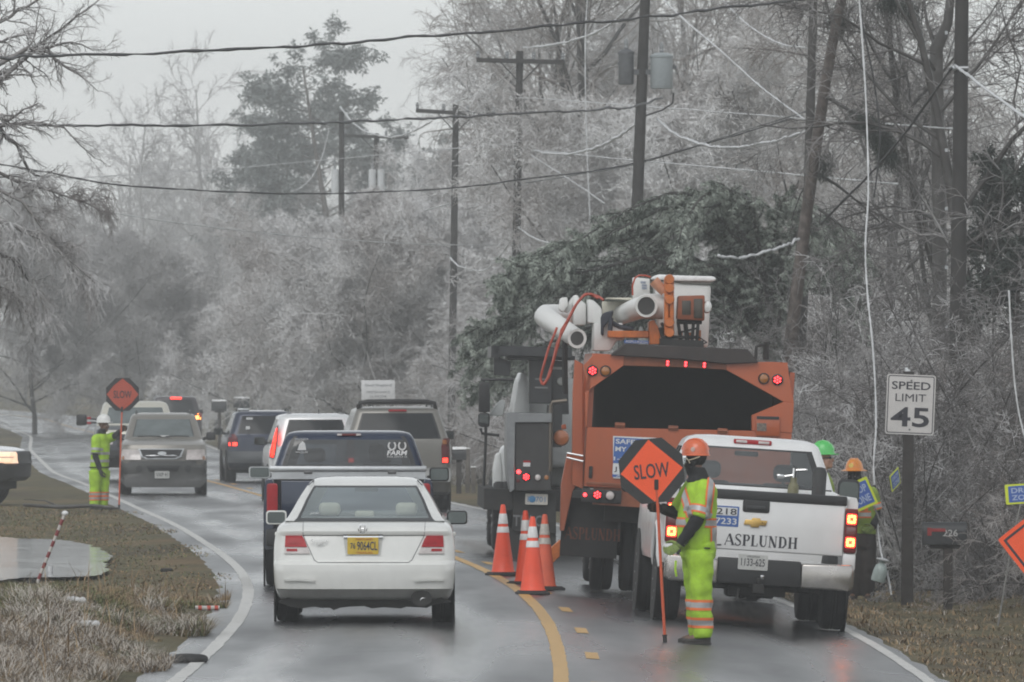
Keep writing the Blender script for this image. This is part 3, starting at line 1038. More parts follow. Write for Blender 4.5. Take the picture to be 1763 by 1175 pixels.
# the tree whose iced branches reach in from the left
def left_tree():
    D = 138.0
    root = on_ground(-260, D)
    t = thing('bare_tree', 'near bare tree reaching in from the left with drooping iced twigs', 'tree', root)
    off = np.array(root)
    g = np.random.default_rng(17)
    tk = MB()
    tk.tube([PX(-260, 700, D) - Vector(root) + Vector((0, 0, -1)), PX(-255, 500, D) - Vector(root), PX(-235, 250, D) - Vector(root), PX(-200, 20, D) - Vector(root), PX(-190, -160, D) - Vector(root)],
            [.3, .26, .22, .17, .1], 10)
    main = [[(-230, 230), (-100, 170), (20, 115), (55, 82), (110, 45), (150, 12), (178, -20)],
            [(-230, 230), (-90, 190), (10, 130), (60, 85), (105, 72), (140, 75), (180, 92)],
            [(-230, 260), (-80, 160), (50, 86), (90, 95), (110, 118), (140, 135), (175, 160)],
            [(-240, 330), (-110, 270), (0, 218), (35, 210), (80, 212), (110, 225), (165, 275)],
            [(-240, 330), (-110, 280), (0, 222), (25, 250), (45, 290), (72, 305), (100, 300)],
            [(-240, 380), (-120, 330), (0, 300), (60, 320), (110, 335), (150, 350), (190, 372)],
            [(-240, 380), (-120, 360), (-10, 320), (40, 350), (80, 400), (120, 450), (150, 500)],
            [(-245, 430), (-110, 390), (0, 380), (50, 400), (100, 430), (140, 460), (180, 500)],
            [(-245, 430), (-130, 420), (-20, 430), (30, 450), (60, 490), (80, 530), (85, 575)],
            [(-250, 500), (-150, 480), (-40, 480), (10, 500), (40, 540), (50, 580), (40, 620)],
            [(-220, 120), (-120, 60), (-40, 10), (10, -10), (60, -30), (100, -40), (140, -50)],
            [(-220, 120), (-110, 90), (-20, 50), (20, 30), (50, 10), (80, -10), (110, -30)],
            [(-225, 200), (-130, 190), (-50, 180), (-10, 200), (20, 210), (45, 190), (70, 180)],
            [(-225, 200), (-130, 150), (-60, 100), (-20, 70), (10, 60), (40, 50), (60, 40)]]
    L = []
    for c in main:
        dy = g.normal() * .8
        P = np.array([np.array(PX(a, b, D)) + np.array([0, dy * i / 6, 0]) - off for i, (a, b) in enumerate(c)])
        tt = np.linspace(0, 6, 13)
        Q = np.stack([np.interp(tt, np.arange(7), P[:, k]) for k in range(3)], 1)
        Q[1:] += g.normal(size=(12, 3)) * .018
        L.append(Q)
    L = np.array(L); rad = np.linspace(.046, .006, 13)[None].repeat(len(L), 0)
    link_mesh('trunk', tk.mesh('trunk'), MAT_BARK, t)
    B, br = children(L, rad, 26, g, (.07, .22), (.4, 1.2), 6, .25, 1.0, .5, .22, (0, 0, -.04), .4, .005)
    low = B[:, 0, 2] + off[2] < PX(0, 330, D).z           # the lower half hangs in fine curtains
    S, sr = children(B, br, 10, g, (.25, .6), (.4, 1.1), 5, .2, 1.0, .7, .2, (0, 0, -.05), .6, .0038)
    W, wr = children(B[low], br[low], 10, g, (.5, 1.3), (.5, 1.2), 6, .1, 1.0, .6, .2, (.03, 0, -.26), .6, .004)
    W2, w2 = children(W, wr, 5, g, (.4, .8), (.3, .9), 4, .1, .9, .8, .2, (.0, 0, -.22), .6, .0036)
    link_mesh('branch', geo_mesh('branch', [chain_geo(L, rad, 6), chain_geo(B, br, 3)]), MAT_TWIG_DARK, t, True, 180)
    link_mesh('twigs', geo_mesh('twigs', [chain_geo(S, sr, 3), chain_geo(W, wr, 3), chain_geo(W2, w2, 3)]), MAT_TWIG, t, True, 180)


left_tree()

# shrubs and brush along the right bank
SL = 'frosted brush with arching iced stems on the right bank'
SGp = 'frosted brush on the right bank'
for i in range(56):
    D = 126 + 58 * ((i * .6180339) % 1)
    x = CL(D) + 5.0 + 4.6 * ((i * .414) % 1) + .02 * (D - 112)
    k = i % 4
    s = g.uniform(.72, 1.12)
    if D < 133: s *= .8
    plant('frosted_shrub', SHR[k], (MAT_BARK, MAT_TWIG if i % 5 == 0 else (MAT_TWIG_BROWN if i % 5 == 2 else MAT_TWIG_DARK)), SL, 'shrub', (x, D, gz(x, D) - .05), g.uniform(0, 6.28), s, SGp, ('stem', 'twigs'))
for i in range(26):
    D = 111 + 19 * ((i * .6180339) % 1)
    x = CL(D) + 6.1 + 3.4 * ((i * .414) % 1) + max(0, (120 - D)) * .09
    k = (i % 3) if i % 3 != 2 else 3
    plant('frosted_shrub', SHR[k], (MAT_BARK, MAT_TWIG_DARK if i % 3 else MAT_TWIG_BROWN), SL, 'shrub', (x, D, gz(x, D) - .05), g.uniform(0, 6.28), g.uniform(.45, .75), SGp, ('stem', 'twigs'))
for i in range(22):
    D = 190 + 110 * ((i * .6180339) % 1)
    x = CL(D) + 7 + 6 * ((i * .414) % 1)
    if 700 < 881.5 + x * F / D < 850 and D < 275:
        x += 4.0
    plant('frosted_shrub', SHR[(i + 1) % 4], (MAT_BARK, MAT_TWIG if i % 2 else MAT_TWIG_BROWN), 'far frosted brush along the road beyond the trucks', 'shrub', (x, D, gz(x, D) - .05), g.uniform(0, 6.28), g.uniform(.8, 1.2), 'frosted brush beyond the trucks', ('stem', 'twigs'))
for px, D, s, lb in ((815, 225, .62, 'rounded snowy shrub between the roadside mailbox and the dark truck'), (838, 232, .7, 'rounded snowy shrub close behind the tall mirror of the dark truck')):
    plant('round_shrub', SHR[1], (MAT_BARK, MAT_TWIG_BROWN), lb, 'shrub', on_ground(px, D), px, (s, s, s * .95), 'rounded snowy shrubs', ('stem', 'twigs'))


# ---- grass
def blades(n, sampler, h0, h1, w, lean, seed, name, mat, label):
    g = np.random.default_rng(seed)
    x, y, hs_ = sampler(g, n)
    n = len(x)
    z = GZ(x, y) - .02
    h = g.uniform(h0, h1, n) * hs_
    a = g.uniform(0, 6.28, n)
    ln = g.uniform(.2, 1, n) * lean
    d = np.stack([np.cos(a) * ln, np.sin(a) * ln, np.ones(n)], 1)
    b0 = np.stack([x, y, z], 1)
    m = b0 + d * (h * .55)[:, None]
    tip = b0 + np.stack([np.cos(a) * ln * 1.9, np.sin(a) * ln * 1.9, np.ones(n) * (1 - .35 * ln)], 1) * h[:, None]
    sd = np.stack([np.sin(a), -np.cos(a), np.zeros(n)], 1) * (w * g.uniform(.6, 1.3, n))[:, None]
    V = np.stack([b0 - sd, b0 + sd, m + sd * .8, m - sd * .8, tip + sd * .15, tip - sd * .15], 1).reshape(-1, 3)
    i = np.arange(n)[:, None] * 6
    q = np.concatenate([i + np.array([0, 1, 2, 3]), i + np.array([3, 2, 4, 5])])
    o = link_mesh(name, np_mesh(name, V, q), mat, None, False)
    tag(o, label, 'grass', kind='stuff')
    return o


def cl_noise(x, y, f, s):
    return (np.sin(x * f + s) * np.cos(y * f * .6 + s * 2.1) + np.sin(x * f * 2.3 + y * f + s * 3) * .5)


def s_left(g, n):                       # the rough bank in the left foreground
    y = g.uniform(72, 108, n); t = -3.45 - g.random(n) ** 1.15 * 4.6
    edge = .35 * np.sin(y * .55) + .25 * np.sin(y * 1.7)
    x = CL(y) + t + np.minimum(edge, .3) - .25
    return x, y, .7 + .5 * np.clip(cl_noise(x, y, 2.1, 1), -1, 1)


def s_frost(g, n):
    x, y, h = s_left(g, int(n * 2.4))
    t = x - CL(y)
    k = (cl_noise(x, y, 1.6, 4) * .9 + (y < 83) * .6 + (t > -5.2) * .8 - (y > 96) * 1.0 - (t < -5.6) * (y > 82) * .8 > .6)
    return x[k][:n], y[k][:n], h[k][:n] * 1.25


def s_stalk(g, n):
    x, y, h = s_left(g, n)
    return x, y, np.ones(len(x))


def s_green(g, n):
    x, y, h = s_left(g, int(n * 2.2))
    t = x - CL(y)
    k = cl_noise(x, y, 1.1, 2) * .7 + ((y > 86) & (y < 104)) * .9 - (t > -4.8) * .7 > .25
    return x[k][:n], y[k][:n], h[k][:n]


def s_lawn(g, n):                       # short turf round the puddle and up to the flagger
    y = g.uniform(106, 186, n); t = -3.35 - g.random(n) * 6.9
    e = .45 * np.sin(y * .33) + .3 * np.sin(y * .9)
    x = CL(y) + t - .35 + np.minimum(e, .35)
    px = 881.5 + x * F / y; py = HZ + EYE * F / y
    inp = ((px - 40) / 140) ** 2 + ((py - 962) / 29) ** 2 < 1
    inp |= (px < 60) & (py > 928) & (py < 996)
    return x[~inp], y[~inp], np.ones((~inp).sum())


def s_right(g, n):
    y = g.uniform(72, 150, n); t = 3.5 + g.random(n) ** 1.2 * 5.5
    x = CL(y) + t
    return x, y, .6 + .6 * np.clip(cl_noise(x, y, 3, 2), -.6, 1)


blades(80000, s_left, .05, .19, .0042, 1.0, 61, 'dry_grass', MAT_DRY, 'dry brown grass on the left roadside bank')
blades(60000, s_green, .06, .19, .0045, .9, 62, 'green_grass', MAT_GREEN, 'green grass showing through on the left bank')
blades(40000, s_frost, .06, .26, .0032, 1.5, 63, 'frosted_grass', MAT_FROST, 'frosted pale grass in the left foreground')
blades(260, s_stalk, .25, .50, .006, .5, 68, 'dry_grass', MAT_DRY, 'scattered tall dead stalks on the left bank')
blades(26000, s_lawn, .02, .06, .010, .8, 64, 'lawn_grass', MAT_DRY, 'short brown turf around the roadside puddle')
blades(18000, s_lawn, .02, .055, .010, .8, 65, 'lawn_grass', MAT_GREEN, 'short dull green turf around the roadside puddle')
blades(42000, s_right, .03, .12, .006, 1.2, 66, 'verge_grass', MAT_DRY, 'short brown grass on the right verge')
blades(9000, s_right, .03, .10, .005, 1.6, 67, 'frosted_grass', MAT_FROST, 'icy pale grass and twig litter on the right verge')
# unseen wood added behind and beside the camera, blocking horizon light to darken reflections
bw = []
g = np.random.default_rng(8)
for i in range(46):
    if i < 28:
        x, y = -70 + 5.2 * i, -70 + g.uniform(-14, 14)
    else:
        x, y = (-34 if i % 2 else 40) + g.uniform(-6, 6), -60 + (i - 28) * 7.5
    a = g.uniform(0, 6.28); s = g.uniform(.8, 1.1)
    ca, sa = math.cos(a) * s, math.sin(a) * s
    Rm = np.array([[ca, -sa, 0], [sa, ca, 0], [0, 0, s]])
    k = 2 * int(g.integers(0, 2))
    for v, q in (lowgeo[k], lowgeo[k + 1]):
        bw.append((v @ Rm.T + np.array([x, y, 0]), q))
o = bpy.data.objects.new('woodland', geo_mesh('woodland', bw)); COL.objects.link(o)
o.data.materials.append(MAT_TWIG_FAR)
tag(o, 'unseen bare wood added behind the camera to block horizon light', 'woodland', kind='stuff')
# ------------------------------------------------------------------ vehicle kit
MAT_TYRE = M('tyre_rubber', (.022, .022, .023), .75, var=.3, scale=9, bump=.2)
MAT_RIM = M('dull_rim', (.18, .18, .18), .4, .7, .2)
MAT_BLACK = M('black_plastic', (.018, .018, .019), .55, var=.2, scale=6)
MAT_TRIM = M('black_trim', (.012, .012, .013), .3, var=.2)
MAT_UNDER = M('dirty_underbody', (.02, .019, .018), .8, var=.5, scale=8)
MAT_CHROME = M('chrome', (.62, .62, .62), .12, 1.0, .06, 5)
MAT_ALU = M('aluminium', (.52, .53, .54), .34, .85, .1, 8)
MAT_MIRROR = M('mirror_glass', (.10, .115, .115), .1, 1.0, .02)
MAT_LENS = M('red_lens', (.36, .012, .018), .25, var=.15, spec=.3)
MAT_LENSD = M('dark_red_lens', (.12, .006, .008), .25, var=.15, spec=.3)
MAT_CLEAR = M('clear_lens', (.55, .50, .48), .15, var=.15, coat=.8)
MAT_AMBER = M('amber_lens', (.33, .12, .02), .2, var=.15, coat=.8)
MAT_LIT = M('lit_red_lamp', (.5, .02, .01), .3, emis=(1.0, .035, .02), estr=3.2)
MAT_HOT = M('lit_red_lamp_core', (.8, .2, .05), .3, emis=(1.0, .30, .06), estr=5.5)
MAT_LED = M('lit_red_led', (.5, .02, .02), .3, emis=(1.0, .03, .035), estr=6.0)
MAT_DARKGLASS = M('tinted_glass', (.012, .014, .016), .12, var=.2, spec=.22)
GLASS = glass_mat('clear_car_glass', (.80, .86, .87))
GLASS_F = glass_mat('misted_car_glass', (.80, .86, .87), film=.22, refl=.6)
GLASS_H = glass_mat('damp_car_glass', (.62, .64, .64), refl=.6, film=.05)
GLASS_G = glass_mat('tinted_car_glass', (.42, .46, .46))
GLASS_D = glass_mat('dark_car_glass', (.06, .07, .085), refl=.7)
MAT_SEAT = M('beige_seat', (.62, .57, .45), .8, var=.1)
MAT_SEATD = M('dark_seat', (.06, .06, .065), .8, var=.1)
MAT_INT = M('dark_interior', (.05, .05, .05), .9)
MAT_PLATEW = M('white_plate', (.48, .48, .46), .5, var=.12, scale=40)
MAT_INK = M('dark_ink', (.03, .03, .04), .6)
MAT_WHITEINK = M('white_sticker', (.66, .66, .66), .5, var=.05)


class Loc:
    """Reads a vehicle's local x, z off the photo: cx is its centre column, by its ground row, s photo pixels per metre, roll its lean."""
    def __init__(s, cx, by, sc, roll=0.0):
        s.cx, s.by, s.s, s.c, s.n = cx, by, sc, math.cos(roll), math.sin(roll)

    def __call__(s, px, py):
        dx, dz = (px - s.cx) / s.s, (s.by - py) / s.s
        return (dx * s.c - dz * s.n, dx * s.n + dz * s.c)

    def poly(s, pts):
        return [s(*p) for p in pts]


def ring_pts(hw, yr, yf, rr, rf, xfr, sfr, na, bow_r, bow_f):
    """Plan outline of a body at one height, clockwise from the middle of the rear, with tags."""
    half, tags = [], []
    xr, xf = hw - rr, hw - rf
    for f in xfr:
        half.append((f * xr, yr + bow_r * ((f * xr / max(hw, .01)) ** 2)))
    b0 = bow_r * (xr / max(hw, .01)) ** 2
    b1 = bow_f * (xf / max(hw, .01)) ** 2
    for i in range(1, na):
        t = R(90 * i / na)
        half.append((xr + rr * math.sin(t), yr + b0 + rr * (1 - math.cos(t))))
    y0, y1 = yr + b0 + rr, yf - b1 - rf
    for f in sfr:
        half.append((hw, y0 + f * (y1 - y0)))
    for i in range(1, na):
        t = R(90 * i / na)
        half.append((xf + rf * math.cos(t), y1 + rf * math.sin(t)))
    for f in reversed(xfr):
        half.append((f * xf, yf - bow_f * ((f * xf / max(hw, .01)) ** 2)))
    return half


def shell(keys, xfr=(0, .25, .5, .75, 1), sfr=(0, .25, .5, .75, 1), na=4, bow_r=.05, bow_f=.15, cls=None, cap_top=True, cap_bot=True):
    """Body stacked from plan outlines. keys: (z, half width, rear y, front y, rear corner, front corner).
    cls(i, zone, k) -> mesh name; zones R rear, CR rear corner, S side, CF front corner, F front; k is the step inside the zone. Returns {name: MB}."""
    nx, ns = len(xfr), len(sfr)
    zones = [('R', k) for k in range(nx - 1)] + [('CR', k) for k in range(na)] + [('S', k) for k in range(ns - 1)] + [('CF', k) for k in range(na)] + [('F', nx - 2 - k) for k in range(nx - 1)]
    rows = []
    for (z, hw, yr, yf, rr, rf) in keys:
        rows.append([(x, y, z) for x, y in ring_pts(hw, yr, yf, rr, rf, xfr, sfr, na, bow_r, bow_f)])
    out = {}
    def get(n):
        return out.setdefault(n, MB())
    m = len(rows[0])
    for i in range(len(rows) - 1):
        for j in range(m - 1):
            z, k = zones[j]
            nm = cls(i, z, k) if cls else 'body'
            if nm is None:
                continue
            a, b, c, d = rows[i][j], rows[i][j + 1], rows[i + 1][j + 1], rows[i + 1][j]
            mb = get(nm)
            mb.add([a, b, c, d], [(0, 1, 2, 3)])
            fl = lambda p: (-p[0], p[1], p[2])
            mb.add([fl(a), fl(d), fl(c), fl(b)], [(0, 1, 2, 3)])
    for flag, row in ((cap_top, rows[-1]), (cap_bot, rows[0])):
        if flag:
            mb = get('body')
            for j in range(m - 1):
                a, b = row[j], row[j + 1]
                mb.add([a, b, (-b[0], b[1], b[2]), (-a[0], a[1], a[2])], [(0, 1, 2, 3)])
    return out


def weld(mb, name, mat, parent, angle=35):
    me = bpy.data.meshes.new(name)
    me.from_pydata(mb.v, [], mb.f)
    bm = bmesh.new(); bm.from_mesh(me)
    bmesh.ops.remove_doubles(bm, verts=list(bm.verts), dist=1e-4)
    bmesh.ops.dissolve_degenerate(bm, edges=list(bm.edges), dist=1e-5)
    bmesh.ops.recalc_face_normals(bm, faces=list(bm.faces))
    bm.to_mesh(me); bm.free()
    return link_mesh(name, me, mat, parent, True, angle)


def islands(mb, name, mat, parent, angle=35):
    """Like weld, but every connected pane becomes an object of its own."""
    me = bpy.data.meshes.new(name)
    me.from_pydata(mb.v, [], mb.f)
    bm = bmesh.new(); bm.from_mesh(me)
    bmesh.ops.remove_doubles(bm, verts=list(bm.verts), dist=1e-4)
    bm.verts.ensure_lookup_table()
    seen = set()
    for f0 in bm.faces:
        if f0.index in seen:
            continue
        st, grp = [f0], []
        seen.add(f0.index)
        while st:
            f = st.pop(); grp.append(f)
            for e in f.edges:
                for q in e.link_faces:
                    if q.index not in seen:
                        seen.add(q.index); st.append(q)
        k = MB()
        for f in grp:
            k.add([v.co for v in f.verts], [tuple(range(len(f.verts)))])
        weld(k, name, mat, parent, angle)
    bm.free()


def wheel(parent, x, y, r, w, face=1, rim=MAT_RIM):
    """A wheel whose outer face looks to +x (face=1) or -x."""
    t = MB()
    prof = [(r * .58, -w / 2), (r * .80, -w / 2), (r * .93, -w * .47), (r * .985, -w * .38), (r, -w * .28), (r, -w * .1), (r * .985, -w * .08), (r * .985, -w * .04), (r, -w * .02), (r, w * .02), (r * .985, w * .04), (r * .985, w * .08), (r, w * .1), (r, w * .28), (r * .985, w * .38), (r * .93, w * .47), (r * .80, w / 2), (r * .58, w / 2)]
    t.lathe(prof, (x, y, r), 'x', 30)
    o = t.obj('wheel', MAT_TYRE, parent)
    d = MB()
    e = w / 2 * face
    d.lathe([(r * .60, e * .6), (r * .60, e * 1.0), (r * .55, e * .95), (r * .50, e * .55), (r * .2, e * .62), (r * .16, e * .85), (.001, e * .88)], (x, y, r), 'x', 24)
    for k in range(5):
        a = 2 * math.pi * k / 5
        d.tube([Vector((x + e * .7, y + math.cos(a) * r * .12, r + math.sin(a) * r * .12)), Vector((x + e * .88, y + math.cos(a) * r * .54, r + math.sin(a) * r * .54))], r * .07, 6)
    d.obj('rim', rim, o)
    return o


def arch(parent, x, y, r, sgn):
    b = MB()
    b.lathe([(r * 1.16, -.012), (r * 1.16, .004), (.01, .004)], (x, y, r), 'x', 28)
    return b.obj('wheel_arch', MAT_UNDER, parent)


def mirror(parent, x, y, z, w, h, mat, sgn, rim=None, front=False, arm=.10):
    """A door mirror: shaped housing on an arm, glass towards the rear."""
    b = MB()
    b.box(x - w / 2, x + w / 2, y, y + .13, z - h / 2, z + h / 2, min(w, h) * .22, 3)
    b.tube([(x - sgn * w * .4, y + .06, z - h * .2), (x - sgn * (w / 2 + arm), y + .08, z - h * .42)], [h * .17, h * .22], 8)
    o = b.obj('mirror', mat, parent)
    if not front:
        g = MB(); g.prism(rrect(x, z, w * .86, h * .80, h * .18), y - .006, y + .004, 'y')
        g.obj('mirror_glass', MAT_MIRROR, o)
        if rim:
            g = MB(); g.prism(rrect(x, z, w * .98, h * .94, h * .2), y - .003, y + .02, 'y')
            g.obj('mirror_rim', rim, o)
    return o


def plate(parent, x, z, w, h, y, txt, face=None, ink=None, sgn=1, tcol=None, top=None, bottom=None):
    b = MB(); b.prism(rrect(x, z, w, h, .012), y - .006, y, 'y')
    o = b.obj('licence_plate', face or MAT_PLATEW, parent)
    rot = (0, 0, 0) if sgn == 1 else (0, 0, math.pi)
    yy = y - .0075 if sgn == 1 else y + .0015
    if txt:
        text('plate_number', txt, w * .80, h * .50, (x, yy, z), ink or MAT_INK, o, rot, bold=.012)
    if top:
        text('plate_state', top, w * .45, h * .12, (x, yy, z + h * .38), tcol or MAT_INK, o, rot)
    if bottom:
        text('plate_motto', bottom, w * .5, h * .11, (x, yy, z - h * .38), tcol or MAT_INK, o, rot)
    return o


def led_lamp(parent, x, z, y, r, lit=True, name='tail_lamp', rim=MAT_BLACK, lens=None):
    """Round truck lamp; lit ones show a ring of diodes."""
    b = MB(); b.lathe([(r * 1.22, y + .02), (r * 1.22, y - .02), (r * 1.02, y - .028), (r * .98, y - .012), (.001, y - .012)], (x, 0, z), 'y', 24)
    o = b.obj('lamp_housing' if False else name, rim, parent)
    b = MB(); b.lathe([(r, y - .012), (r * .9, y - .022), (r * .5, y - .030), (.001, y - .032)], (x, 0, z), 'y', 24)
    b.obj('lens', lens or (MAT_LENSD if lit else MAT_AMBER), o)
    if lit:
        b = MB()
        for k in range(7):
            a = 2 * math.pi * k / 6
            q = 0 if k == 6 else r * .60
            b.lathe([(r * .23, y - .025), (r * .17, y - .04), (.001, y - .043)], (x + q * math.cos(a + .5), 0, z + q * math.sin(a + .5)), 'y', 10)
        b.obj('diodes', MAT_LED, o)
    return o


def place(o, px, D, yaw=0.0, roll=0.0, z=None):
    x = (px - 881.5) * D / F
    o.location = (x, D, gz(x, D) if z is None else z)
    o.rotation_euler = (0, roll, yaw)
    return o


def headrest(parent, x, y, z, w, h, mat, d=.12):
    b = MB()
    b.box(x - w / 2, x + w / 2, y - d / 2, y + d / 2, z - h / 2, z + h / 2, min(w, h) * .38, 4)
    b.box(x - w * .95, x + w * .95, y + .02, y + .17, z - h / 2 - .5, z - h / 2 - .02, .06, 3)
    return b.obj('seat', mat, parent)


# ================================================================== white saloon in front
def white_saloon():
    t = thing('saloon_car', 'white saloon car with a yellow licence plate driving away on the left lane', 'car')
    L = Loc(627, 1072, 169.5)
    PW = paint('white_car_paint', (.74, .74, .71), (.30, .29, .27), .55, rough=.22, amount=.55)
    keys = [(.235, .85, .20, 4.60, .22, .5), (.27, .875, .12, 4.75, .20, .6), (.335, .90, .045, 4.8, .20, .6), (.35, .905, .012, 4.82, .19, .6), (.42, .915, .008, 4.83, .19, .6), (.52, .922, .0, 4.86, .18, .6), (.595, .924, .005, 4.86, .18, .6),
            (.62, .924, .025, 4.86, .18, .6), (.635, .924, .055, 4.86, .18, .6), (.72, .924, .075, 4.85, .18, .6), (.80, .920, .095, 4.75, .18, .6), (.885, .908, .120, 4.4, .17, .55), (.905, .902, .105, 4.3, .17, .5),
            (.935, .893, .10, 4.2, .17, .5), (.965, .885, .14, 4.05, .17, .5), (.99, .872, .22, 3.85, .17, .45), (1.01, .845, .32, 3.7, .16, .4), (1.03, .80, .42, 3.55, .15, .35), (1.045, .74, .5, 3.45, .12, .3)]
    sh = shell(keys, sfr=(0, .1, .25, .4, .6, .75, .9, 1), bow_r=.10, bow_f=.25)
    body = weld(sh['body'], 'body', PW, t, 28)
    def cls(i, z, k):
        if z == 'R':
            return 'glass' if 0 < i < 5 and k < 4 else ('trim' if i < 6 and (k >= 4 or i in (0, 5)) and k < 5 else 'body')
        if z == 'F':
            return 'screen' if 0 < i < 5 and k < 4 else 'body'
        if z == 'S':
            return 'side' if 1 <= i < 5 and k in (1, 3) else ('trim' if 1 <= i < 5 and k == 2 else 'body')
        return 'body'
    gk = [(1.035, .82, .40, 3.62, .10, .2), (1.065, .79, .50, 3.50, .10, .2), (1.15, .738, .74, 3.26, .09, .2), (1.24, .690, .99, 3.02, .08, .2), (1.31, .648, 1.20, 2.84, .075, .2), (1.365, .612, 1.36, 2.70, .07, .2),
          (1.385, .598, 1.43, 2.64, .07, .2), (1.42, .570, 1.58, 2.52, .09, .2), (1.447, .530, 1.72, 2.40, .11, .2), (1.462, .47, 1.82, 2.3, .12, .2), (1.472, .38, 1.92, 2.2, .11, .15)]
    g = shell(gk, xfr=(0, .3, .6, .85, .95, 1), sfr=(0, .2, .5, .54, .93, 1), na=4, bow_r=.10, bow_f=.18, cls=cls, cap_bot=False)
    weld(g['body'], 'roof', PW, t, 50)
    weld(g['glass'], 'rear_window', GLASS_F, t); weld(g['screen'], 'windscreen', GLASS, t)
    islands(g['side'], 'side_window', GLASS_G, t); islands(g['trim'], 'window_trim', MAT_TRIM, t)
    bv = bvh_of([body])
    # seams of the boot lid, as thin dark lines on the surface
    def seam(pts, w=.006):
        P = [L(*p) for p in pts]
        for (a, b), (c, d) in zip(P[:-1], P[1:]):
            dx, dz = c - a, d - b; l = math.hypot(dx, dz) or 1; nx, nz = -dz / l * w / 2, dx / l * w / 2
            conform('boot_seam', bv, [(a + nx, b + nz), (c + nx, d + nz), (c - nx, d - nz), (a - nx, b - nz)], MAT_INK, t, .001, .002, cuts=5)
    seam([(521.5, 920.5), (541, 963), (547, 967), (703, 967), (709, 963), (730.5, 920.5)])
    seam([(521, 896), (521.5, 920.5), (627, 921), (730.5, 920.5), (732, 896)], .005)
    for sg in (-1, 1):
        f = (lambda pts: [(627 + (x - 627) * -sg, y) for x, y in pts])
        o = conform('tail_lamp', bv, L.poly(f([(491, 921), (519.5, 921), (524, 928), (528.6, 940.5), (490, 940.5)])), MAT_LENS, t, .006, .016)
        conform('reversing_lens', bv, L.poly(f([(490, 941.5), (529, 941.5), (533.5, 952), (489, 952)])), MAT_CLEAR, o, .005, .014)
        conform('amber_lens', bv, L.poly(f([(493, 943.5), (511, 943.5), (512, 948), (493, 948)])), MAT_LENS, o, .008, .014, cuts=1)
        conform('reflector', bv, L.poly(f([(497, 925), (516, 925), (520, 934), (497, 934)])), MAT_LENS, o, .009, .018, cuts=1)
    # number plate in its recess
    conform('plate_recess', bv, L.poly([(591, 922), (659, 922), (655, 955), (595, 955)]), M('recess_white', (.5, .5, .48), .4), t, .002, .006)
    conform('lid_handle', bv, L.poly([(591, 919), (659, 919), (659, 924), (591, 924)]), MAT_CHROME, t, .02, .02, cuts=1)
    x0, z0 = L(598, 953); x1, z1 = L(651.5, 924)
    YP = M('yellow_plate', (.62, .43, .045), .45, var=.1)
    RI = M('red_ink', (.45, .06, .03), .5)
    plate(t, (x0 + x1) / 2, (z0 + z1) / 2, x1 - x0, z1 - z0, .064, None, YP)
    text('plate_number', '9064CL', .205, .09, (.03, .0555, (z0 + z1) / 2), M('navy_ink', (.02, .035, .09), .5), t, bold=.01)
    text('plate_number', '76', .05, .06, (-.115, .0555, (z0 + z1) / 2), MATS['navy_ink'], t, bold=.01)
    text('plate_state', 'MARYLAND', .17, .02, (-.0, .0555, z1 - .018), RI, t)
    text('plate_motto', 'TREASURE', .17, .018, (-.0, .0555, z0 + .016), RI, t)
    # badge
    bx, bz = L(624, 909)
    b = MB(); b.lathe([(.047, .0), (.047, -.012), (.038, -.014), (.038, -.004), (.001, -.004)], (bx, .115, bz), 'y', 24, sx=1.0, sy=1.05)
    b.tube([(bx - .022, .098, bz + .03), (bx - .014, .098, bz - .03)], .007, 6); b.tube([(bx + .022, .098, bz + .03), (bx + .014, .098, bz - .03)], .007, 6)
    b.tube([(bx - .016, .098, bz), (bx + .016, .098, bz)], .007, 6)
    b.obj('badge', MAT_CHROME, t)
    text('name_badge', 'Accord', .185, .035, (*[L(548, 929.5)[0], .09], L(548, 929.5)[1]), MAT_CHROME, t, shear=.3, depth=.006)
    text('name_badge', 'SEDAN', .075, .022, (*[L(551, 935)[0], .09], L(551, 935)[1]), MAT_CHROME, t, shear=.2, depth=.006)
    # bumper: scooped corners and a black lower valance
    for sg in (-1, 1):
        f = (lambda pts: [(627 + (x - 627) * sg, y) for x, y in pts])
        conform('bumper_crease', bv, L.poly(f([(712, 996.5), (738, 994), (764, 996), (766, 999), (738, 998.5), (714, 1000)])), PW, t, .014, .016, cuts=3)
    b = MB(); b.prism(L.poly([(478, 1036), (500, 1026), (755, 1026), (776, 1036), (745, 1041), (735, 1046), (700, 1044), (690, 1047), (660, 1045), (640, 1047), (627, 1043), (600, 1044), (585, 1046), (574, 1050), (568, 1046), (552, 1046), (540, 1044), (520, 1047), (500, 1044)]), .25, .9, 'y')
    b.box(-.8, .8, .9, 4.3, .20, .5)
    b.tube([(.42, .3, .24), (.42, 1.4, .22)], .05, 8); b.tube([(-.3, .5, .2), (-.3, .5, .14)], .015, 6)
    b.obj('underbody', MAT_UNDER, t)
    ex, ez = L(726, 1029)
    b = MB(); b.lathe([(.042, .4), (.042, .06), (.034, .055), (.034, .3)], (ex + .02, 0, ez - .03), 'y', 18); b.obj('exhaust', MAT_ALU, t)
    b = MB(); b.lathe([(.085, .10), (.082, .047), (.001, .06)], (ex, 0, ez), 'y', 22, sx=1.25); b.obj('exhaust_recess', MAT_UNDER, t)
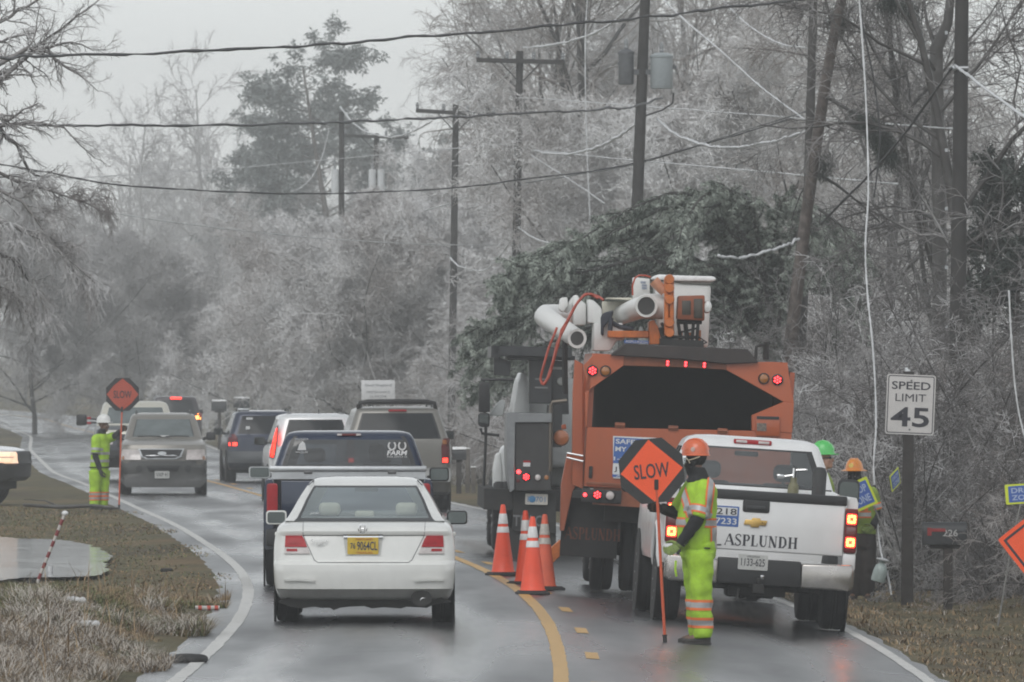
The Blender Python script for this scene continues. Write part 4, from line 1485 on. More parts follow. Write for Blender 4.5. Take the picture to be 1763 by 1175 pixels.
    for sx in (-1, 1):
        for yy in (1.02, 3.80):
            wheel(t, sx * .795, yy, .325, .225, sx); arch(t, sx * .917, yy, .325, sx)
        mirror(t, sx * .945, 2.85, 1.035, .215, .145, PW if sx < 0 else MAT_TRIM, sx, PW if sx < 0 else None)
        b = MB(); b.box(sx * .90 - .03, sx * .90 + .03, 2.0, 2.2, .86, .90, .012); b.box(sx * .90 - .03, sx * .90 + .03, 1.2, 1.4, .87, .91, .012)
        b.obj('door_handle', PW, t)
        b = MB(); b.tube([(sx * .585, 1.42, 1.39), (sx * .545, 1.62, 1.428), (sx * .515, 2.2, 1.452), (sx * .53, 2.5, 1.436)], .006, 5)
        b.obj('roof_moulding', MAT_INK, t)
    # inside
    b = MB(); b.box(-.74, .74, .62, 1.25, 1.047, 1.07, .01); b.box(-.7, .7, 2.95, 3.4, 1.047, 1.09, .02); b.obj('parcel_shelf', M('grey_shelf', (.25, .25, .23), .8), t)
    for px in (565, 699):
        x, z = L(px, 878.5); headrest(t, x, 1.17, z + .005, .225, .135, MAT_SEAT, .10)
    x, z = L(626, 883); headrest(t, x, 1.17, z - .02, .20, .07, MAT_SEAT, .10)
    b = MB(); b.tube([(-.38, 2.78, .97), (-.25, 2.76, 1.12), (-.38, 2.74, 1.17), (-.5, 2.76, 1.12), (-.38, 2.78, .97)], .014, 6); b.box(-.12, .12, 2.62, 2.66, 1.31, 1.36, .01); b.obj('steering_wheel', MAT_INT, t)
    x, z = L(540, 884)
    s = text('window_sticker', 'JFK', .10, .035, (x, .60, z), MAT_WHITEINK, t, rot=(R(-62), 0, 0), shear=.2)
    place(t, 627, 97.3, R(.35))
    return t


# ================================================================== pick-up builder
def bed_truck(t, P, L):
    """Cab, bed, tailgate, bumper and wheels of a pick-up seen from behind. P holds its measures."""
    pm, hw, bz, bl = P['paint'], P['hw'], P['bed_z'], P['bed_l']
    b = MB()
    # bed sides with a rolled rail, floor and headboard
    for sx in (-1, 1):
        prof = [(hw * sx, P['sill']), (hw * 1.0 * sx, P['sill'] + .2), ((hw + .012) * sx, .85), (hw * sx, bz - .06), ((hw - .02) * sx, bz - .005), ((hw - .09) * sx, bz), ((hw - .11) * sx, bz - .05), ((hw - .11) * sx, P['sill'])]
        b.prism(prof, .05, bl, 'y', .006, 1)
    b.box(-hw + .1, hw - .1, .08, bl, .62, .70)
    b.box(-hw + .1, hw - .1, bl - .06, bl, .62, bz - .01)
    b.obj('bed', pm, t)
    sh = shell([(P['sill'], hw - .02, bl + .03, P['len'] - .02, .06, .3), (.7, hw, bl + .02, P['len'], .06, .35), (.95, hw + .005, bl + .02, P['len'], .06, .35), (bz - .1, hw - .01, bl + .02, P['len'] - .1, .06, .3), (bz + .0, hw - .05, bl + .03, P['cowl'] + .4, .06, .2), (bz + .03, hw - .11, bl + .04, P['cowl'], .06, .15)], sfr=(0, .2, .4, .6, .8, 1), bow_r=.02, bow_f=.15)
    weld(sh['body'], 'cab', pm, t)
    gk, c = P['gh'], P['gcls']
    gl = shell(gk, xfr=P.get('xfr', (0, .3, .6, .85, .93, 1)), sfr=(0, .04, .46, .52, .94, 1), na=4, bow_r=.03, bow_f=.16, cls=c, cap_bot=False)
    weld(gl['body'], 'roof', pm, t, 50)
    for k, nm, mt in (('glass', 'rear_window', P['rglass']), ('screen', 'windscreen', P.get('fglass', GLASS)), ('side', 'side_window', GLASS_G if P['rglass'] is not GLASS_D else GLASS_D), ('trim', 'window_trim', MAT_TRIM)):
        if k in gl:
            (islands if k in ('side', 'trim') else weld)(gl[k], nm, mt, t)
    b = MB(); b.box(-hw + .14, hw - .14, bl + .06, P['cowl'] + .1, bz + .03, bz + .045); b.obj('cabin_floor', MAT_INT, t)
    # frame, axle, spare
    b = MB(); b.box(-.55, -.42, .1, P['len'] - .4, .40, .58); b.box(.42, .55, .1, P['len'] - .4, .40, .58)
    b.tube([(-.75, P['axle'], P['wr']), (.75, P['axle'], P['wr'])], .055, 8); b.lathe([(.05, -.18), (.17, -.08), (.17, .08), (.05, .18)], (.0, P['axle'], P['wr']), 'x', 14)
    b.lathe([(.2, -.1), (.34, -.09), (.35, 0), (.34, .09), (.2, .1)], (0, .75, .52), 'z', 20); b.box(-.8, .8, bl, P['len'] - .6, .36, .6)
    b.tube([(hw - .35, .3, .42), (hw - .33, 1.6, .42)], .045, 8)
    b.obj('chassis', MAT_UNDER, t)
    for sx in (-1, 1):
        for yy in (P['axle'], P['axle'] + P['wb']):
            wheel(t, sx * (P['track']), yy, P['wr'], P['ww'], sx, P.get('rim', MAT_RIM)); arch(t, sx * (hw + .008), yy, P['wr'], sx)
    return t


# ================================================================== blue pick-up ahead of the saloon
def blue_pickup():
    t = thing('pickup_truck', 'dark blue pickup truck with an aluminium toolbox and a window sticker reading FARM', 'pickup')
    L = Loc(601, 1015, 145)
    PB = paint('blue_truck_paint', (.008, .018, .048), (.055, .053, .05), 1.0, rough=.2, amount=.8)
    def cls(i, z, k):
        if z == 'R':
            return 'glass' if 0 < i < 3 and k < 4 else ('trim' if i < 4 and k == 4 else 'body')
        if z == 'F':
            return 'screen' if 0 < i < 3 and k < 4 else 'body'
        if z == 'S':
            return 'side' if 1 <= i < 3 and k in (1, 3) else 'body'
        return 'body'
    gh = [(1.30, .93, 2.02, 4.2, .09, .2), (1.385, .915, 2.05, 4.1, .09, .2), (1.58, .85, 2.10, 3.75, .09, .2), (1.745, .79, 2.15, 3.45, .09, .2), (1.79, .765, 2.18, 3.35, .10, .2), (1.825, .73, 2.24, 3.2, .12, .2), (1.845, .66, 2.36, 3.0, .13, .2), (1.855, .56, 2.5, 2.9, .12, .2)]
    P = dict(paint=PB, hw=1.0, bed_z=1.285, bed_l=2.0, sill=.45, len=5.6, cowl=4.2, gh=gh, gcls=cls, rglass=GLASS_D, axle=1.25, wb=3.5, wr=.39, ww=.27, track=.86)
    bed_truck(t, P, L)
    b = MB(); b.box(-.80, .80, .0, .07, .72, 1.27, .015); b.obj('tailgate', PB, t)
    b = MB(); b.box(-.98, .98, -.12, .06, .50, .70, .03); b.obj('bumper', MAT_BLACK, t)
    for sx in (-1, 1):
        b = MB(); b.prism(rrect(sx * .905, 1.03, .13, .42, .03), -.02, .10, 'y', .008); b.obj('tail_lamp', MAT_LENS, t)
        b = MB(); b.prism(rrect(sx * .905, .86, .115, .07, .01), -.026, .08, 'y', .006); b.obj('reversing_lens', MAT_CLEAR, t.children[-1])
    # toolbox
    b = MB(); b.box(-.955, .935, 1.42, 1.98, 1.365, 1.43, .012); o = b.obj('toolbox_lid', MAT_ALU, t)
    b = MB(); b.box(-.93, .92, 1.45, 1.96, 1.275, 1.366); b.obj('toolbox', MAT_ALU, t)
    for px in (530, 676):
        x, z = L(px, 818); b = MB(); b.box(x - .05, x + .05, 1.42, 1.455, z - .02, z + .03, .006); b.obj('latch', MAT_RIM, t)
    b = MB(); b.box(-.145, .145, 2.165, 2.21, 1.79, 1.82, .008); b.obj('brake_lamp', MAT_LENSD, t)
    for sx in (-1, 1):
        b = MB(); b.box(sx * .115 - .03, sx * .115 + .03, 2.158, 2.2, 1.793, 1.817, .006); b.obj('cargo_lens', MAT_CLEAR, t)
    mirror(t, -1.10, 3.6, 1.335, .27, .15, MAT_BLACK, -1, MAT_ALU); mirror(t, 1.10, 3.6, 1.31, .24, .17, MAT_BLACK, 1)
    # stickers on the glass
    def gy(z):
        return 2.05 + (z - 1.385) * .28 - .012
    x, z = L(706 - 12, 785)
    for k, txt, w, h, dz in ((0, 'FARM', .245, .062, .0), (1, 'PARK SERVICE VA', .24, .02, -.047)):
        text('window_lettering', txt, w, h, (x - .06, gy(z), z + dz), MAT_WHITEINK, t, rot=(R(-15), 0, 0), bold=.03 if k == 0 else 0, shear=.15)
    b = MB()
    for q in (-1, 1):
        cx = x - .06 + q * .062
        b.tube([(cx + .042 * math.sin(a), gy(z + .085 - .045 * math.cos(a)), z + .085 - .05 * math.cos(a)) for a in np.linspace(-2.5, 2.5, 15)], .011, 6)
    b.obj('horseshoe_sticker', MAT_WHITEINK, t)
    x, z = L(518, 773)
    b = MB()
    b.prism([(x - .05, z - .05), (x + .055, z - .05), (x + .04, z + .03), (x + .01, z + .06), (x - .03, z + .02)], gy(z), gy(z) + .004, 'y')
    o = b.obj('window_sticker', MAT_WHITEINK, t)
    text('window_lettering', 'DELMARVA', .16, .022, (x, gy(z + .09), z + .085), MAT_WHITEINK, o)
    text('window_lettering', 'WILDLIFE', .15, .022, (x, gy(z - .075), z - .075), MAT_WHITEINK, o)
    for sx in (-.42, .40):
        headrest(t, sx, 2.9, 1.55, .27, .18, MAT_SEATD)
    b = MB(); b.lathe([(.001, -.13), (.07, -.11), (.09, -.03), (.095, .04), (.075, .10), (.001, .13)], (.33, 2.75, 1.58), 'z', 16); b.box(.13, .55, 2.65, 2.85, 1.3, 1.46, .06)
    b.obj('driver_silhouette' if False else 'seat_cover', MAT_INT, t)
    place(t, 600, 113.8, R(.8))
    return t


# ================================================================== generic SUV / van for the queue
def suv(name, label, cat, px, D, paintm, hw=.92, H=1.75, length=4.6, yaw=0.0, front=False, rack=True, rz0=1.02, gt=.62, glass=MAT_DARKGLASS, lamp=None, lit=(), mirrors=(-1, 1), mirror_mat=MAT_BLACK, rr=.16, wr=.36, low=None, extra=None, belt=None, wide_glass=.93):
    """Estate-shaped car seen from behind; glass panes lie in its upper part."""
    t = thing(name, label, cat)
    bz = belt or rz0
    k = [(.30, hw - .06, .12, length - .1, .2, .4), (.36, hw - .02, .05, length, .2, .5), (.55, hw, .0, length + .02, .18, .5), (.66, hw, .01, length + .02, .18, .5), (.69, hw, .07, length + .02, .18, .5),
         (.85, hw, .08, length, .16, .5), (bz - .06, hw - .01, .09, length - .25, .16, .45), (bz, hw - .03, .10, length - .8, .16, .4), (bz + .02, hw - .06, .12, length - .95, .15, .35)]
    sh = shell(k, sfr=(0, .15, .3, .5, .7, .85, 1), bow_r=.07, bow_f=.2)
    body = weld(sh['body'], 'body', paintm, t)
    T = hw * gt / .62
    def mixw(f):
        return (hw - .04) * (1 - f) + (hw * .78) * f
    zt = H - .10
    gh = [(bz, hw - .04, .11, length - 1.15, rr, .2), (bz + .05, mixw(.08), .13, length - 1.22, rr, .2), (bz + (zt - bz) * .55, mixw(.5), .24, length - 1.75, rr, .2), (zt - .02, mixw(.92), .38, length - 2.15, rr, .2), (zt + .03, mixw(1.0), .40, length - 2.2, rr, .2), (zt + .065, hw * .73, .46, length - 2.3, rr, .2), (zt + .09, hw * .64, .58, length - 2.5, rr, .2), (H, hw * .52, .75, length - 2.7, rr, .2)]
    def cls(i, z, kk):
        if z == 'R':
            return 'glass' if 0 < i < 3 and kk < 3 else ('trim' if 0 < i < 3 and kk == 3 else 'body')
        if z == 'F':
            return 'screen' if 0 < i < 3 and kk < 3 else 'body'
        if z == 'S':
            return 'side' if 1 <= i < 3 and kk in (1, 3, 5) else ('trim' if 1 <= i < 3 else 'body')
        return 'body'
    g = shell(gh, xfr=(0, .4, .8, wide_glass, wide_glass + .05, 1), sfr=(0, .06, .3, .34, .62, .66, .96, 1), na=4, bow_r=.08, bow_f=.15, cls=cls, cap_bot=False)
    roof = weld(g['body'], 'roof', paintm, t, 50)
    weld(g['glass'], 'rear_window', glass, t); weld(g['screen'], 'windscreen', glass if not front else MATS.get('front_screen', glass), t); islands(g['side'], 'side_window', glass, t); islands(g['trim'], 'window_trim', MAT_TRIM, t)
    for sx in (-1, 1):
        for yy in (.95, length - .95):
            wheel(t, sx * (hw - .12), yy, wr, .23, sx); arch(t, sx * (hw + .005), yy, wr, sx)
        if sx in mirrors:
            mirror(t, sx * (hw + .10), length - 1.75 if not front else length - 1.55, bz + .10, .22, .16, mirror_mat, sx, front=front)
        if rack:
            b = MB(); yb = length - 2.2
            b.tube([(sx * hw * .66, .72, H - .04), (sx * hw * .66, .85, H + .035), (sx * hw * .66, yb * .6, H + .04), (sx * hw * .66, yb - .2, H + .03), (sx * hw * .66, yb, H - .04)], .018, 6)
            b.obj('roof_rail', MAT_BLACK if rack is True else rack, t)
    b = MB(); b.box(-hw + .2, hw - .2, .4, length - .5, .22, .42); b.obj('underbody', MAT_UNDER, t)
    bv = bvh_of([body, roof])
    if extra:
        extra(t, bv, body, roof)
    place(t, px, D, yaw)
    return t


def lamp_pair(t, bv, pts, mat, sides=(-1, 1), lit=None, name='tail_lamp'):
    for sx in sides:
        o = conform(name, bv, [(x * sx, z) for x, z in pts], mat, t, .008, .02, cuts=2)
        if lit:
            conform('lit_bulb', bv, [(x * sx, z) for x, z in lit[0]], lit[1], o, .012, .02, cuts=1)


def queue():
    # tan big SUV in the right lane
    PT = paint('pewter_paint', (.20, .19, .17), (.05, .048, .045), 1.0, .3, .3)
    def ex(t, bv, body, roof):
        lamp_pair(t, bv, [(.80, 1.36), (.955, 1.36), (.97, 1.0), (.96, .90), (.82, .90)], MAT_LENSD, lit=([(.83, .99), (.93, .99), (.93, .91), (.83, .91)], MAT_LIT))
        for sx in (-1, 1):
            conform('amber_lens', bv, [(sx * .83, 1.33), (sx * .94, 1.33), (sx * .94, 1.25), (sx * .83, 1.25)], MAT_AMBER, t, .012, .02, cuts=1)
        b = MB(); b.tube([(-.72, .62, 1.90), (-.70, .55, 2.02), (-.55, .5, 2.05), (0, .48, 2.055), (.55, .5, 2.05), (.70, .55, 2.02), (.72, .62, 1.90)], .04, 8)
        b.box(-.70, .70, .5, .58, 1.99, 2.04, .01); b.obj('rear_deflector', MAT_BLACK, t)
        b = MB(); b.box(-.17, .17, .36, .42, 1.86, 1.90, .006); b.obj('brake_lamp', MAT_LENS, t)
        conform('bumper', bv, [(-.97, .80), (.97, .80), (.97, .55), (-.97, .55)], M('grey_bumper', (.33, .33, .32), .5), t, .06, .08)
        conform('plate_panel', bv, [(-.2, 1.06), (.2, 1.06), (.2, .86), (-.2, .86)], MAT_PLATEW, t, .01, .01)
    suv('sport_utility', 'big pewter sport utility with a black window and roof deflector, in the right lane', 'car', 686, 179, PT, hw=1.0, H=1.95, length=5.2, extra=ex, rz0=1.30, rr=.12, wr=.40, yaw=R(3.2), mirrors=(-1, 1), wide_glass=.93)
    # white compact SUV behind the blue pick-up
    PWh = paint('white_suv_paint', (.74, .75, .75), (.25, .24, .22), .8, .2, .25)
    def ex(t, bv, body, roof):
        for sx in (-1, 1):
            o = conform('tail_lamp', bv, [(sx * .75, 1.56), (sx * .80, 1.50), (sx * .925, 1.05), (sx * .94, .90), (sx * .84, .90), (sx * .80, 1.10)], MAT_LENSD, t, .012, .03, cuts=3)
            conform('lit_bulb', bv, [(sx * .765, 1.50), (sx * .80, 1.47), (sx * .90, 1.05), (sx * .90, .92), (sx * .85, .92), (sx * .82, 1.10)], MAT_LIT, o, .03, .03, cuts=3)
        b = MB(); b.tube([(.08, .9, 1.78), (.08, 1.0, 1.86)], .012, 5); b.obj('aerial', MAT_BLACK, t)
        for sx in (-1, 1):
            b = MB(); b.box(sx * .52 - .05, sx * .52 + .05, .72, .8, 1.74, 1.80, .012); b.obj('rail_foot', MAT_RIM, t)
        b = MB(); b.tube([(0.06, .2, 1.22), (.1, .27, 1.5)], .012, 5); b.obj('rear_wiper', MAT_BLACK, t)
        conform('window_sticker', bv, [(-.60, 1.36), (-.50, 1.36), (-.50, 1.27), (-.60, 1.27)], M('teal_sticker', (.05, .30, .30), .5), t, .012, .004)
    suv('sport_utility', 'white compact sport utility with tall lit tail lamps, half hidden by the blue pickup', 'car', 545, 190, PWh, hw=.93, H=1.78, length=4.5, extra=ex, rz0=1.12, rr=.20, yaw=R(3.6), rack=False)
    # dark blue SUV left of it
    PDB = paint('navy_suv_paint', (.014, .022, .050), (.06, .06, .058), .9, .3, .3, amount=.9)
    def ex(t, bv, body, roof):
        lamp_pair(t, bv, [(.66, 1.16), (.84, 1.14), (.88, 1.0), (.88, .86), (.66, .86)], MAT_LENSD, lit=([(.67, .95), (.86, .95), (.86, .87), (.67, .87)], MAT_LIT))
        for x, z, w, h in ((-.38, 1.52, .16, .05), (-.42, 1.30, .10, .07)):
            conform('window_sticker', bv, rrect(x, z, w, h, .01), MAT_WHITEINK, t, .012, .004)
        b = MB(); b.tube([(-.5, .9, 1.70), (.5, .9, 1.70)], .02, 6); b.box(-.62, -.35, .8, .95, 1.70, 1.76, .01); b.obj('cross_bar', MAT_ALU, t)
        b = MB(); b.box(-.12, .12, -.0, .1, .92, 1.0); b.obj('handle_bar', MAT_BLACK, t)
        conform('bumper', bv, [(-.9, .74), (.9, .74), (.9, .46), (-.9, .46)], M('dark_grey_bumper', (.075, .08, .085), .5), t, .04, .06)
    suv('sport_utility', 'small navy sport utility with low tail lamps, leftmost of the cars driving away', 'car', 457, 228, PDB, hw=.89, H=1.70, length=4.4, extra=ex, rz0=1.10, yaw=R(4.5))
    # dark SUV braking far ahead
    PDK = paint('maroon_suv_paint', (.030, .022, .026), (.10, .095, .09), .8, .25, .3)
    def ex(t, bv, body, roof):
        lamp_pair(t, bv, [(.68, 1.22), (.93, 1.20), (.95, .92), (.68, .92)], MAT_LENSD, lit=([(.71, 1.18), (.90, 1.18), (.90, .96), (.71, .96)], MAT_HOT))
        b = MB(); b.box(-.2, .2, .34, .42, 1.70, 1.77, .01); b.obj('brake_lamp', MAT_LIT, t)
    suv('sport_utility', 'dark sport utility with bright brake lamps, farthest away behind the tan oncoming car', 'car', 304, 352, PDK, hw=.96, H=1.80, length=4.8, extra=ex, rz0=1.12, yaw=R(5.5), rack=MAT_ALU)

    # tan SUV coming towards us
    MATS['front_screen'] = M('windscreen_glass', (.115, .135, .135), .10, var=.25, scale=3, coat=.5)
    PTA = paint('tan_suv_paint', (.22, .205, .18), (.05, .048, .045), .95, .3, .3, amount=.8)
    t = thing('sport_utility', 'tan sport utility driving towards the photographer with its dark grille and white front plate', 'car')
    L = Loc(281.5, 846, 80.5)
    hw = .915
    # built facing -y: its nose is at y=0
    k = [(.38, hw - .05, .10, 4.5, .2, .2), (.44, hw - .01, .02, 4.6, .22, .2), (.58, hw, -.02, 4.6, .25, .2), (.78, hw, .0, 4.6, .25, .2), (.82, hw, .06, 4.6, .25, .2), (.98, hw, .07, 4.6, .25, .2), (1.06, hw - .01, .12, 4.55, .25, .2), (1.12, hw - .03, .35, 4.5, .25, .2), (1.17, hw - .08, .8, 4.5, .22, .2), (1.20, hw - .14, 1.1, 4.45, .2, .15)]
    sh = shell(k, sfr=(0, .15, .3, .5, .7, .85, 1), bow_r=.16, bow_f=.05)
    body = weld(sh['body'], 'body', PTA, t)
    gh = [(1.18, hw - .06, 1.05, 4.5, .16, .16), (1.23, hw - .09, 1.12, 4.45, .16, .16), (1.42, hw - .15, 1.42, 4.4, .15, .16), (1.60, hw - .205, 1.70, 4.35, .14, .16), (1.64, hw - .215, 1.76, 4.3, .14, .16), (1.69, hw - .25, 1.86, 4.25, .14, .16), (1.72, hw - .33, 2.0, 4.15, .14, .16), (1.735, hw - .45, 2.2, 4.0, .14, .16)]
    def cls(i, z, kk):
        if z == 'R':
            return 'screen' if 0 < i < 3 and kk < 4 else ('trim' if 0 < i < 3 and kk == 4 else 'body')
        if z == 'S':
            return 'side' if 1 <= i < 3 and kk in (1, 3, 5) else 'body'
        return 'body'
    g = shell(gh, xfr=(0, .3, .6, .9, .97, 1), sfr=(0, .06, .3, .34, .62, .66, .96, 1), na=4, bow_r=.14, bow_f=.05, cls=cls, cap_bot=False)
    weld(g['body'], 'roof', PTA, t, 50); weld(g['screen'], 'windscreen', MATS['front_screen'], t); islands(g['side'], 'side_window', MAT_DARKGLASS, t); islands(g['trim'], 'window_trim', MAT_TRIM, t)
    bv = bvh_of([body])
    GB = M('grey_front_bumper', (.062, .062, .060), .5, var=.2)
    conform('bumper', bv, L.poly([(208, 788), (355, 788), (356, 822), (345, 833), (218, 833), (207, 822)]), GB, t, .035, .06)
    conform('bumper_slot', bv, L.poly([(252, 796), (310, 796), (305, 806), (257, 806)]), MAT_BLACK, t, .098, .006)
    o = conform('grille', bv, L.poly([(238, 767), (317, 767), (312, 781), (303, 785), (252, 785), (243, 781)]), MAT_ALU, t, .03, .06)
    conform('grille_mesh', bv, L.poly([(241, 768.5), (314, 768.5), (309, 779.5), (301, 782.5), (254, 782.5), (246, 779.5)]), MAT_BLACK, o, .082, .012)
    for dz in (771.5, 775, 778.5):
        conform('grille_bar', bv, L.poly([(246, dz), (309, dz), (309, dz + .9), (246, dz + .9)]), M('grille_grey', (.06, .06, .06), .4), o, .092, .006, cuts=1)
    conform('badge', bv, [(a * .095 + L(279, 775)[0], b * .04 + L(279, 775)[1]) for a, b in circ(0, 0, 1, 18)], MAT_ALU, o, .098, .01, cuts=1)
    for sx in (-1, 1):
        f = lambda pts: [((x - 281.5) * sx + 281.5, y) for x, y in pts]
        o = conform('headlight', bv, L.poly(f([(322, 769), (352, 768), (355, 786), (320, 786)])), MAT_CLEAR, t, .02, .05)
        conform('amber_lens', bv, L.poly(f([(349, 779), (354.5, 779), (355, 786), (349, 786)])), MAT_AMBER, o, .03, .03, cuts=1)
        conform('fog_lamp', bv, [(a, b) for a, b in circ(sx * .52, L(0, 801)[1], .07, 16)], MAT_INT, t, .098, .008, cuts=1)
        mirror(t, sx * 1.02, 1.45, 1.24, .20, .17, MAT_BLACK, sx, front=True)
        for yy in (.92, 3.75):
            wheel(t, sx * (hw - .115), yy, .365, .24, sx); arch(t, sx * (hw + .006), yy, .365, sx)
        b = MB(); b.tube([(sx * .58, 2.1, 1.70), (sx * .58, 2.25, 1.765), (sx * .58, 3.6, 1.775), (sx * .58, 3.9, 1.70)], .02, 6); b.obj('roof_rail', MAT_BLACK, t)
        b = MB(); b.tube([(sx * .30 - .25, 1.06, 1.235), (sx * .30, 1.02, 1.245), (sx * .30 + .25, 1.07, 1.235)], .014, 5); b.obj('wiper', MAT_BLACK, t)
    b = MB(); b.box(-.08, .12, 1.07, 1.10, 1.23, 1.26); b.obj('paper', MAT_WHITEINK, t)
    x0, z0 = L(266, 818); x1, z1 = L(292, 805)
    plate(t, (x0 + x1) / 2, (z0 + z1) / 2, .31, .155, -.125, 'VXP 41', None)
    b = MB(); b.box(-.72, .72, .35, 4.2, .24, .46); b.lathe([(.1, -.2), (.14, -.1), (.14, .1), (.1, .2)], (.25, 3.2, .28), 'x', 12); b.obj('underbody', MAT_UNDER, t)
    for sx in (-.38, .38):
        headrest(t, sx, 2.3, 1.45, .25, .16, MAT_SEATD)
    place(t, 281.5, 204, R(2.2))

    # cream pick-up following it, half hidden by the flagger
    PCR = paint('cream_truck_paint', (.60, .58, .50), (.10, .095, .09), 1.0, .25, .3)
    t = thing('pickup_truck', 'cream roofed truck with big towing mirrors behind the flagger and the tan oncoming car', 'pickup')
    hw = .98
    NV = paint('navy_truck_paint', (.03, .035, .055), (.10, .095, .09), 1.0, .25, .3)
    k = [(.50, hw - .04, .08, 5.4, .15, .15), (.58, hw, .0, 5.5, .18, .15), (.85, hw, -.02, 5.5, .18, .15), (1.15, hw, .02, 5.5, .18, .15), (1.24, hw - .02, .10, 5.4, .18, .15), (1.30, hw - .06, .6, 5.4, .18, .15), (1.34, hw - .10, 1.05, 2.9, .18, .15)]
    sh = shell(k, sfr=(0, .15, .3, .5, .7, .85, 1), bow_r=.10, bow_f=.05)
    body = weld(sh['body'], 'body', NV, t)
    gh = [(1.32, hw - .04, 1.05, 3.4, .14, .1), (1.38, hw - .06, 1.12, 3.38, .14, .1), (1.58, hw - .12, 1.38, 3.32, .14, .1), (1.77, hw - .18, 1.62, 3.25, .13, .1), (1.81, hw - .19, 1.68, 3.2, .13, .1), (1.88, hw - .24, 1.78, 3.15, .13, .1), (1.92, hw - .36, 1.95, 3.0, .13, .1)]
    g = shell(gh, xfr=(0, .3, .6, .88, .96, 1), sfr=(0, .06, .3, .34, .62, .66, .96, 1), na=4, bow_r=.12, bow_f=.04, cls=cls, cap_bot=False)
    weld(g['body'], 'roof', PCR, t, 50); weld(g['screen'], 'windscreen', MATS['front_screen'], t); islands(g['side'], 'side_window', MAT_DARKGLASS, t); islands(g['trim'], 'window_trim', PCR, t)
    bv = bvh_of([body])
    conform('bonnet_edge', bv, [(-.86, 1.23), (.86, 1.23), (.86, 1.13), (-.86, 1.13)], PCR, t, .012, .02)
    conform('grille', bv, [(-.5, 1.1), (.5, 1.1), (.46, .82), (-.46, .82)], MAT_BLACK, t, .02, .04)
    conform('bumper', bv, [(-.96, .74), (.96, .74), (.96, .52), (-.96, .52)], MAT_BLACK, t, .08, .1)
    for sx in (-1, 1):
        conform('headlight', bv, rrect(sx * .73, .98, .32, .2, .03), MAT_CLEAR, t, .02, .04)
        b = MB(); b.box(sx * 1.31 - .13, sx * 1.31 + .13, 1.62, 1.74, 1.33, 1.60, .04, 3); b.tube([(sx * 1.2, 1.68, 1.5), (sx * .93, 1.68, 1.48)], .025, 6); b.tube([(sx * 1.2, 1.68, 1.4), (sx * .93, 1.68, 1.4)], .025, 6)
        o = b.obj('towing_mirror', MAT_BLACK, t)
        for zz in (1.36, 1.48):
            b = MB(); b.box(sx * 1.13 - .05, sx * 1.13 + .05, 1.60, 1.63, zz, zz + .06, .006); b.obj('marker_lens', MAT_LENS, o)
        for yy in (1.0, 4.4):
            wheel(t, sx * (hw - .13), yy, .40, .26, sx); arch(t, sx * (hw + .006), yy, .40, sx)
    b = MB(); b.box(-.75, .75, .35, 5.2, .32, .55); b.obj('underbody', MAT_UNDER, t)
    place(t, 235, 231, R(3.0))

    # white pick-up standing in the drive, nose to the right
    PWP = paint('white_pickup_paint', (.74, .75, .76), (.2, .2, .19), .8, .3, .25)
    t = thing('pickup_truck', 'white pickup truck with a black bumper and amber headlamp, parked at the left edge', 'pickup')
    k = [(.48, .93, .10, 5.4, .2, .15), (.56, .97, .0, 5.5, .28, .15), (.80, .98, -.02, 5.5, .28, .15), (.84, .98, .05, 5.5, .25, .15), (1.02, .98, .06, 5.5, .25, .15), (1.08, .97, .10, 5.45, .25, .15), (1.13, .94, .3, 5.4, .25, .15), (1.19, .88, 1.0, 5.35, .22, .15), (1.22, .80, 1.3, 3.4, .2, .15)]
    def cb(i, z, kk):
        return 'low' if i < 3 and z in ('R', 'CR') else 'body'
    sh = shell(k, sfr=(0, .15, .3, .5, .7, .85, 1), bow_r=.12, bow_f=.05, cls=cb)
    body = weld(sh['body'], 'body', PWP, t); lowb = weld(sh['low'], 'bumper', MAT_BLACK, t)
    gh = [(1.20, .92, 1.25, 3.6, .16, .1), (1.26, .90, 1.32, 3.58, .16, .1), (1.46, .84, 1.62, 3.55, .15, .1), (1.72, .77, 1.98, 3.5, .14, .1), (1.76, .76, 2.02, 3.45, .14, .1), (1.82, .70, 2.1, 3.4, .14, .1), (1.86, .6, 2.25, 3.3, .14, .1)]
    g = shell(gh, xfr=(0, .3, .6, .88, .96, 1), sfr=(0, .06, .3, .34, .62, .66, .96, 1), na=4, bow_r=.12, bow_f=.04, cls=cls, cap_bot=False)
    weld(g['body'], 'roof', PWP, t, 50); weld(g['screen'], 'windscreen', MATS['front_screen'], t); islands(g['side'], 'side_window', MAT_DARKGLASS, t); islands(g['trim'], 'window_trim', MAT_TRIM, t)
    bv = bvh_of([body, lowb])
    conform('grille', bv, [(-.56, 1.06), (.56, 1.06), (.52, .82), (-.52, .82)], MAT_BLACK, t, .02, .04)
    WL = M('lit_amber_headlamp', (.6, .5, .4), .2, emis=(1.0, .62, .40), estr=.75)
    for sx in (-1, 1):
        o = conform('headlight', bv, [(sx * .58, 1.05), (sx * .94, 1.04), (sx * .95, .83), (sx * .58, .83)], WL if sx < 0 else MAT_BLACK, t, .02, .05)
        conform('lamp_divider', bv, [(sx * .60, .945), (sx * .93, .945), (sx * .93, .925), (sx * .60, .925)], MAT_RIM, o, .03, .02, cuts=1)
        mirror(t, sx * 1.1, 1.7, 1.34, .22, .2, MAT_BLACK, sx, front=True)
        for yy in (1.0, 4.5):
            wheel(t, sx * .85, yy, .40, .26, sx); arch(t, sx * .985, yy, .40, sx)
    b = MB(); b.box(-.75, .75, .35, 5.2, .32, .52); b.obj('underbody', MAT_UNDER, t)
    b = MB(); b.box(-1.0, -.80, .06, .38, .84, 1.05, .03, 3); b.obj('corner_lamp', WL, t)
    b = MB(); b.box(-1.003, -.79, .05, .39, .94, .955); b.obj('lamp_divider', MAT_RIM, t)
    x = (44 - 881.5) * 187 / F
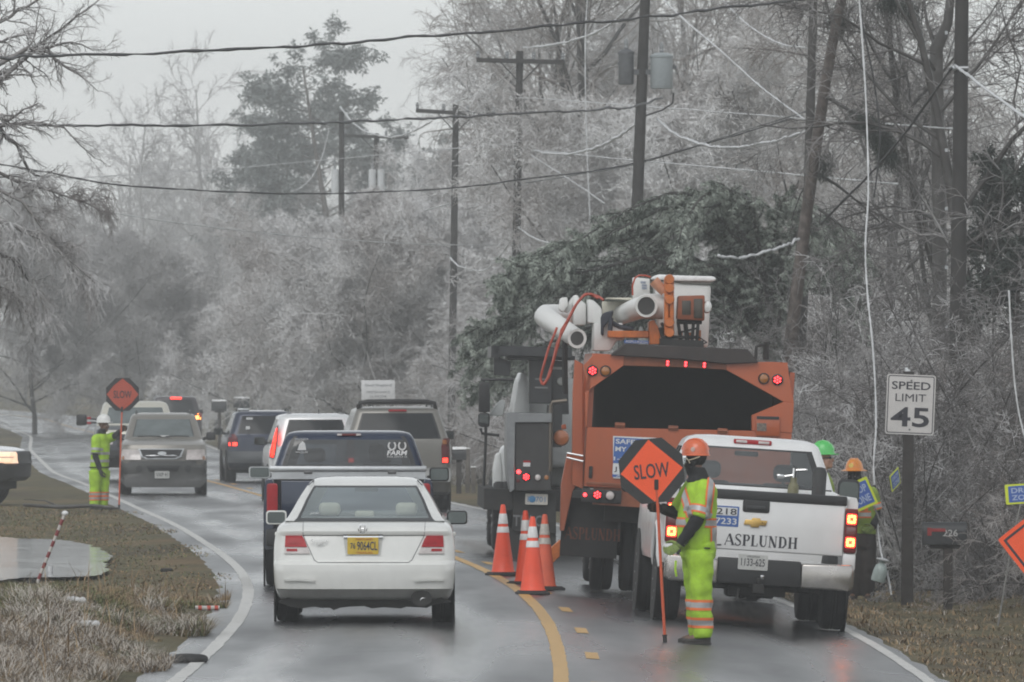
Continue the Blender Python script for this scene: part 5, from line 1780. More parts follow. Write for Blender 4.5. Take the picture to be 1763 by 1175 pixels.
    t.location = (x, 187, gz(x, 187)); t.rotation_euler = (0, 0, R(80))


white_saloon()
blue_pickup()
queue()
# ================================================================== white work pick-up at the right
def white_work_truck():
    t = thing('pickup_truck', 'white work pickup truck with lit tail lamps and black lettering on its tailgate', 'pickup')
    roll = R(3.6)
    L = Loc(1300, 1080, 163, roll)
    PW = paint('work_truck_paint', (.74, .74, .735), (.22, .21, .20), .95, rough=.24, amount=.45)
    def cls(i, z, k):
        if z == 'R':
            return 'glass' if 0 < i < 4 and k < 4 else ('trim' if (i in (0, 4) and k < 5) or (0 < i < 4 and k == 4) else 'body')
        if z == 'F':
            return 'screen' if 0 < i < 4 and k < 4 else 'body'
        if z == 'S':
            return 'side' if 1 <= i < 4 and k in (1, 3) else 'body'
        return 'body'
    gh = [(1.40, .92, 2.10, 4.5, .10, .2), (1.45, .90, 2.13, 4.4, .10, .2), (1.60, .85, 2.18, 4.05, .10, .2), (1.75, .79, 2.23, 3.75, .10, .2), (1.855, .75, 2.27, 3.55, .10, .2), (1.875, .742, 2.28, 3.5, .10, .2), (1.925, .72, 2.31, 3.4, .11, .2), (1.96, .68, 2.36, 3.25, .13, .2), (1.985, .60, 2.48, 3.1, .13, .2), (1.995, .48, 2.65, 2.95, .12, .2)]
    P = dict(paint=PW, hw=1.01, bed_z=1.43, bed_l=2.05, sill=.62, len=5.9, cowl=4.5, gh=gh, gcls=cls, rglass=GLASS_H, axle=1.25, wb=3.75, wr=.42, ww=.27, track=.89, xfr=(0, .3, .6, .86, .90, 1))
    bed_truck(t, P, L)
    # tailgate with its dark cap, handle, emblem and writing
    b = MB(); b.box(-.875, .875, -.01, .07, .80, 1.36, .018, 3); tg = b.obj('tailgate', PW, t)
    b = MB(); b.box(-.89, .89, -.025, .09, 1.33, 1.435, .02, 2); b.obj('tailgate_cap', MAT_BLACK, t)
    x, z = L(1302, 872)
    b = MB(); b.prism(rrect(x, z, .285, .135, .025), -.02, .0, 'y', .006); o = b.obj('tailgate_handle', MAT_BLACK, t)
    b = MB(); b.prism(rrect(x, z - .02, .20, .05, .02), -.028, -.018, 'y', .004); b.obj('handle_grip', MAT_TRIM, o)
    x, z = L(1300.5, 900)
    GOLD = M('gold_emblem', (.62, .40, .12), .3, .6, .1)
    b = MB()
    b.prism([(x - .125, z - .028), (x - .05, z - .028), (x - .052, z - .05), (x + .035, z - .05), (x + .042, z - .028), (x + .11, z - .028), (x + .125, z + .026), (x + .05, z + .026), (x + .052, z + .048), (x - .035, z + .048), (x - .042, z + .026), (x - .11, z + .026)], -.03, -.008, 'y', .006)
    b.obj('emblem', GOLD, t)
    x0, z0 = L(1247, 930); x1, z1 = L(1373, 934)
    serif_word(t, 'ASPLUNDH', (x0 + x1) / 2, (z0 + z1) / 2, x1 - x0, .118, -.0125, MAT_INK)
    b = MB(); b.tube([(x0 - .10, -.012, z0 - .055), (x0 - .03, -.012, z0 - .05)], .008, 5); b.obj('paint_stroke', MAT_INK, t)
    BL = M('sticker_blue', (.045, .12, .36), .5)
    x, z = L(1236, 888)
    b = MB(); b.prism(rrect(x - .06, z, .56, .215, .01), -.014, -.008, 'y'); o = b.obj('number_sticker', BL, t)
    b = MB(); b.prism(rrect(x - .06, z + .05, .525, .085, .006), -.0165, -.012, 'y'); b.obj('number_panel', MAT_WHITEINK, o)
    text('sticker_number', '804218', .43, .066, (x - .02, -.019, z + .05), MAT_INK, o, bold=.01)
    text('sticker_number', '800-7233', .44, .066, (x - .02, -.017, z - .052), MAT_WHITEINK, o, bold=.01)
    # lamps at the corners
    for sx in (-1, 1):
        b = MB(); b.prism(rrect(sx * .945, 1.075, .135, .47, .03), -.03, .12, 'y', .012); o = b.obj('tail_lamp', MAT_LENSD, t)
        for zc in (1.20, .955):
            q = MB(); q.prism(rrect(sx * .945, zc, .105, .11, .015), -.040, -.02, 'y', .006); q.obj('lit_bulb', MAT_LIT, o)
            q = MB()
            for dx, dz in ((-.028, .028), (.028, .028), (-.028, -.028), (.028, -.028), (0, .032), (0, -.032), (-.032, 0), (.032, 0)):
                q.lathe([(.017, -.036), (.014, -.046), (.001, -.049)], (sx * .945 + dx, 0, zc + dz), 'y', 8)
            q.obj('bulb_core', MAT_HOT, o)
        q = MB(); q.prism(rrect(sx * .945, 1.08, .10, .075, .01), -.036, -.02, 'y', .004); q.obj('reversing_lens', M('smoked_lens', (.16, .06, .06), .2, coat=.5), o)
        q = MB(); q.prism(rrect(sx * .945, 1.30, .13, .02, .005), -.02, .1, 'y'); q.obj('lamp_trim', M('orange_stripe', (.5, .12, .03), .5), o)
        b = MB(); b.box(sx * .945 - .068, sx * .945 + .068, -.02, .1, .66, .835, .02); b.obj('corner_panel', PW, t)
        b = MB(); b.prism([(sx * .44, .70), (sx * .98, .72), (sx * 1.0, .66), (sx * 1.0, .48), (sx * .95, .44), (sx * .44, .44)], -.14, .05, 'y', .025, 3); b.obj('bumper_end', M('worn_chrome', (.40, .38, .36), .25, .9, .15, 5), t)
        # swollen rear wing
        b = MB()
        P0 = [(sx * 1.0, 1.25 + math.cos(a) * .62, .42 + math.sin(a) * .60) for a in np.linspace(.25, 2.9, 13)]
        b.tube(P0, [.03] + [.055] * 11 + [.03], 8); b.obj('wheel_flare', PW, t)
        mirror(t, sx * 1.185, 3.85, 1.45, .24, .29, MAT_BLACK, sx, arm=.06)
    b = MB(); b.box(-.44, .44, -.12, .03, .45, .72, .02); b.obj('bumper_centre', MAT_BLACK, t)
    b = MB(); b.box(-.06, .06, -.16, .6, .36, .46, .01); b.lathe([(.001, .53), (.03, .52), (.034, .49), (.02, .46)], (0, -.15, .0), 'z', 14); b.box(-.3, .3, .1, .2, .33, .42); b.tube([(-.2, -.05, .4), (-.22, -.12, .28), (-.12, -.1, .3)], .012, 5); b.obj('tow_hitch', MAT_UNDER, t)
    b = MB(); b.lathe([(.001, .565), (.026, .555), (.03, .535), (.02, .51)], (0.03, -.15, .0), 'z', 14); b.obj('hitch_ball', MAT_CHROME, t)
    x, z = L(1295, 968)
    plate(t, x, z, .315, .16, -.13, '1133-625', None, top='VIRGINIA')
    # third brake lamp and beacon
    b = MB(); b.box(-.205, .205, 2.29, 2.36, 1.915, 1.965, .012); o = b.obj('brake_lamp', MAT_LENS, t)
    for sx in (-1, 1):
        q = MB(); q.box(sx * .12 - .06, sx * .12 + .06, 2.282, 2.34, 1.925, 1.955, .008); q.obj('cargo_lens', MAT_CLEAR, o)
    # cab inside and load
    for sx in (-.42, .42):
        headrest(t, sx, 2.95, 1.62, .27, .19, MAT_SEATD)
    b = MB(); b.box(-.13, .13, 3.25, 3.28, 1.78, 1.835, .015); b.obj('rear_view_mirror', MAT_INT, t)
    b = MB(); b.lathe([(.075, 1.40), (.078, 1.66), (.06, 1.71), (.02, 1.72)], (.70, 1.7, 0), 'z', 18); o = b.obj('spare_drum', MAT_INT, t)
    hd = thing('pump_can', 'metal pump can with a chrome hand lever standing in the pickup bed', 'can')
    b = MB(); b.lathe([(.055, -.55), (.06, -.5), (.06, .0), (.05, .03), (.035, .05), (.035, .1)], (0, 0, 0), 'z', 16); b.obj('can', M('olive_can', (.16, .15, .08), .5, var=.3), hd)
    b = MB(); b.tube([(-.13, 0, .10), (-.02, 0, .12), (.02, 0, .18), (.14, 0, .19)], .013, 6); b.tube([(0, 0, .08), (0, 0, .20)], .02, 6); b.box(-.19, -.1, -.03, .03, .08, .13, .02); b.obj('lever', MAT_CHROME, hd)
    px = (1371 - 1300) / 163
    place(t, 1300, 101.0, R(2.2), roll, z=-.135)
    m = t.matrix_basis
    hd.location = m @ Vector((.44, 1.9, 1.49)); hd.rotation_euler = (0, roll, R(2.2))
    return t


SERIF = {  # strokes: (x0, z0, x1, z1, weight); thin .07, thick .20
    'A': (.86, [(.06, 0, .42, 1, .06), (.80, 0, .44, 1, .20), (.20, .33, .66, .33, .07)], [(0, .16), (.62, .98)]),
    'S': (.62, 'S', []),
    'P': (.70, [(.20, 0, .20, 1, .20), (.20, .97, .46, .97, .07), (.20, .48, .46, .48, .07), (.46, .97, .60, .86, .14), (.60, .86, .60, .60, .18), (.60, .60, .46, .48, .14)], [(.04, .36)]),
    'L': (.66, [(.20, 0, .20, 1, .20), (.20, .035, .60, .035, .07), (.60, 0, .62, .28, .06)], [(.04, .36)]),
    'U': (.80, [(.20, .25, .20, 1, .20), (.66, .25, .66, 1, .07), (.20, .25, .34, .04, .16), (.34, .04, .54, .04, .09), (.54, .04, .66, .25, .08)], []),
    'N': (.84, [(.16, 0, .16, 1, .07), (.18, 1, .66, 0, .20), (.70, 0, .70, 1, .07)], [(.04, .28)]),
    'D': (.82, [(.20, 0, .20, 1, .20), (.20, .97, .44, .97, .07), (.20, .03, .44, .03, .07), (.44, .97, .66, .76, .14), (.66, .76, .68, .26, .19), (.66, .26, .44, .03, .14)], [(.04, .30)]),
    'H': (.88, [(.20, 0, .20, 1, .20), (.70, 0, .70, 1, .20), (.20, .5, .70, .5, .07)], [(.04, .36), (.54, .86)]),
}


def serif_word(parent, word, cx, cz, w, h, y, mat, rise=0.0):
    """Heavy serif capitals built from strokes, facing -y."""
    tot = sum(SERIF[c][0] for c in word) + .06 * (len(word) - 1)
    k = w / tot
    u = -tot / 2
    b = MB()
    lay = 0
    def stroke(x0, z0, x1, z1, wt):
        nonlocal lay
        lay += 1
        dx, dz = (x1 - x0), (z1 - z0)
        X0, Z0, X1, Z1 = cx + (u + x0) * k, cz + (z0 - .5) * h, cx + (u + x1) * k, cz + (z1 - .5) * h
        ww = wt * k / 2 if abs(dz) > abs(dx) * .6 else wt * h / 2
        l = math.hypot(X1 - X0, Z1 - Z0) or 1
        nx, nz = -(Z1 - Z0) / l * ww, (X1 - X0) / l * ww
        yy = y - .0002 * (lay % 7)
        b.prism([(X0 + nx, Z0 + nz), (X1 + nx, Z1 + nz), (X1 - nx, Z1 - nz), (X0 - nx, Z0 - nz)], yy, y + .004, 'y')
    for c in word:
        adv, st, sf = SERIF[c]
        if st == 'S':
            pts = [(.54, .80), (.50, .95), (.32, 1.0), (.12, .90), (.10, .72), (.22, .58), (.40, .46), (.54, .32), (.52, .12), (.34, .0), (.12, .04), (.07, .22)]
            for i in range(len(pts) - 1):
                wt = .17 if 4 <= i <= 6 else .10
                stroke(*pts[i], *pts[i + 1], wt)
        else:
            for s_ in st:
                stroke(*s_)
            for a, e in sf:
                stroke(a, .025, e, .025, .06)
                if c in 'PNDH':
                    stroke(a, .975, min(e, adv - .02), .975, .06)
            if c == 'L':
                stroke(.04, .975, .36, .975, .06)
            if c == 'U':
                stroke(.04, .975, .36, .975, .06); stroke(.54, .975, .80, .975, .06)
            if c == 'N':
                stroke(.58, .975, .82, .975, .06)
        u += adv + .06
    return b.obj('lettering', mat, parent, False)


# ================================================================== orange chip truck with its aerial lift
def chip_truck():
    t = thing('chip_truck', 'orange tree-work truck with a dark open chip box and a folded white boom', 'truck')
    roll = R(3.2)
    L = Loc(1181, 1030, 146, roll)
    def C3(pts):                                  # points read in a crop of the photo, 1.926 times enlarged from (780, 450)
        return [L(780 + a / 1.926, 450 + b / 1.926) for a, b in pts]
    def C1(a, b):
        return L(820 + a / 4.52, 460 + b / 4.52)
    def C2(a, b):
        return L(1080 + a / 4.897, 460 + b / 4.897)
    OR = paint('orange_truck_paint', (.43, .085, .018), (.10, .042, .022), 2.6, rough=.45, amount=.7)
    ORD = M('dirty_shaded_orange_paint', (.22, .062, .022), .5, var=.35, scale=5, bump=.1)  # grime on apron and fittings; painted shade on the strip under the lip
    OB = M('bright_orange_steel', (.50, .13, .02), .4, var=.25, scale=9)
    DK = M('chip_box_inside', (.020, .016, .015), .8, var=.4, scale=3)
    LIP = M('black_brown_lip', (.028, .020, .018), .5, var=.4, scale=4)
    WB = M('fibreglass_white', (.70, .70, .68), .35, var=.06, scale=4)
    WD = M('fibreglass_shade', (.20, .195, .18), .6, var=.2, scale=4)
    HOLE = M('boom_hollow', (.06, .06, .058), .7, var=.3, scale=6)
    D0 = .0
    outer = C3([(432, 760), (432, 350), (462, 318), (525, 312), (1012, 338), (1068, 338), (1096, 350), (1112, 372), (1112, 790)])
    mouth = C3([(433 + 5, 553), (433 + 5, 440), (565, 350), (760, 356), (905, 364), (1095, 470), (990, 515), (990, 566)])
    zt = max(p[1] for p in outer)
    xl, xr = outer[0][0], outer[-1][0]
    # rear frame: a plate with the mouth cut out, as strips between outline and mouth
    zl0 = L(1004, 839)[1]
    b = MB()
    def quad(*p):
        b.prism(list(p), -.06, .10, 'y', .004, 1)
    m0, m1, m2, m3, m4, m5, m6, m7 = mouth
    quad((xl, m0[1]), m0, m1, (xl, m1[1]))
    b.prism([(xl, m1[1]), m1, m2, (m2[0], outer[3][1]), outer[3], outer[2], outer[1]], -.06, .10, 'y', .004, 1)
    hp = MB(); hp.prism([m2, m3, m4, (m4[0], outer[4][1]), (m2[0], outer[3][1])], -.06, .10, 'y', .004, 1); hp.obj('shaded_hood_panel', ORD, t)  # the lip's shadow is put into this strip's darker orange
    b.obj('rear_frame', OR, t); b = MB()
    b.prism([m4, m5, (xr, m5[1]), outer[7], outer[6], outer[5], outer[4], (m4[0], outer[4][1])], -.06, .10, 'y', .004, 1)
    b.prism([m5, m6, m7, (xr, m7[1]), (xr, m5[1])], -.06, .10, 'y', .004, 1)
    b.obj('rear_frame', OR, t)
    b = MB(); b.prism([(xl + .005, m0[1] - .002), (xl + .005, zl0), (xr - .005, zl0 - .0), (xr - .005, m7[1] - .002), m7], -.052, .095, 'y', .004, 1); b.obj('tailgate', OR, t)
    zb = L(1100, 875)[1]
    b = MB(); b.prism([(xl + .12, zl0 - .004), (xl + .12, zb), (xr - .03, zb - .02), (xr - .03, zl0 - .004)], .0, .10, 'y'); b.obj('lower_apron', ORD, t)
    # box walls
    b = MB()
    b.box(xl + .002, xl + .06, .101, 3.9, zl0, outer[1][1]); b.box(xr - .06, xr - .002, .101, 3.9, zl0, outer[7][1])
    b.prism([(xl + .002, outer[1][1]), outer[2], (outer[2][0] + .06, outer[2][1] - .05), (xl + .06, outer[1][1] - .02)], .101, 3.9, 'y')
    b.box(outer[2][0], outer[6][0], .12, 3.9, outer[3][1] - .06, outer[3][1] - .002)
    for yy in (.9, 1.8, 2.7, 3.6):
        b.box(xl - .05, xl + .002, yy - .05, yy + .05, zl0, outer[1][1] - .05)
    b.obj('chip_box', OR, t)
    b = MB(); b.box(xl + .07, xr - .07, 3.7, 3.8, zl0, outer[3][1] - .07); b.box(xl + .07, xr - .07, .12, 3.7, zl0 - .02, zl0 + .05); b.box(xl + .061, xl + .09, .11, 3.7, zl0, outer[1][1]); b.box(xr - .09, xr - .061, .11, 3.7, zl0, outer[7][1]); b.box(xl + .1, xr - .1, .12, 3.7, outer[3][1] - .09, outer[3][1] - .062); b.obj('chip_box_lining', DK, t)
    g = np.random.default_rng(77)
    V, Q = tufts(np.stack([g.uniform(xl + .2, xr - .2, 900), g.uniform(.5, 3.4, 900), zl0 + .06 + g.random(900) * .35], 1), unit(g.normal(size=(900, 3))), g.uniform(.05, .25, 900), g.uniform(.01, .04, 900), g)
    link_mesh('wood_chips', np_mesh('wood_chips', V, Q), M('wood_chips_brown', (.05, .032, .022), .9, var=.5), t, False)
    # roof lip
    lp = C3([(520, 316), (570, 277), (700, 283), (975, 296), (1012, 340), (905, 345), (760, 330)])
    b = MB(); b.prism(lp, -.14, .4, 'y', .01, 1); b.obj('roof_lip', LIP, t)
    b = MB(); b.prism(C3([(1065, 338), (1108, 340), (1112, 372), (1068, 352)]), -.064, -.02, 'y'); b.obj('corner_plate', OR, t)
    # tailgate hinges, latches and a pressed rail
    for u in (.16, .42, .66, .88):
        hx = xl + (xr - xl) * u; hz_ = m7[1] - .02
        b = MB(); b.box(hx - .06, hx + .06, -.075, -.05, hz_ - .03, hz_ + .03, .005); b.tube([(hx - .05, -.075, hz_), (hx + .05, -.075, hz_)], .012, 7); b.obj('hinge', ORD, t)
    b = MB(); b.box(xl + .03, xr - .03, -.066, -.05, zl0 + .02, zl0 + .055, .004); b.obj('tailgate_rail', ORD, t)
    for u in (.03, .97):
        hx = xl + (xr - xl) * u
        b = MB(); b.box(hx - .02, hx + .02, -.08, -.05, zl0 + .10, zl0 + .24, .006); b.obj('latch', MAT_UNDER, t)
    # lamps
    for (a, c, lit) in ((462, 367, 1), (505, 368, 0), (1030, 393, 0), (1075, 397, 1)):
        x, z = C3([(a, c)])[0]; led_lamp(t, x, z, -.06, .055, bool(lit), 'marker_lamp')
    for a, c in ((710, 342), (770, 345), (832, 348)):
        x, z = C3([(a, c)])[0]
        q = MB(); q.prism(rrect(x, z, .05, .075, .01), -.155, -.135, 'y'); o = q.obj('clearance_lamp', MAT_LENSD, t)
        q = MB()
        for dz in (-.016, .016):
            q.lathe([(.017, -.15), (.013, -.163), (.001, -.166)], (x, 0, z + dz), 'y', 8)
        q.obj('diodes', MAT_LED, o)
    for (a, c, kind) in ((437, 778, 0), (478, 778, 1), (520, 780, 2)):
        x, z = C3([(a, c)])[0]
        if kind == 0:
            q = MB(); q.lathe([(.022, -.05), (.018, -.062), (.001, -.066)], (x, 0, z), 'y', 10); q.obj('side_marker', MAT_LED, t)
        else:
            led_lamp(t, x, z, -.04, .052, kind == 1, 'tail_lamp', lens=None if kind == 1 else MAT_CLEAR)
    x0, z0 = C3([(428, 752)])[0]; x1, z1 = C3([(545, 808)])[0]
    b = MB(); b.box(x0, x1 + .04, -.04, .02, z1, z0 - .02, .006); b.obj('lamp_bar', MAT_BLACK, t)
    # safety notice
    BL = MATS['sticker_blue']
    p = C3([(530, 583), (530, 723), (694, 730), (694, 590)])
    b = MB(); b.prism([p[0], p[1], p[2], p[3]], -.075, -.06, 'y'); o = b.obj('safety_notice', MAT_WHITEINK, t)
    w, h = p[3][0] - p[0][0], p[0][1] - p[1][1]
    cx, cz = (p[0][0] + p[3][0]) / 2, (p[0][1] + p[1][1]) / 2
    def blk(u0, u1, v0, v1, m, yy):
        q = MB(); q.box(p[0][0] + u0 * w, p[0][0] + u1 * w, yy, yy + .006, p[1][1] + v0 * h, p[1][1] + v1 * h); return q.obj('notice_panel', m, o)
    blk(.03, .97, .36, .97, BL, -.079); blk(.03, .97, .10, .32, MAT_WHITEINK, -.079); blk(.03, .97, .03, .09, BL, -.079)
    def tx(s_, u, v, tw, th, m):
        text('notice_lettering', s_, tw * w, th * h, (p[0][0] + u * w, -.0815, p[1][1] + v * h), m, o, bold=.02)
    tx('SAFETY IS', .46, .88, .80, .115, MAT_WHITEINK); tx('MY GOAL', .42, .70, .72, .115, MAT_WHITEINK); tx('1-800-248', .43, .47, .78, .09, MAT_WHITEINK); tx('J AREA', .36, .21, .6, .13, MAT_INK); tx('ASPLUNDH', .5, .06, .8, .035, MAT_WHITEINK)
    # small cupboard at the right
    p = C3([(1003, 516), (1083, 518), (1083, 585), (1003, 583)])
    b = MB(); b.prism(p, -.10, -.05, 'y', .008); o = b.obj('side_cupboard', OR, t)
    p = C3([(1006, 527), (1080, 529), (1080, 519), (1006, 517)])
    b = MB(); b.prism(p, -.108, -.09, 'y'); b.obj('cupboard_slot', MAT_BLACK, o)
    p = C3([(1006, 540), (1038, 541), (1038, 567), (1006, 566)])
    b = MB(); b.prism(p, -.108, -.09, 'y'); b.obj('cupboard_label', M('grey_label', (.16, .13, .11), .6, var=.6, scale=40), o)
    # left flank: rails, chute
    for pts, y0, y1, m in (([(395, 745), (398, 440), (405, 330), (432, 345), (432, 760)], .15, .5, OR), ([(362, 745), (383, 640), (400, 640), (412, 750), (400, 770), (372, 900), (358, 900)], .6, .9, OR), ([(380, 545), (366, 548), (366, 562), (382, 562)], 1.0, 1.2, OR)):
        b = MB(); b.prism(C3(pts), y0, y1, 'y', .006, 1); b.obj('flank_panel', m, t)
    b = MB(); b.prism(C3([(320, 965), (360, 930), (372, 940), (372, 975), (322, 1022)]), .8, 1.0, 'y', .01, 1); b.obj('outrigger', OB, t)
    b = MB(); b.tube([(*C3([(378, 640)])[0], 0)[:1] + (.1,) + (C3([(378, 640)])[0][1],), (C3([(432, 650)])[0][0], .05, C3([(432, 650)])[0][1])], .012, 6); b.tube([(C3([(378, 655)])[0][0], .1, C3([(378, 655)])[0][1]), (C3([(432, 668)])[0][0], .05, C3([(432, 668)])[0][1])], .012, 6); b.obj('grab_rail', MAT_ALU, t)
    # cab ahead of the box (mostly hidden), mirror, frame and wheels
    b = MB(); b.box(-1.05, 1.05, 4.3, 6.2, .9, 2.55, .12, 3); b.box(-.95, .95, 6.1, 7.4, .8, 1.7, .12, 3); b.obj('cab', M('cab_white', (.62, .62, .60), .35), t)
    b = MB(); b.box(-.5, -.35, .3, 7.0, .62, .85); b.box(.35, .5, .3, 7.0, .62, .85); b.box(-1.0, 1.0, .5, 3.8, .83, 1.1); b.box(-.45, .45, 1.6, 3.4, .5, .9); b.tube([(-.8, 1.5, .5), (.8, 1.5, .5)], .08, 8); b.box(.5, 1.1, .4, .55, .55, 1.15); b.obj('chassis', MAT_UNDER, t)
    for sx in (-1, 1):
        wheel(t, sx * .98, 1.5, .50, .27, sx); wheel(t, sx * .63, 1.5, .50, .27, -sx); wheel(t, sx * .95, 5.9, .50, .28, sx)
    p = C3([(368, 800), (558, 808), (556, 1018), (366, 1018)])
    b = MB(); b.box(p[0][0], p[1][0], .78, .80, p[2][1] + .08, p[0][1] + .04, .004); o = b.obj('mudflap', M('mudflap_rubber', (.022, .021, .021), .7, var=.4, scale=6), t)
    serif_word(o, 'ASPLUNDH', (p[0][0] + p[1][0]) / 2 + .04, p[2][1] + .36, .66, .14, .776, M('faded_orange_lettering', (.14, .035, .014), .6, var=.4))
    b = MB(); b.box(.4, 1.0, .78, .80, .28, .95); b.obj('mudflap', MATS['mudflap_rubber'], t)
    # ---- the boom folded on top
    bo = MB(); y0 = 1.2
    def P1(a, c, y):
        x, z = C1(a, c); return Vector((x, y, z))
    def P2(a, c, y):
        x, z = C2(a, c); return Vector((x, y, z))
    # lower elbow tube with an open end
    b = MB()
    b.tube([P1(790, 562, .75), P1(720, 510, .95), P1(645, 458, 1.15), P1(585, 415, 1.4), P1(556, 388, 1.75), P1(572, 372, 2.2), P1(630, 366, 2.6), P1(740, 366, 3.0)], [.115, .118, .122, .126, .128, .126, .122, .12], 20, cap=False); o = b.obj('elbow_boom', WB, t)
    b = MB(); b.lathe([(.118, .0), (.118, -.03), (.085, -.03), (.085, .25), (.001, .25)], (0, 0, 0), 'y', 24, mat=Matrix.Translation(P1(790, 562, .75)) @ Matrix.Rotation(R(18), 4, 'Z')); b.obj('boom_collar', WB, o)
    b = MB(); b.lathe([(.084, -.02), (.001, -.015)], (0, 0, 0), 'y', 20, mat=Matrix.Translation(P1(790, 562, .75)) @ Matrix.Rotation(R(18), 4, 'Z')); b.obj('boom_mouth', HOLE, o)
    # upper tube with an open end, running away to the left
    b = MB()
    b.tube([P2(168, 335, .55), P2(120, 350, .8), P2(60, 375, 1.25), P2(0, 400, 1.9)], [.128, .13, .125, .115], 22, cap=False)
    o = b.obj('upper_boom', WB, t)
    b = MB(); b.lathe([(.135, .04), (.135, -.03), (.108, -.03), (.108, .2), (.001, .2)], (0, 0, 0), 'y', 24, mat=Matrix.Translation(P2(168, 335, .55)) @ Matrix.Rotation(R(12), 4, 'Z')); b.obj('boom_collar', WB, o)
    b = MB(); b.lathe([(.107, -.01), (.001, -.005)], (0, 0, 0), 'y', 20, mat=Matrix.Translation(P2(168, 335, .55)) @ Matrix.Rotation(R(12), 4, 'Z')); b.obj('boom_mouth', HOLE, o)
    b = MB(); b.tube([P2(150, 335, .78), P2(320, 340, .78)], [.148, .155], 22); b.obj('boom_sleeve', WB, t)
    # orange hinge bracket, cylinder and box
    b = MB()
    for a in (322, 368):
        b.prism([C2(a, 590), C2(a, 100), C2(a + 36, 100), C2(a + 36, 590)], .42, .62, 'y', .008, 1)
    for c in (110, 185, 280, 475, 560):
        x, z = C2(365, c); b.lathe([(.052, .36), (.06, .40), (.06, .64), (.052, .68)], (x, 0, z), 'y', 14)
    b.tube([P2(365, 180, .5), P2(365, 480, .5)], .030, 8)
    b.obj('hinge_bracket', OB, t)
    b = MB(); b.tube([P2(250, 140, .6), P2(330, 215, .6)], .062, 14); b.tube([P2(235, 120, .6), P2(262, 150, .6)], .066, 14); b.obj('levelling_cylinder', M('pale_orange_cylinder', (.58, .28, .17), .4), t)
    b = MB(); b.prism([C2(430, 450), C2(440, 250), C2(665, 245), C2(662, 462)], .40, .95, 'y', .02); o = b.obj('gear_box', M('rust_orange_steel', (.23, .058, .018), .5, var=.3, scale=8), t)
    for a0, a1, c0, c1 in ((470, 545, 290, 410), (570, 645, 275, 440)):
        b = MB(); b.prism([C2(a0, c1), C2(a0, c0), C2(a1, c0), C2(a1, c1)], .385, .42, 'y', .006); b.obj('gear_window', M('oily_dark_steel', (.05, .042, .032), .4, var=.5, scale=9), o)
    b = MB(); b.lathe([(.001, .72), (.06, .70), (.075, .60), (.075, .5), (.06, .42), (.001, .40)], (C2(688, 345)[0], 0, C2(688, 345)[1]), 'y', 18, sx=.7); b.obj('insulator_dome', WB, t)
    b = MB()
    for a, c, d, e, r in ((430, 470, 640, 470, .03), (440, 480, 470, 640, .02), (610, 470, 600, 640, .02), (500, 470, 520, 640, .028), (570, 480, 560, 640, .02), (290, 520, 330, 640, .03), (300, 600, 620, 600, .02), (620, 600, 685, 645, .008), (685, 645, 640, 660, .008), (450, 560, 620, 520, .012), (300, 480, 340, 560, .02)):
        b.tube([P2(a, c, .5), P2(d, e, .55)], r, 7)
    b.prism([C2(285, 690), C2(285, 610), C2(650, 630), C2(655, 700)], .3, 1.1, 'y')
    b.obj('hydraulic_frame', MAT_UNDER, t)
    for (pts, y0_, y1_) in (([(440, 545), (480, 545), (480, 620), (450, 630)], .6, .75), ([(530, 560), (560, 560), (556, 620), (530, 620)], .6, .75), ([(605, 540), (640, 540), (636, 650), (600, 640)], .7, .85)):
        b = MB(); b.prism([C2(*q) for q in pts], y0_, y1_, 'y'); b.obj('frame_plate', OB, t)
    b = MB(); b.prism([C2(200, 470), C2(240, 450), C2(290, 540), C2(300, 660), C2(205, 660)], .7, 1.5, 'y', .01, 1); b.prism([C2(-150, 545), C2(200, 545), C2(200, 605), C2(-150, 600)], .8, 1.5, 'y', .008, 1); b.obj('turntable', OB, t)
    b = MB(); b.prism([C1(1165, 575), C1(1355, 580), C1(1355, 605), C1(1165, 600)], .76, .80, 'y'); o = b.obj('blue_label', BL, t)
    x, z = C1(1260, 590); text('label_lettering', 'ASPLUNDH', .26, .028, (x, .755, z), MAT_WHITEINK, o)
    # white housings left of the turntable
    for nm, pts, a0, a1 in (('boom_rest', [(925, 660), (930, 440), (1160, 440), (1170, 575), (1110, 580), (1060, 660)], 1.0, 1.9), ('control_box', [(888, 440), (890, 250), (935, 262), (975, 300), (1000, 330), (1000, 445)], 1.3, 2.0),
                            ('control_box', [(775, 460), (780, 220), (812, 215), (828, 250), (880, 290), (882, 455)], 1.6, 2.2), ('boom_hinge', [(665, 330), (678, 240), (735, 232), (742, 300), (700, 360)], 1.8, 2.1), ('boom_hinge', [(700, 345), (770, 235), (800, 225), (790, 290), (740, 360)], 1.85, 2.0)):
        b = MB(); b.prism([C1(*q) for q in pts], a0, a1, 'y', .02, 2); b.obj(nm, WB, t)
    b = MB(); b.prism([C1(1035, 250), C1(1035, 240), C1(1245, 240), C1(1240, 262)], 1.4, 2.0, 'y', .01, 1); b.prism([C1(1020, 445), C1(1010, 268), C1(1240, 262), C1(1200, 445)], 1.9, 2.1, 'y', .01, 1); b.obj('boom_cover', M('cream_fibreglass', (.64, .62, .52), .4), t)
    b = MB(); b.prism([C1(985, 460), C1(985, 390), C1(1010, 360), C1(1085, 340), C1(1075, 400), C1(1010, 470), C1(1005, 545), C1(985, 535)], .9, 1.1, 'y', .015, 1); b.tube([P1(1075, 440, 1.0), P1(1130, 470, 1.0), P1(1240, 490, 1.0)], .03, 7); b.tube([P1(1055, 500, .9), P1(1065, 400, .9)], .03, 7); b.obj('joystick_cover', M('navy_rubber', (.03, .035, .05), .6), t)
    # bucket
    bx0, bz1 = C2(235, 100); bx1, _ = C2(745, 120); zb_ = C2(700, 690)[1]; zt_ = C2(400, 75)[1]
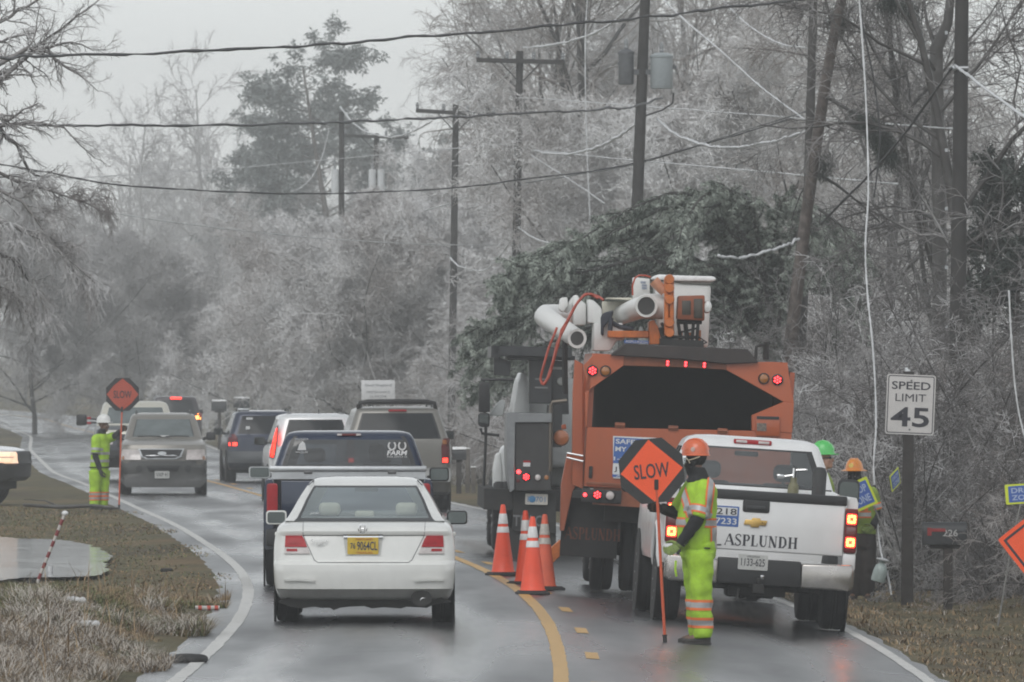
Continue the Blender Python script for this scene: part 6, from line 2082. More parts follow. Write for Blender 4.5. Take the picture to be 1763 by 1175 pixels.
    b = MB(); b.prism([(C2(305, 690)[0], zb_), (C2(255, 120)[0], bz1 - .02), (C2(742, 135)[0], bz1 - .03), (C2(715, 690)[0], zb_)], 1.3, 2.0, 'y', .05, 3); bk = b.obj('bucket', WB, t)
    b = MB(); b.prism([C2(235, 100), C2(255, 75), C2(290, 62), C2(500, 72), C2(755, 78), C2(785, 95), C2(780, 112), C2(760, 122), C2(460, 120), C2(260, 108)], 1.24, 2.06, 'y', .02, 3); b.obj('bucket_rim', M('snowy_white', (.80, .80, .80), .5), bk)
    b = MB(); b.prism([C2(470, 122), C2(470, 138), C2(735, 145), C2(740, 125)], 1.28, 1.34, 'y'); b.obj('bucket_lip_underside' if False else 'rim_shade_strip', WD, bk)  # dark strip: shade below the rim is put into the colour
    b = MB(); b.prism([C2(78, 290), C2(78, 82), C2(225, 98), C2(225, 260)], 1.5, 1.8, 'y', .02, 2); o = b.obj('tool_tray', WB, t)
    for a, c, m in ((165, 128, MAT_INK), (175, 155, M('faint_blue', (.3, .34, .42), .6)), (175, 178, MATS['faint_blue'])):
        x, z = C2(a, c); b = MB(); b.box(x - .03, x + .03, 1.49, 1.503, z - .012, z + .012); b.obj('tray_label', MATS['faint_blue'], o)
    # hoses
    RH = M('orange_hose', (.40, .065, .035), .45)
    for pts in ([(1000, 262), (960, 235), (900, 215), (850, 218), (790, 290), (740, 390), (690, 490), (640, 590), (600, 760), (560, 880), (525, 930), (505, 880), (530, 780), (570, 640), (620, 520), (635, 480)],
                [(960, 250), (890, 212), (840, 230), (770, 320), (720, 420), (670, 500), (650, 590), (615, 720), (575, 860), (535, 925)]):
        P = np.array([tuple(P1(a, c, .6 + .04 * (i % 2))) for i, (a, c) in enumerate(pts)])
        tt = np.linspace(0, len(P) - 1, len(P) * 3)
        Q = np.stack([np.interp(tt, np.arange(len(P)), P[:, k]) for k in range(3)], 1)
        b = MB(); b.tube([Vector(q) for q in Q], .016, 6); b.obj('hose', RH, t)
    b = MB(); Pt = [P2(a, c, 1.3) for a, c in ((72, 240), (70, 160), (90, 95), (125, 70), (180, 72), (225, 85))]; b.tube(Pt, .012, 6); b.obj('hose', RH, t)
    b = MB(); p = [P1(1140, 0, 0)]; b.tube([P1(705, 520, .9), P1(700, 700, .9), P1(705, 1000, .9)], .035, 8); b.obj('hose_post', MAT_UNDER, t)
    x, z = C2(1140, 720)
    b = MB(); b.tube([P2(1100, 790, .6), P2(1105, 680, .6), P2(1150, 665, .6), P2(1185, 668, .6)], .018, 7); b.tube([P2(1190, 790, .6), P2(1190, 640, .6)], .035, 8); b.obj('exhaust_stack', MAT_UNDER, t)
    place(t, 1181, 113.0, R(.9), roll, z=-.09)
    return t


# ================================================================== black digger truck ahead of it
def dark_truck():
    t = thing('utility_truck', 'black and silver utility truck with a tall mirror, standing ahead of the orange truck', 'truck')
    L = Loc(905, 955, 122, R(1.5))
    def C3(a, b):
        return L(780 + a / 1.926, 450 + b / 1.926)
    def C1(a, b):
        return L(820 + a / 4.52, 460 + b / 4.52)
    BK = M('black_steel', (.020, .021, .023), .4, var=.4, scale=4)
    BP = M('dark_panel', (.030, .028, .027), .45, var=.35, scale=3)
    WH = M('white_cab_paint', (.66, .67, .66), .3, var=.05)
    b = MB(); b.prism([C1(135, 690), C1(135, 608), C1(750, 628), C1(750, 705)], .2, .5, 'y', .01, 1); b.prism([C1(250, 722), C1(250, 682), C1(780, 690), C1(780, 725)], .5, 2.8, 'y', .008, 1); b.box(C1(135, 0)[0], C1(150, 0)[0] + .1, .2, 3.2, C1(0, 690)[1] - .02, C1(0, 612)[1]); b.obj('boom_rack', BK, t)
    b = MB(); b.prism([C1(140, 840), C1(140, 690), C1(275, 735), C1(262, 850)], .4, .7, 'y', .01, 1); b.prism([C1(420, 1065), C1(420, 720), C1(600, 720), C1(600, 1065)], .6, 1.2, 'y', .01, 1); b.prism([C1(600, 1150), C1(600, 730), C1(720, 730), C1(735, 1150)], .8, 1.6, 'y', .01, 1); b.obj('winch_panel', BK, t)
    for i in range(7):
        z0 = C1(0, 860 + i * 22)[1]
        q = MB(); q.box(C1(490, 0)[0], C1(590, 0)[0], .585, .61, z0 - .012, z0 + .012); q.obj('louvre', MAT_RIM if i % 3 == 0 else BP, t) if i in (0, 3) else None
    b = MB(); b.lathe([(.06, .78), (.05, .76), (.001, .755)], (C1(670, 890)[0], 0, C1(670, 890)[1]), 'y', 16); b.box(C1(610, 0)[0], C1(700, 0)[0], .76, .8, C1(0, 780)[1], C1(0, 760)[1]); b.obj('work_lamp', M('grey_lamp', (.35, .35, .33), .4), t)
    # white cab seen at the left
    b = MB(); b.prism([C1(300, 1160), C1(345, 900), C1(380, 815), C1(425, 850), C1(445, 1160)], 1.9, 4.6, 'y', .03, 2); b.box(-.02, 1.2, 2.2, 4.6, 1.2, 2.5, .1, 3); b.box(-.3, 1.15, 4.5, 6.2, .9, 1.5, .12, 3); b.obj('cab', WH, t)
    b = MB(); b.prism([C1(130, 1170), C1(160, 1130), C1(225, 1045), C1(262, 1040), C1(272, 1080), C1(255, 1170)], 4.2, 4.3, 'y', .01, 1); b.obj('wing_panel', M('pale_bonnet', (.42, .44, .44), .3), t)
    # silver locker with a black door
    b = MB(); b.prism([C3(178, 640), C3(180, 503), C3(330, 505), C3(330, 536), C3(208, 536), C3(205, 760), C3(190, 770), C3(180, 700)], .25, 2.0, 'y', .008, 1); b.obj('locker_frame', M('dull_aluminium', (.24, .245, .25), .45, .6, .15, 6), t)
    b = MB(); b.prism([C3(206, 765), C3(209, 537), C3(330, 538), C3(328, 765)], .30, 1.9, 'y', .01, 1); b.obj('locker_door', BP, t)
    b = MB(); b.prism([C3(200, 900), C3(204, 766), C3(345, 766), C3(345, 910)], .45, 1.9, 'y', .01, 1); b.prism([C3(175, 990), C3(180, 890), C3(345, 890), C3(345, 960), C3(240, 985)], .5, .9, 'y', .01, 1); b.obj('rear_skirt', MAT_UNDER, t)
    text('skirt_lettering', 'TRAC', .42, .16, (C3(250, 865)[0], .435, C3(250, 865)[1]), M('dim_lettering', (.15, .15, .155), .5), t, bold=.02)
    b = MB(); b.prism([C3(146, 845), C3(146, 700), C3(156, 648), C3(172, 640), C3(178, 700), C3(178, 845)], 3.0, 3.8, 'y', .03, 3); b.obj('white_wing', WH, t)
    led_lamp(t, *C3(244, 718), .30, .055, True, 'tail_lamp'); led_lamp(t, *C3(283, 720), .30, .045, False, 'tail_lamp', lens=MAT_CLEAR)
    for a, c, m in ((219, 701, MAT_LED), (217, 731, MAT_LENSD)):
        q = MB(); x, z = C3(a, c); q.lathe([(.03, .30), (.026, .285), (.001, .28)], (x, 0, z), 'y', 12); q.obj('side_marker', m, t)
    q = MB(); x, z = C3(312, 720); q.lathe([(.035, .30), (.03, .285), (.001, .28)], (x, 0, z), 'y', 12); q.obj('side_marker', MAT_AMBER, t)
    q = MB(); x, z = C3(246, 675); q.box(x - .05, x + .05, .285, .30, z - .035, z + .05); o = q.obj('warning_label', MAT_WHITEINK, t)
    q = MB(); q.box(x - .05, x + .05, .281, .29, z + .022, z + .05); q.obj('label_stripe', MAT_LENS, o)
    x0, z0 = C3(241, 810); x1, z1 = C3(317, 776)
    o = plate(t, (x0 + x1) / 2, (z0 + z1) / 2, x1 - x0, z1 - z0, .40, 'B6701', M('plate_cream', (.50, .47, .42), .5, var=.1), M('plate_blue_ink', (.12, .20, .33), .5))
    q = MB(); q.lathe([(.05, .392), (.04, .388), (.001, .387)], (x0 + .10, 0, (z0 + z1) / 2), 'y', 12); q.obj('plate_emblem', M('plate_blue', (.06, .22, .42), .5), o)
    # tall mirror on its bracket
    b = MB(); b.prism([C3(100, 505), C3(102, 410), C3(108, 400), C3(138, 402), C3(140, 505)], 4.0, 4.15, 'y', .02, 2); o = b.obj('tall_mirror', MAT_BLACK, t)
    b = MB(); b.prism([C3(98, 545), C3(99, 512), C3(106, 507), C3(136, 508), C3(140, 520), C3(137, 556), C3(106, 556)], 3.97, 4.12, 'y', .02, 2); b.obj('round_mirror', MAT_BLACK, o)
    b = MB(); b.prism([C3(104, 540), C3(104, 514), C3(134, 515), C3(134, 545)], 3.96, 3.968, 'y'); b.obj('mirror_glass', MAT_MIRROR, o)
    b = MB()
    for pts in ([(108, 393), (220, 393)], [(118, 393), (120, 470), (125, 556), (125, 600), (118, 760), (112, 830)], [(108, 560), (112, 578), (172, 585)]):
        b.tube([Vector((C3(a, c)[0], 4.05, C3(a, c)[1])) for a, c in pts], .022, 7)
    b.obj('mirror_bracket', MAT_BLACK, t)
    b = MB(); b.prism([C3(105, 830), C3(108, 768), C3(145, 770), C3(142, 830)], 3.6, 3.9, 'y', .01, 1); b.obj('step_box', MAT_BLACK, t)
    # rail at the right, round mirror beyond it
    b = MB(); b.tube([Vector((C3(a, c)[0], .3, C3(a, c)[1])) for a, c in ((325, 700), (327, 480), (333, 468), (380, 463))], .03, 8); b.obj('hand_rail', M('bronze_rail', (.12, .10, .08), .35, .6), t)
    b = MB(); b.box(C3(332, 0)[0], C3(380, 0)[0], .6, 1.4, C3(0, 610)[1], C3(0, 470)[1]); b.obj('rail_panel', BK, t)
    b = MB(); b.lathe([(.001, .52), (.10, .55), (.12, .62), (.08, .70), (.001, .72)], (C3(362, 588)[0], 0, C3(362, 588)[1]), 'y', 18); b.obj('amber_beacon', OBEAC(), t)
    b = MB(); b.box(-.6, 1.0, .6, 6.0, .6, .9); b.obj('chassis', MAT_UNDER, t)
    for sx, x in ((-1, -.32), (1, 1.25)):
        wheel(t, x, 1.6, .5, .28, sx); wheel(t, x, 5.2, .5, .28, sx)
    place(t, 905, 136.0, R(1.2), R(1.5), z=-.0)
    return t


def OBEAC():
    return M('orange_beacon', (.42, .12, .03), .3, coat=.5)


white_work_truck()
chip_truck()
dark_truck()
# ================================================================== people
SKIN_D = M('dark_skin', (.14, .075, .048), .5, var=.1)
SKIN_L = M('weathered_skin', (.42, .235, .165), .5, var=.1)
HIVIS = M('hivis_lime_cloth', (.37, .60, .035), .75, var=.26, scale=5, bump=.3, bscale=22)
HIVISD = M('worn_hivis_cloth', (.24, .33, .05), .8, var=.25, scale=7, bump=.3, bscale=22)
REFL = M('silver_reflective_tape', (.42, .42, .42), .35, .3, .08)
ORTAPE = M('orange_tape', (.85, .20, .05), .6, var=.05)
BLACKC = M('black_cloth', (.014, .014, .016), .85, var=.3, bump=.3, bscale=30)
BROWNC = M('dark_brown_cloth', (.030, .023, .020), .85, var=.3, bump=.3, bscale=30)
BOOT = M('boot_leather', (.028, .024, .021), .6, var=.4)
GLOVE = M('work_glove', (.20, .27, .07), .7, var=.4, scale=25)
GLOVED = M('dark_glove', (.03, .03, .028), .7, var=.4, scale=25)
HATO = M('orange_hard_hat', (.68, .135, .045), .3, var=.05, coat=.4)
HATY = M('amber_hard_hat', (.70, .24, .025), .3, var=.05, coat=.4)
HATG = M('green_hard_hat', (.09, .52, .12), .3, var=.05, coat=.4)
HATW = M('white_hard_hat', (.74, .74, .72), .3, var=.05, coat=.4)


def soft(mb, voxel=.012, it=6, wrinkle=0.0, seed=0, freq=16):
    """Melts overlapping shapes into one continuous smooth surface."""
    me = mb.mesh('soft')
    ob = bpy.data.objects.new('soft', me); COL.objects.link(ob)
    m = ob.modifiers.new('r', 'REMESH'); m.mode = 'VOXEL'; m.voxel_size = voxel; m.use_smooth_shade = True
    s = ob.modifiers.new('s', 'SMOOTH'); s.iterations = it; s.factor = .5
    dg = bpy.context.evaluated_depsgraph_get()
    out = bpy.data.meshes.new_from_object(ob.evaluated_get(dg))
    bpy.data.objects.remove(ob)
    if wrinkle:
        n = len(out.vertices)
        co = np.zeros(n * 3); out.vertices.foreach_get('co', co); co = co.reshape(-1, 3)
        no = np.zeros(n * 3); out.vertices.foreach_get('normal', no); no = no.reshape(-1, 3)
        g = np.random.default_rng(seed); d = np.zeros(n)
        for k in range(7):
            v = g.normal(size=3) * freq * np.array([1, 1, 1.5]); ph = g.random() * 6
            d += np.sin(co @ v + ph + 1.5 * np.sin(co @ (v[[1, 2, 0]] * .4)))
        co += no * (d / 7 * wrinkle)[:, None]
        out.vertices.foreach_set('co', co.ravel()); out.update()
    return out


def loft(mb, secs, n=18):
    """Closed surface through ellipses: (centre, half-axis vector a, half-axis vector b)."""
    V, Fc = [], []
    for c, a, b in secs:
        c, a, b = Vector(c), Vector(a), Vector(b)
        for j in range(n):
            t = 2 * math.pi * j / n
            V.append(c + a * math.cos(t) + b * math.sin(t))
    k = len(secs)
    for i in range(k - 1):
        for j in range(n):
            p, q = i * n + j, i * n + (j + 1) % n
            Fc.append((p, q, q + n, p + n))
    Fc.append(tuple(reversed(range(n)))); Fc.append(tuple(range((k - 1) * n, k * n)))
    return mb.add(V, Fc)


def ball(mb, c, r, n=12, s=(1, 1, 1)):
    prof = [(max(.0008, r * math.sin(math.pi * i / n)), -r * math.cos(math.pi * i / n)) for i in range(n + 1)]
    m = Matrix.Translation(Vector(c)) @ Matrix.Diagonal((*s, 1))
    return mb.lathe(prof, (0, 0, 0), 'z', 14, mat=m)


def band(parent, me, p, nrm, w, mat, off=.005, keep=None, name='reflective_band'):
    """The slice of a garment within w of the plane (p, nrm), lifted off the cloth."""
    bm = bmesh.new(); bm.from_mesh(me)
    p, nrm = Vector(p), Vector(nrm).normalized()
    for s in (1, -1):
        g = list(bm.verts) + list(bm.edges) + list(bm.faces)
        bmesh.ops.bisect_plane(bm, geom=g, plane_co=p + nrm * (w / 2 * s), plane_no=nrm * s, clear_outer=True)
    if keep:
        bad = [f for f in bm.faces if not keep(f.calc_center_median())]
        bmesh.ops.delete(bm, geom=bad, context='FACES')
    if not bm.faces:
        bm.free(); return None
    bm.normal_update()
    for v in bm.verts:
        v.co += v.normal * off
    m2 = bpy.data.meshes.new(name); bm.to_mesh(m2); bm.free()
    return link_mesh(name, m2, mat, parent, True, 180)


def tape(parent, me, p, n, keep=None, w=.05, o=.022):
    n = Vector(n).normalized(); p = Vector(p)
    band(parent, me, p, n, w, REFL, .007, keep)
    for s in (1, -1):
        band(parent, me, p + n * s * (w / 2 + o / 2), n, o, ORTAPE, .006, keep, 'orange_edging')


def head(mb, c, f, up=Vector((0, 0, 1)), s=1.0):
    """Skull, jaw, nose, lips, ears; c is the centre between the ears, f looks forward."""
    f = Vector(f).normalized(); r = f.cross(up).normalized(); u = r.cross(f)
    B = Matrix((r, f, u)).transposed().to_4x4()
    def T(x, y, z):
        return Vector(c) + (r * x + f * y + u * z) * s
    m = Matrix.Translation(Vector(c))
    def el(x, y, z, a, b, d):
        prof = [(max(.0008, math.sin(math.pi * i / 12)), -math.cos(math.pi * i / 12)) for i in range(13)]
        mb.lathe(prof, (0, 0, 0), 'z', 16, mat=Matrix.Translation(T(x, y, z)) @ B @ Matrix.Diagonal((a * s, b * s, d * s, 1)))
    el(0, -.008, .045, .076, .098, .085)      # skull
    el(0, .030, -.030, .062, .068, .085)      # face
    el(0, .062, -.088, .034, .034, .030)      # chin
    el(0, .100, -.018, .013, .020, .028)      # nose bridge to tip
    el(0, .108, -.032, .017, .016, .013)
    el(0, .086, -.062, .024, .014, .008)      # lips
    el(0, .086, -.071, .021, .013, .008)
    for q in (-1, 1):
        el(q * .033, .086, .018, .022, .012, .008)     # brow
        el(q * .045, .070, -.025, .022, .022, .020)    # cheek
        el(q * .079, -.005, -.012, .010, .020, .033)   # ear
    return T


def hand_geo(mb, wr, d, palmn, side, curl=.5, s=1.0):
    """Palm, four unequal bent fingers and a thumb; d from wrist to knuckles, palmn the way the fingers close, side towards the thumb."""
    d = Vector(d).normalized(); pn = Vector(palmn).normalized(); sd = Vector(side).normalized()
    kn = Vector(wr) + d * .092 * s
    loft(mb, [(Vector(wr), sd * .030 * s, pn * .020 * s), (Vector(wr) + d * .045 * s, sd * .040 * s, pn * .017 * s), (kn, sd * .042 * s, pn * .014 * s)], 12)
    for i, ln in enumerate((.92, 1.0, .95, .76)):
        b = kn + sd * (.032 - .021 * i) * s - d * .006 * s * (i in (0, 3))
        P = [b - d * .012 * s]; dd = d.copy()
        for j, L_ in enumerate((.044, .027, .022)):
            a = curl * (1.1 if j else .75) * (1 + .07 * i)
            dd = (dd * math.cos(a) + pn * math.sin(a)).normalized()
            pn2 = (pn - dd * pn.dot(dd))
            P.append(P[-1] + dd * L_ * ln * s * (1.25 if j == 0 else 1))
            pn_keep = pn2.normalized() if pn2.length > 1e-3 else pn
            pn = pn_keep
        mb.tube(P, [.0105 * s, .0100 * s, .0092 * s, .0078 * s], 8)
        ball(mb, P[-1], .0080 * s, 6)
        pn = Vector(palmn).normalized()
    th = Vector(wr) + d * .030 * s + sd * .030 * s
    P = [th, th + (d * .6 + sd * .7 + pn * .15).normalized() * .040 * s]
    P.append(P[-1] + (d * .75 + sd * .15 + pn * .6).normalized() * .032 * s)
    P.append(P[-1] + (d * .6 - sd * .25 + pn * .75).normalized() * .024 * s)
    mb.tube(P, [.016 * s, .0125 * s, .011 * s, .009 * s], 8); ball(mb, P[-1], .0092 * s, 6)


def hat(parent, c, f, mat, full=False, s=1.0, name='hard_hat', tilt=0.0):
    f = Vector(f).normalized()
    a = math.atan2(-f.x, f.y)
    m = Matrix.Translation(Vector(c)) @ Matrix.Rotation(a, 4, 'Z') @ Matrix.Rotation(tilt, 4, 'X')
    b = MB()
    prof = [(.118, -.012), (.117, .0), (.114, .03), (.106, .065), (.088, .100), (.060, .124), (.030, .135), (.001, .138)]
    b.lathe([(r * s, h * s) for r, h in prof], (0, 0, 0), 'z', 28, sx=.92, sy=1.12, mat=m)
    for x in (-.035, 0, .035):
        P = [m @ Vector((x * s, y * s, z * s)) for y, z in ((-.118, .04), (-.095, .09), (-.05, .126), (0, .138), (.05, .126), (.095, .09), (.12, .04))]
        b.tube(P, .008 * s, 6)
    if full:
        b.lathe([(.112 * s, .0), (.165 * s, -.016), (.168 * s, -.010), (.112 * s, .012)], (0, 0, 0), 'z', 28, sx=.95, sy=1.1, mat=m)
    else:
        b.prism([(-.10 * s, .08 * s), (.10 * s, .08 * s), (.075 * s, .155 * s), (.03 * s, .178 * s), (-.03 * s, .178 * s), (-.075 * s, .155 * s)], -.016 * s, -.006 * s, 'z', .003, 1, mat=m)
        b.lathe([(.112 * s, -.014 * s), (.124 * s, -.016 * s), (.124 * s, -.008 * s), (.112 * s, .0)], (0, 0, 0), 'z', 28, sx=.92, sy=1.12, mat=m)
    return b.obj(name, mat, parent, True, 45), m


def eyes(parent, T, look_white=True):
    for q in (-1, 1):
        b = MB(); ball(b, T(q * .032, .087, .0), .010, 8); o = b.obj('eye', M('eye_white', (.55, .52, .48), .2), parent)
        b = MB(); ball(b, T(q * .032, .0945, .0), .0052, 6); b.obj('pupil', MAT_INK, o)


def figure(label, foot, J, fwd, skin, grp=None):
    """The body as one surface; J: joints relative to foot. Returns (root, head frame)."""
    t = thing('person', label, 'person', foot, (0, 0, 0), grp)
    fwd = Vector(fwd).normalized(); rt = fwd.cross(Vector((0, 0, 1))).normalized()
    b = MB()
    loft(b, [(J['pelvis'] - Vector((0, 0, .10)), rt * .15, fwd * .11), (J['pelvis'], rt * .165, fwd * .12), (J['belly'], rt * .15, fwd * .12), (J['chest'], rt * .175, fwd * .125), (J['chest'] + Vector((0, 0, .12)), rt * .16, fwd * .10), (J['neck'], rt * .062, fwd * .062), (J['head'] - Vector((0, 0, .03)), rt * .055, fwd * .06)])
    for s in ('l', 'r'):
        b.tube([J['sh' + s], J['el' + s], J['wr' + s]], [.056, .043, .029], 10); ball(b, J['sh' + s], .062); ball(b, J['el' + s], .044)
        b.tube([J['hip' + s], J['kn' + s], J['an' + s]], [.088, .058, .038], 12); ball(b, J['kn' + s], .058)
        b.tube([J['an' + s], J['to' + s]], [.042, .032], 10); ball(b, J['an' + s], .045)
        b.tube([J['chest'] + Vector((0, 0, .1)), J['sh' + s]], [.06, .06], 8)
    T = head(b, J['head'], J['look'], J.get('up', Vector((0, 0, 1))))
    for s in ('l', 'r'):
        hand_geo(b, J['wr' + s], J['hd' + s], J['hp' + s], J['ht' + s], J.get('hc' + s, .5))
    link_mesh('body', soft(b, .0085, 3), skin, t, True, 180)
    return t, T, rt, fwd


def trousers(t, J, rt, fw, mat, k=1.0, wr=.012, hem=.10):
    b = MB()
    loft(b, [(J['pelvis'] - Vector((0, 0, .12)), rt * .185 * k, fw * .16 * k), (J['pelvis'], rt * .20 * k, fw * .165 * k), (J['belly'] - Vector((0, 0, .06)), rt * .185 * k, fw * .15 * k)])
    for s in ('l', 'r'):
        an = J['an' + s] + Vector((0, 0, hem - .08))
        b.tube([J['hip' + s], J['kn' + s], J['an' + s].lerp(J['kn' + s], .35), an, an - Vector((0, 0, .05))], [.135 * k, .108 * k, .100 * k, .098 * k, .088 * k], 14)
    return link_mesh('trousers', soft(b, .013, 5, wr, 3, 15), mat, t, True, 180)


def boots(t, J, mat=None):
    for s in ('l', 'r'):
        b = MB()
        b.tube([J['an' + s] + Vector((0, 0, .10)), J['an' + s], J['an' + s] - Vector((0, 0, .03))], [.058, .056, .058], 12)
        d = (J['to' + s] - J['an' + s]); d.z = 0; d.normalize()
        a = Vector((J['an' + s].x, J['an' + s].y, .035))
        sd = d.cross(Vector((0, 0, 1)))
        loft(b, [(a - d * .075 + Vector((0, 0, .01)), sd * .034, Vector((0, 0, .030))), (a - d * .03, sd * .048, Vector((0, 0, .042))), (a + d * .08, sd * .050, Vector((0, 0, .036))), (a + d * .16, sd * .047, Vector((0, 0, .030))), (a + d * .20, sd * .025, Vector((0, 0, .018)))], 14)
        b.box(-.05, .05, -.085, .205, -.002, .014, .006, 1, mat=Matrix.Translation(Vector((a.x, a.y, 0))) @ Matrix.Rotation(math.atan2(-d.x, d.y), 4, 'Z'))
        link_mesh('boot', soft(b, .008, 3), mat or BOOT, t, True, 180)


def slow_sign(loc, rad, tilt, yaw, pole, D, label, red=False):
    """Octagonal paddle: black plate with an orange diamond reading SLOW, on an orange staff."""
    t = thing('slow_paddle', label, 'road sign', loc)
    m = Matrix.Rotation(yaw, 4, 'Z') @ Matrix.Rotation(tilt, 4, 'Y')
    OG = M('dull_red_orange_sign', (.46, .075, .04), .5, var=.06) if red else M('fluorescent_orange_sign', (.95, .105, .022), .45, var=.03, emis=None)
    oc = [(rad / math.cos(R(22.5)) * math.cos(R(22.5 + 45 * i)), rad / math.cos(R(22.5)) * math.sin(R(22.5 + 45 * i))) for i in range(8)]
    b = MB(); b.prism(oc, -.004, .004, 'y', mat=m); b.obj('plate', MAT_TRIM if not red else M('sign_black', (.02, .02, .022), .5), t)
    dd = rad * (.97 if not red else 1.0)
    dm = [(dd, 0), (0, dd), (-dd, 0), (0, -dd)] if not red else [(rad * .97, rad * .0), (rad * .54, rad * .54), (0, rad * .97), (-rad * .54, rad * .54), (-rad * .97, 0), (-rad * .54, -rad * .54), (0, -rad * .97), (rad * .54, -rad * .54)]
    b = MB(); b.prism(dm, -.008, -.003, 'y', mat=m); b.obj('diamond', OG, t)
    o = text('sign_lettering', 'SLOW', rad * 1.10, rad * .46, m @ Vector((0, -.011, 0)), MAT_INK, t, bold=.012, rot=m.to_euler())
    b = MB(); b.tube(pole, .0155, 10); b.obj('staff', M('orange_staff', (.62, .10, .04), .4, var=.1), t)
    e = Vector(pole[-1]); u = (Vector(pole[-2]) - e).normalized()
    b = MB(); b.tube([e, e + u * .06], .021, 10); b.tube([e + u * .06, e + u * .075], .026, 10); b.obj('staff_foot', MAT_BLACK, t)
    b = MB(); q = Vector(pole[0]); b.box(-.02, .02, -.025, -.012, -.02, .08, .004, 1, mat=Matrix.Translation(q)); b.obj('bracket', MAT_BLACK, t)
    return t


def flagger_front():
    D = 93.0; s = F / D
    base = on_ground(1205, D)
    def Q(px, py, dy=0.0):
        p = PX(px, py, D); return Vector((p.x - base.x, dy, p.z - base.z))
    fw = Vector((-.93, .37, 0)).normalized()
    J = dict(pelvis=Q(1203, 940), belly=Q(1202, 905), chest=Q(1203, 868), neck=Q(1203, 822), head=Q(1198, 796), look=Vector((-.90, .42, -.05)),
             shl=Q(1213, 842, -.17), ell=Q(1199, 895, -.25), wrl=Q(1170, 937, -.22), shr=Q(1192, 842, .17), elr=Q(1166, 884, .16), wrr=Q(1140, 876, .03),
             hdl=Vector((-.75, .1, -.55)), hpl=Vector((-.4, .6, .2)), htl=Vector((-.3, .2, .9)), hcl=.55,
             hdr=Vector((-.85, -.1, .1)), hpr=Vector((-.15, -1, 0)), htr=Vector((0, 0, 1)), hcr=.85,
             hipl=Q(1206, 950, -.09), knl=Q(1206, 1020, -.10), anl=Q(1210, 1090, -.10), tol=Q(1180, 1104, -.10),
             hipr=Q(1196, 950, .09), knr=Q(1200, 1018, .10), anr=Q(1203, 1088, .12), tor=Q(1174, 1102, .14))
    J['tol'].z = J['tor'].z = .035; J['anl'].z = J['anr'].z = .09
    t, T, rt, fw = figure('flagger in an orange hard hat and lime jacket and trousers, standing sideways on the road', base, J, fw, SKIN_D)
    eyes(t, T)
    # trousers with their taped cuffs
    tr = trousers(t, J, rt, fw, HIVIS, 1.02, .022)
    for py in (1041.5, 1072):
        z = Q(1200, py).z
        tape(tr, tr.data, (0, 0, z), (0.02, 0, 1), None, .052, .026)
    boots(t, J)
    # jacket body with short sleeves
    b = MB()
    loft(b, [(Q(1201, 946), rt * .20, fw * .178), (Q(1199, 925), rt * .215, fw * .192), (Q(1199, 900), rt * .215, fw * .192), (Q(1203, 868), rt * .225, fw * .178), (Q(1206, 845), rt * .215, fw * .150), (Q(1206, 830), rt * .15, fw * .11), (Q(1204, 820), rt * .08, fw * .08)])
    for q in ('l', 'r'):
        e = J['sh' + q].lerp(J['el' + q], .92)
        b.tube([J['sh' + q], J['sh' + q].lerp(J['el' + q], .5), e], [.098, .092, .098], 14); ball(b, J['sh' + q], .095)
    jk = link_mesh('jacket', soft(b, .012, 5, .016, 5, 15), HIVIS, t, True, 180)
    me = jk.data
    zc = Q(1200, 900).z
    torso = lambda c: abs((c - J['chest']).dot(rt)) < .225 and c.z < Q(0, 830).z
    tape(jk, me, (0, 0, zc), (.03, 0, 1), lambda c: not ((c - J['ell']).length < .12), .055, .02)
    zu = Q(0, 886).z
    up = lambda c: c.z > zc + .05 and c.y < -.02
    tape(jk, me, Q(1180, 860), (.96, 0, .28), lambda c: c.z > zc + .05 and c.x < Q(1192, 0).x and c.z < Q(0, 824).z and c.y < .02, .045, .018)
    tape(jk, me, Q(1221, 850), (.98, 0, -.12), lambda c: c.z > zc + .04 and c.x > Q(1213, 0).x, .045, .018)
    tape(jk, me, Q(1229, 920), (1, 0, 0), lambda c: c.z < zc - .045, .045, .018)
    sl = (J['ell'] - J['shl']).normalized()
    tape(jk, me, J['shl'].lerp(J['ell'], .70), sl, lambda c: (c - J['shl'].lerp(J['ell'], .7)).length < .16 and c.y < -.13, .05, .018)
    b = MB(); b.tube([Q(1186, 941, -.18), Q(1222, 944, -.17)], .008, 6); b.obj('drawcord', BLACKC, t)
    b = MB(); b.tube([Q(1163, 965, -.2), Q(1162, 980, -.21), Q(1164, 992, -.2)], .012, 6); b.obj('glove_cord', HIVIS, t)
    # black sleeves, gloves
    for q in ('l', 'r'):
        b = MB(); b.tube([J['sh' + q].lerp(J['el' + q], .6), J['el' + q], J['wr' + q]], [.074, .070, .052], 14); ball(b, J['el' + q], .07)
        link_mesh('sleeve', soft(b, .010, 4, .008, 8, 24), BLACKC, t, True, 180)
        b = MB(); hand_geo(b, J['wr' + q], J['hd' + q], J['hp' + q], J['ht' + q], J['hc' + q], 1.16); b.tube([J['wr' + q] - J['hd' + q] * .05, J['wr' + q] + J['hd' + q] * .02], [.044, .040], 10)
        link_mesh('glove', soft(b, .0065, 2), GLOVE if q == 'l' else GLOVED, t, True, 180)
    # balaclava, clear visor, hard hat
    b = MB(); head(b, J['head'], J['look'], s=1.09); loft(b, [(J['head'] + Vector((0, 0, -.05)), rt * .085, fw * .09), (J['neck'] + Vector((0, 0, .02)), rt * .095, fw * .095), (J['neck'] + Vector((0, 0, -.05)), rt * .15, fw * .12)])
    bal = soft(b, .009, 6)
    bm = bmesh.new(); bm.from_mesh(bal)                     # leave the eyes free
    lk = Vector(J['look']).normalized()
    cut = [f for f in bm.faces if (f.calc_center_median() - T(0, .09, .002)).length < .052 and abs((f.calc_center_median() - T(0, 0, .002)).z) < .024]
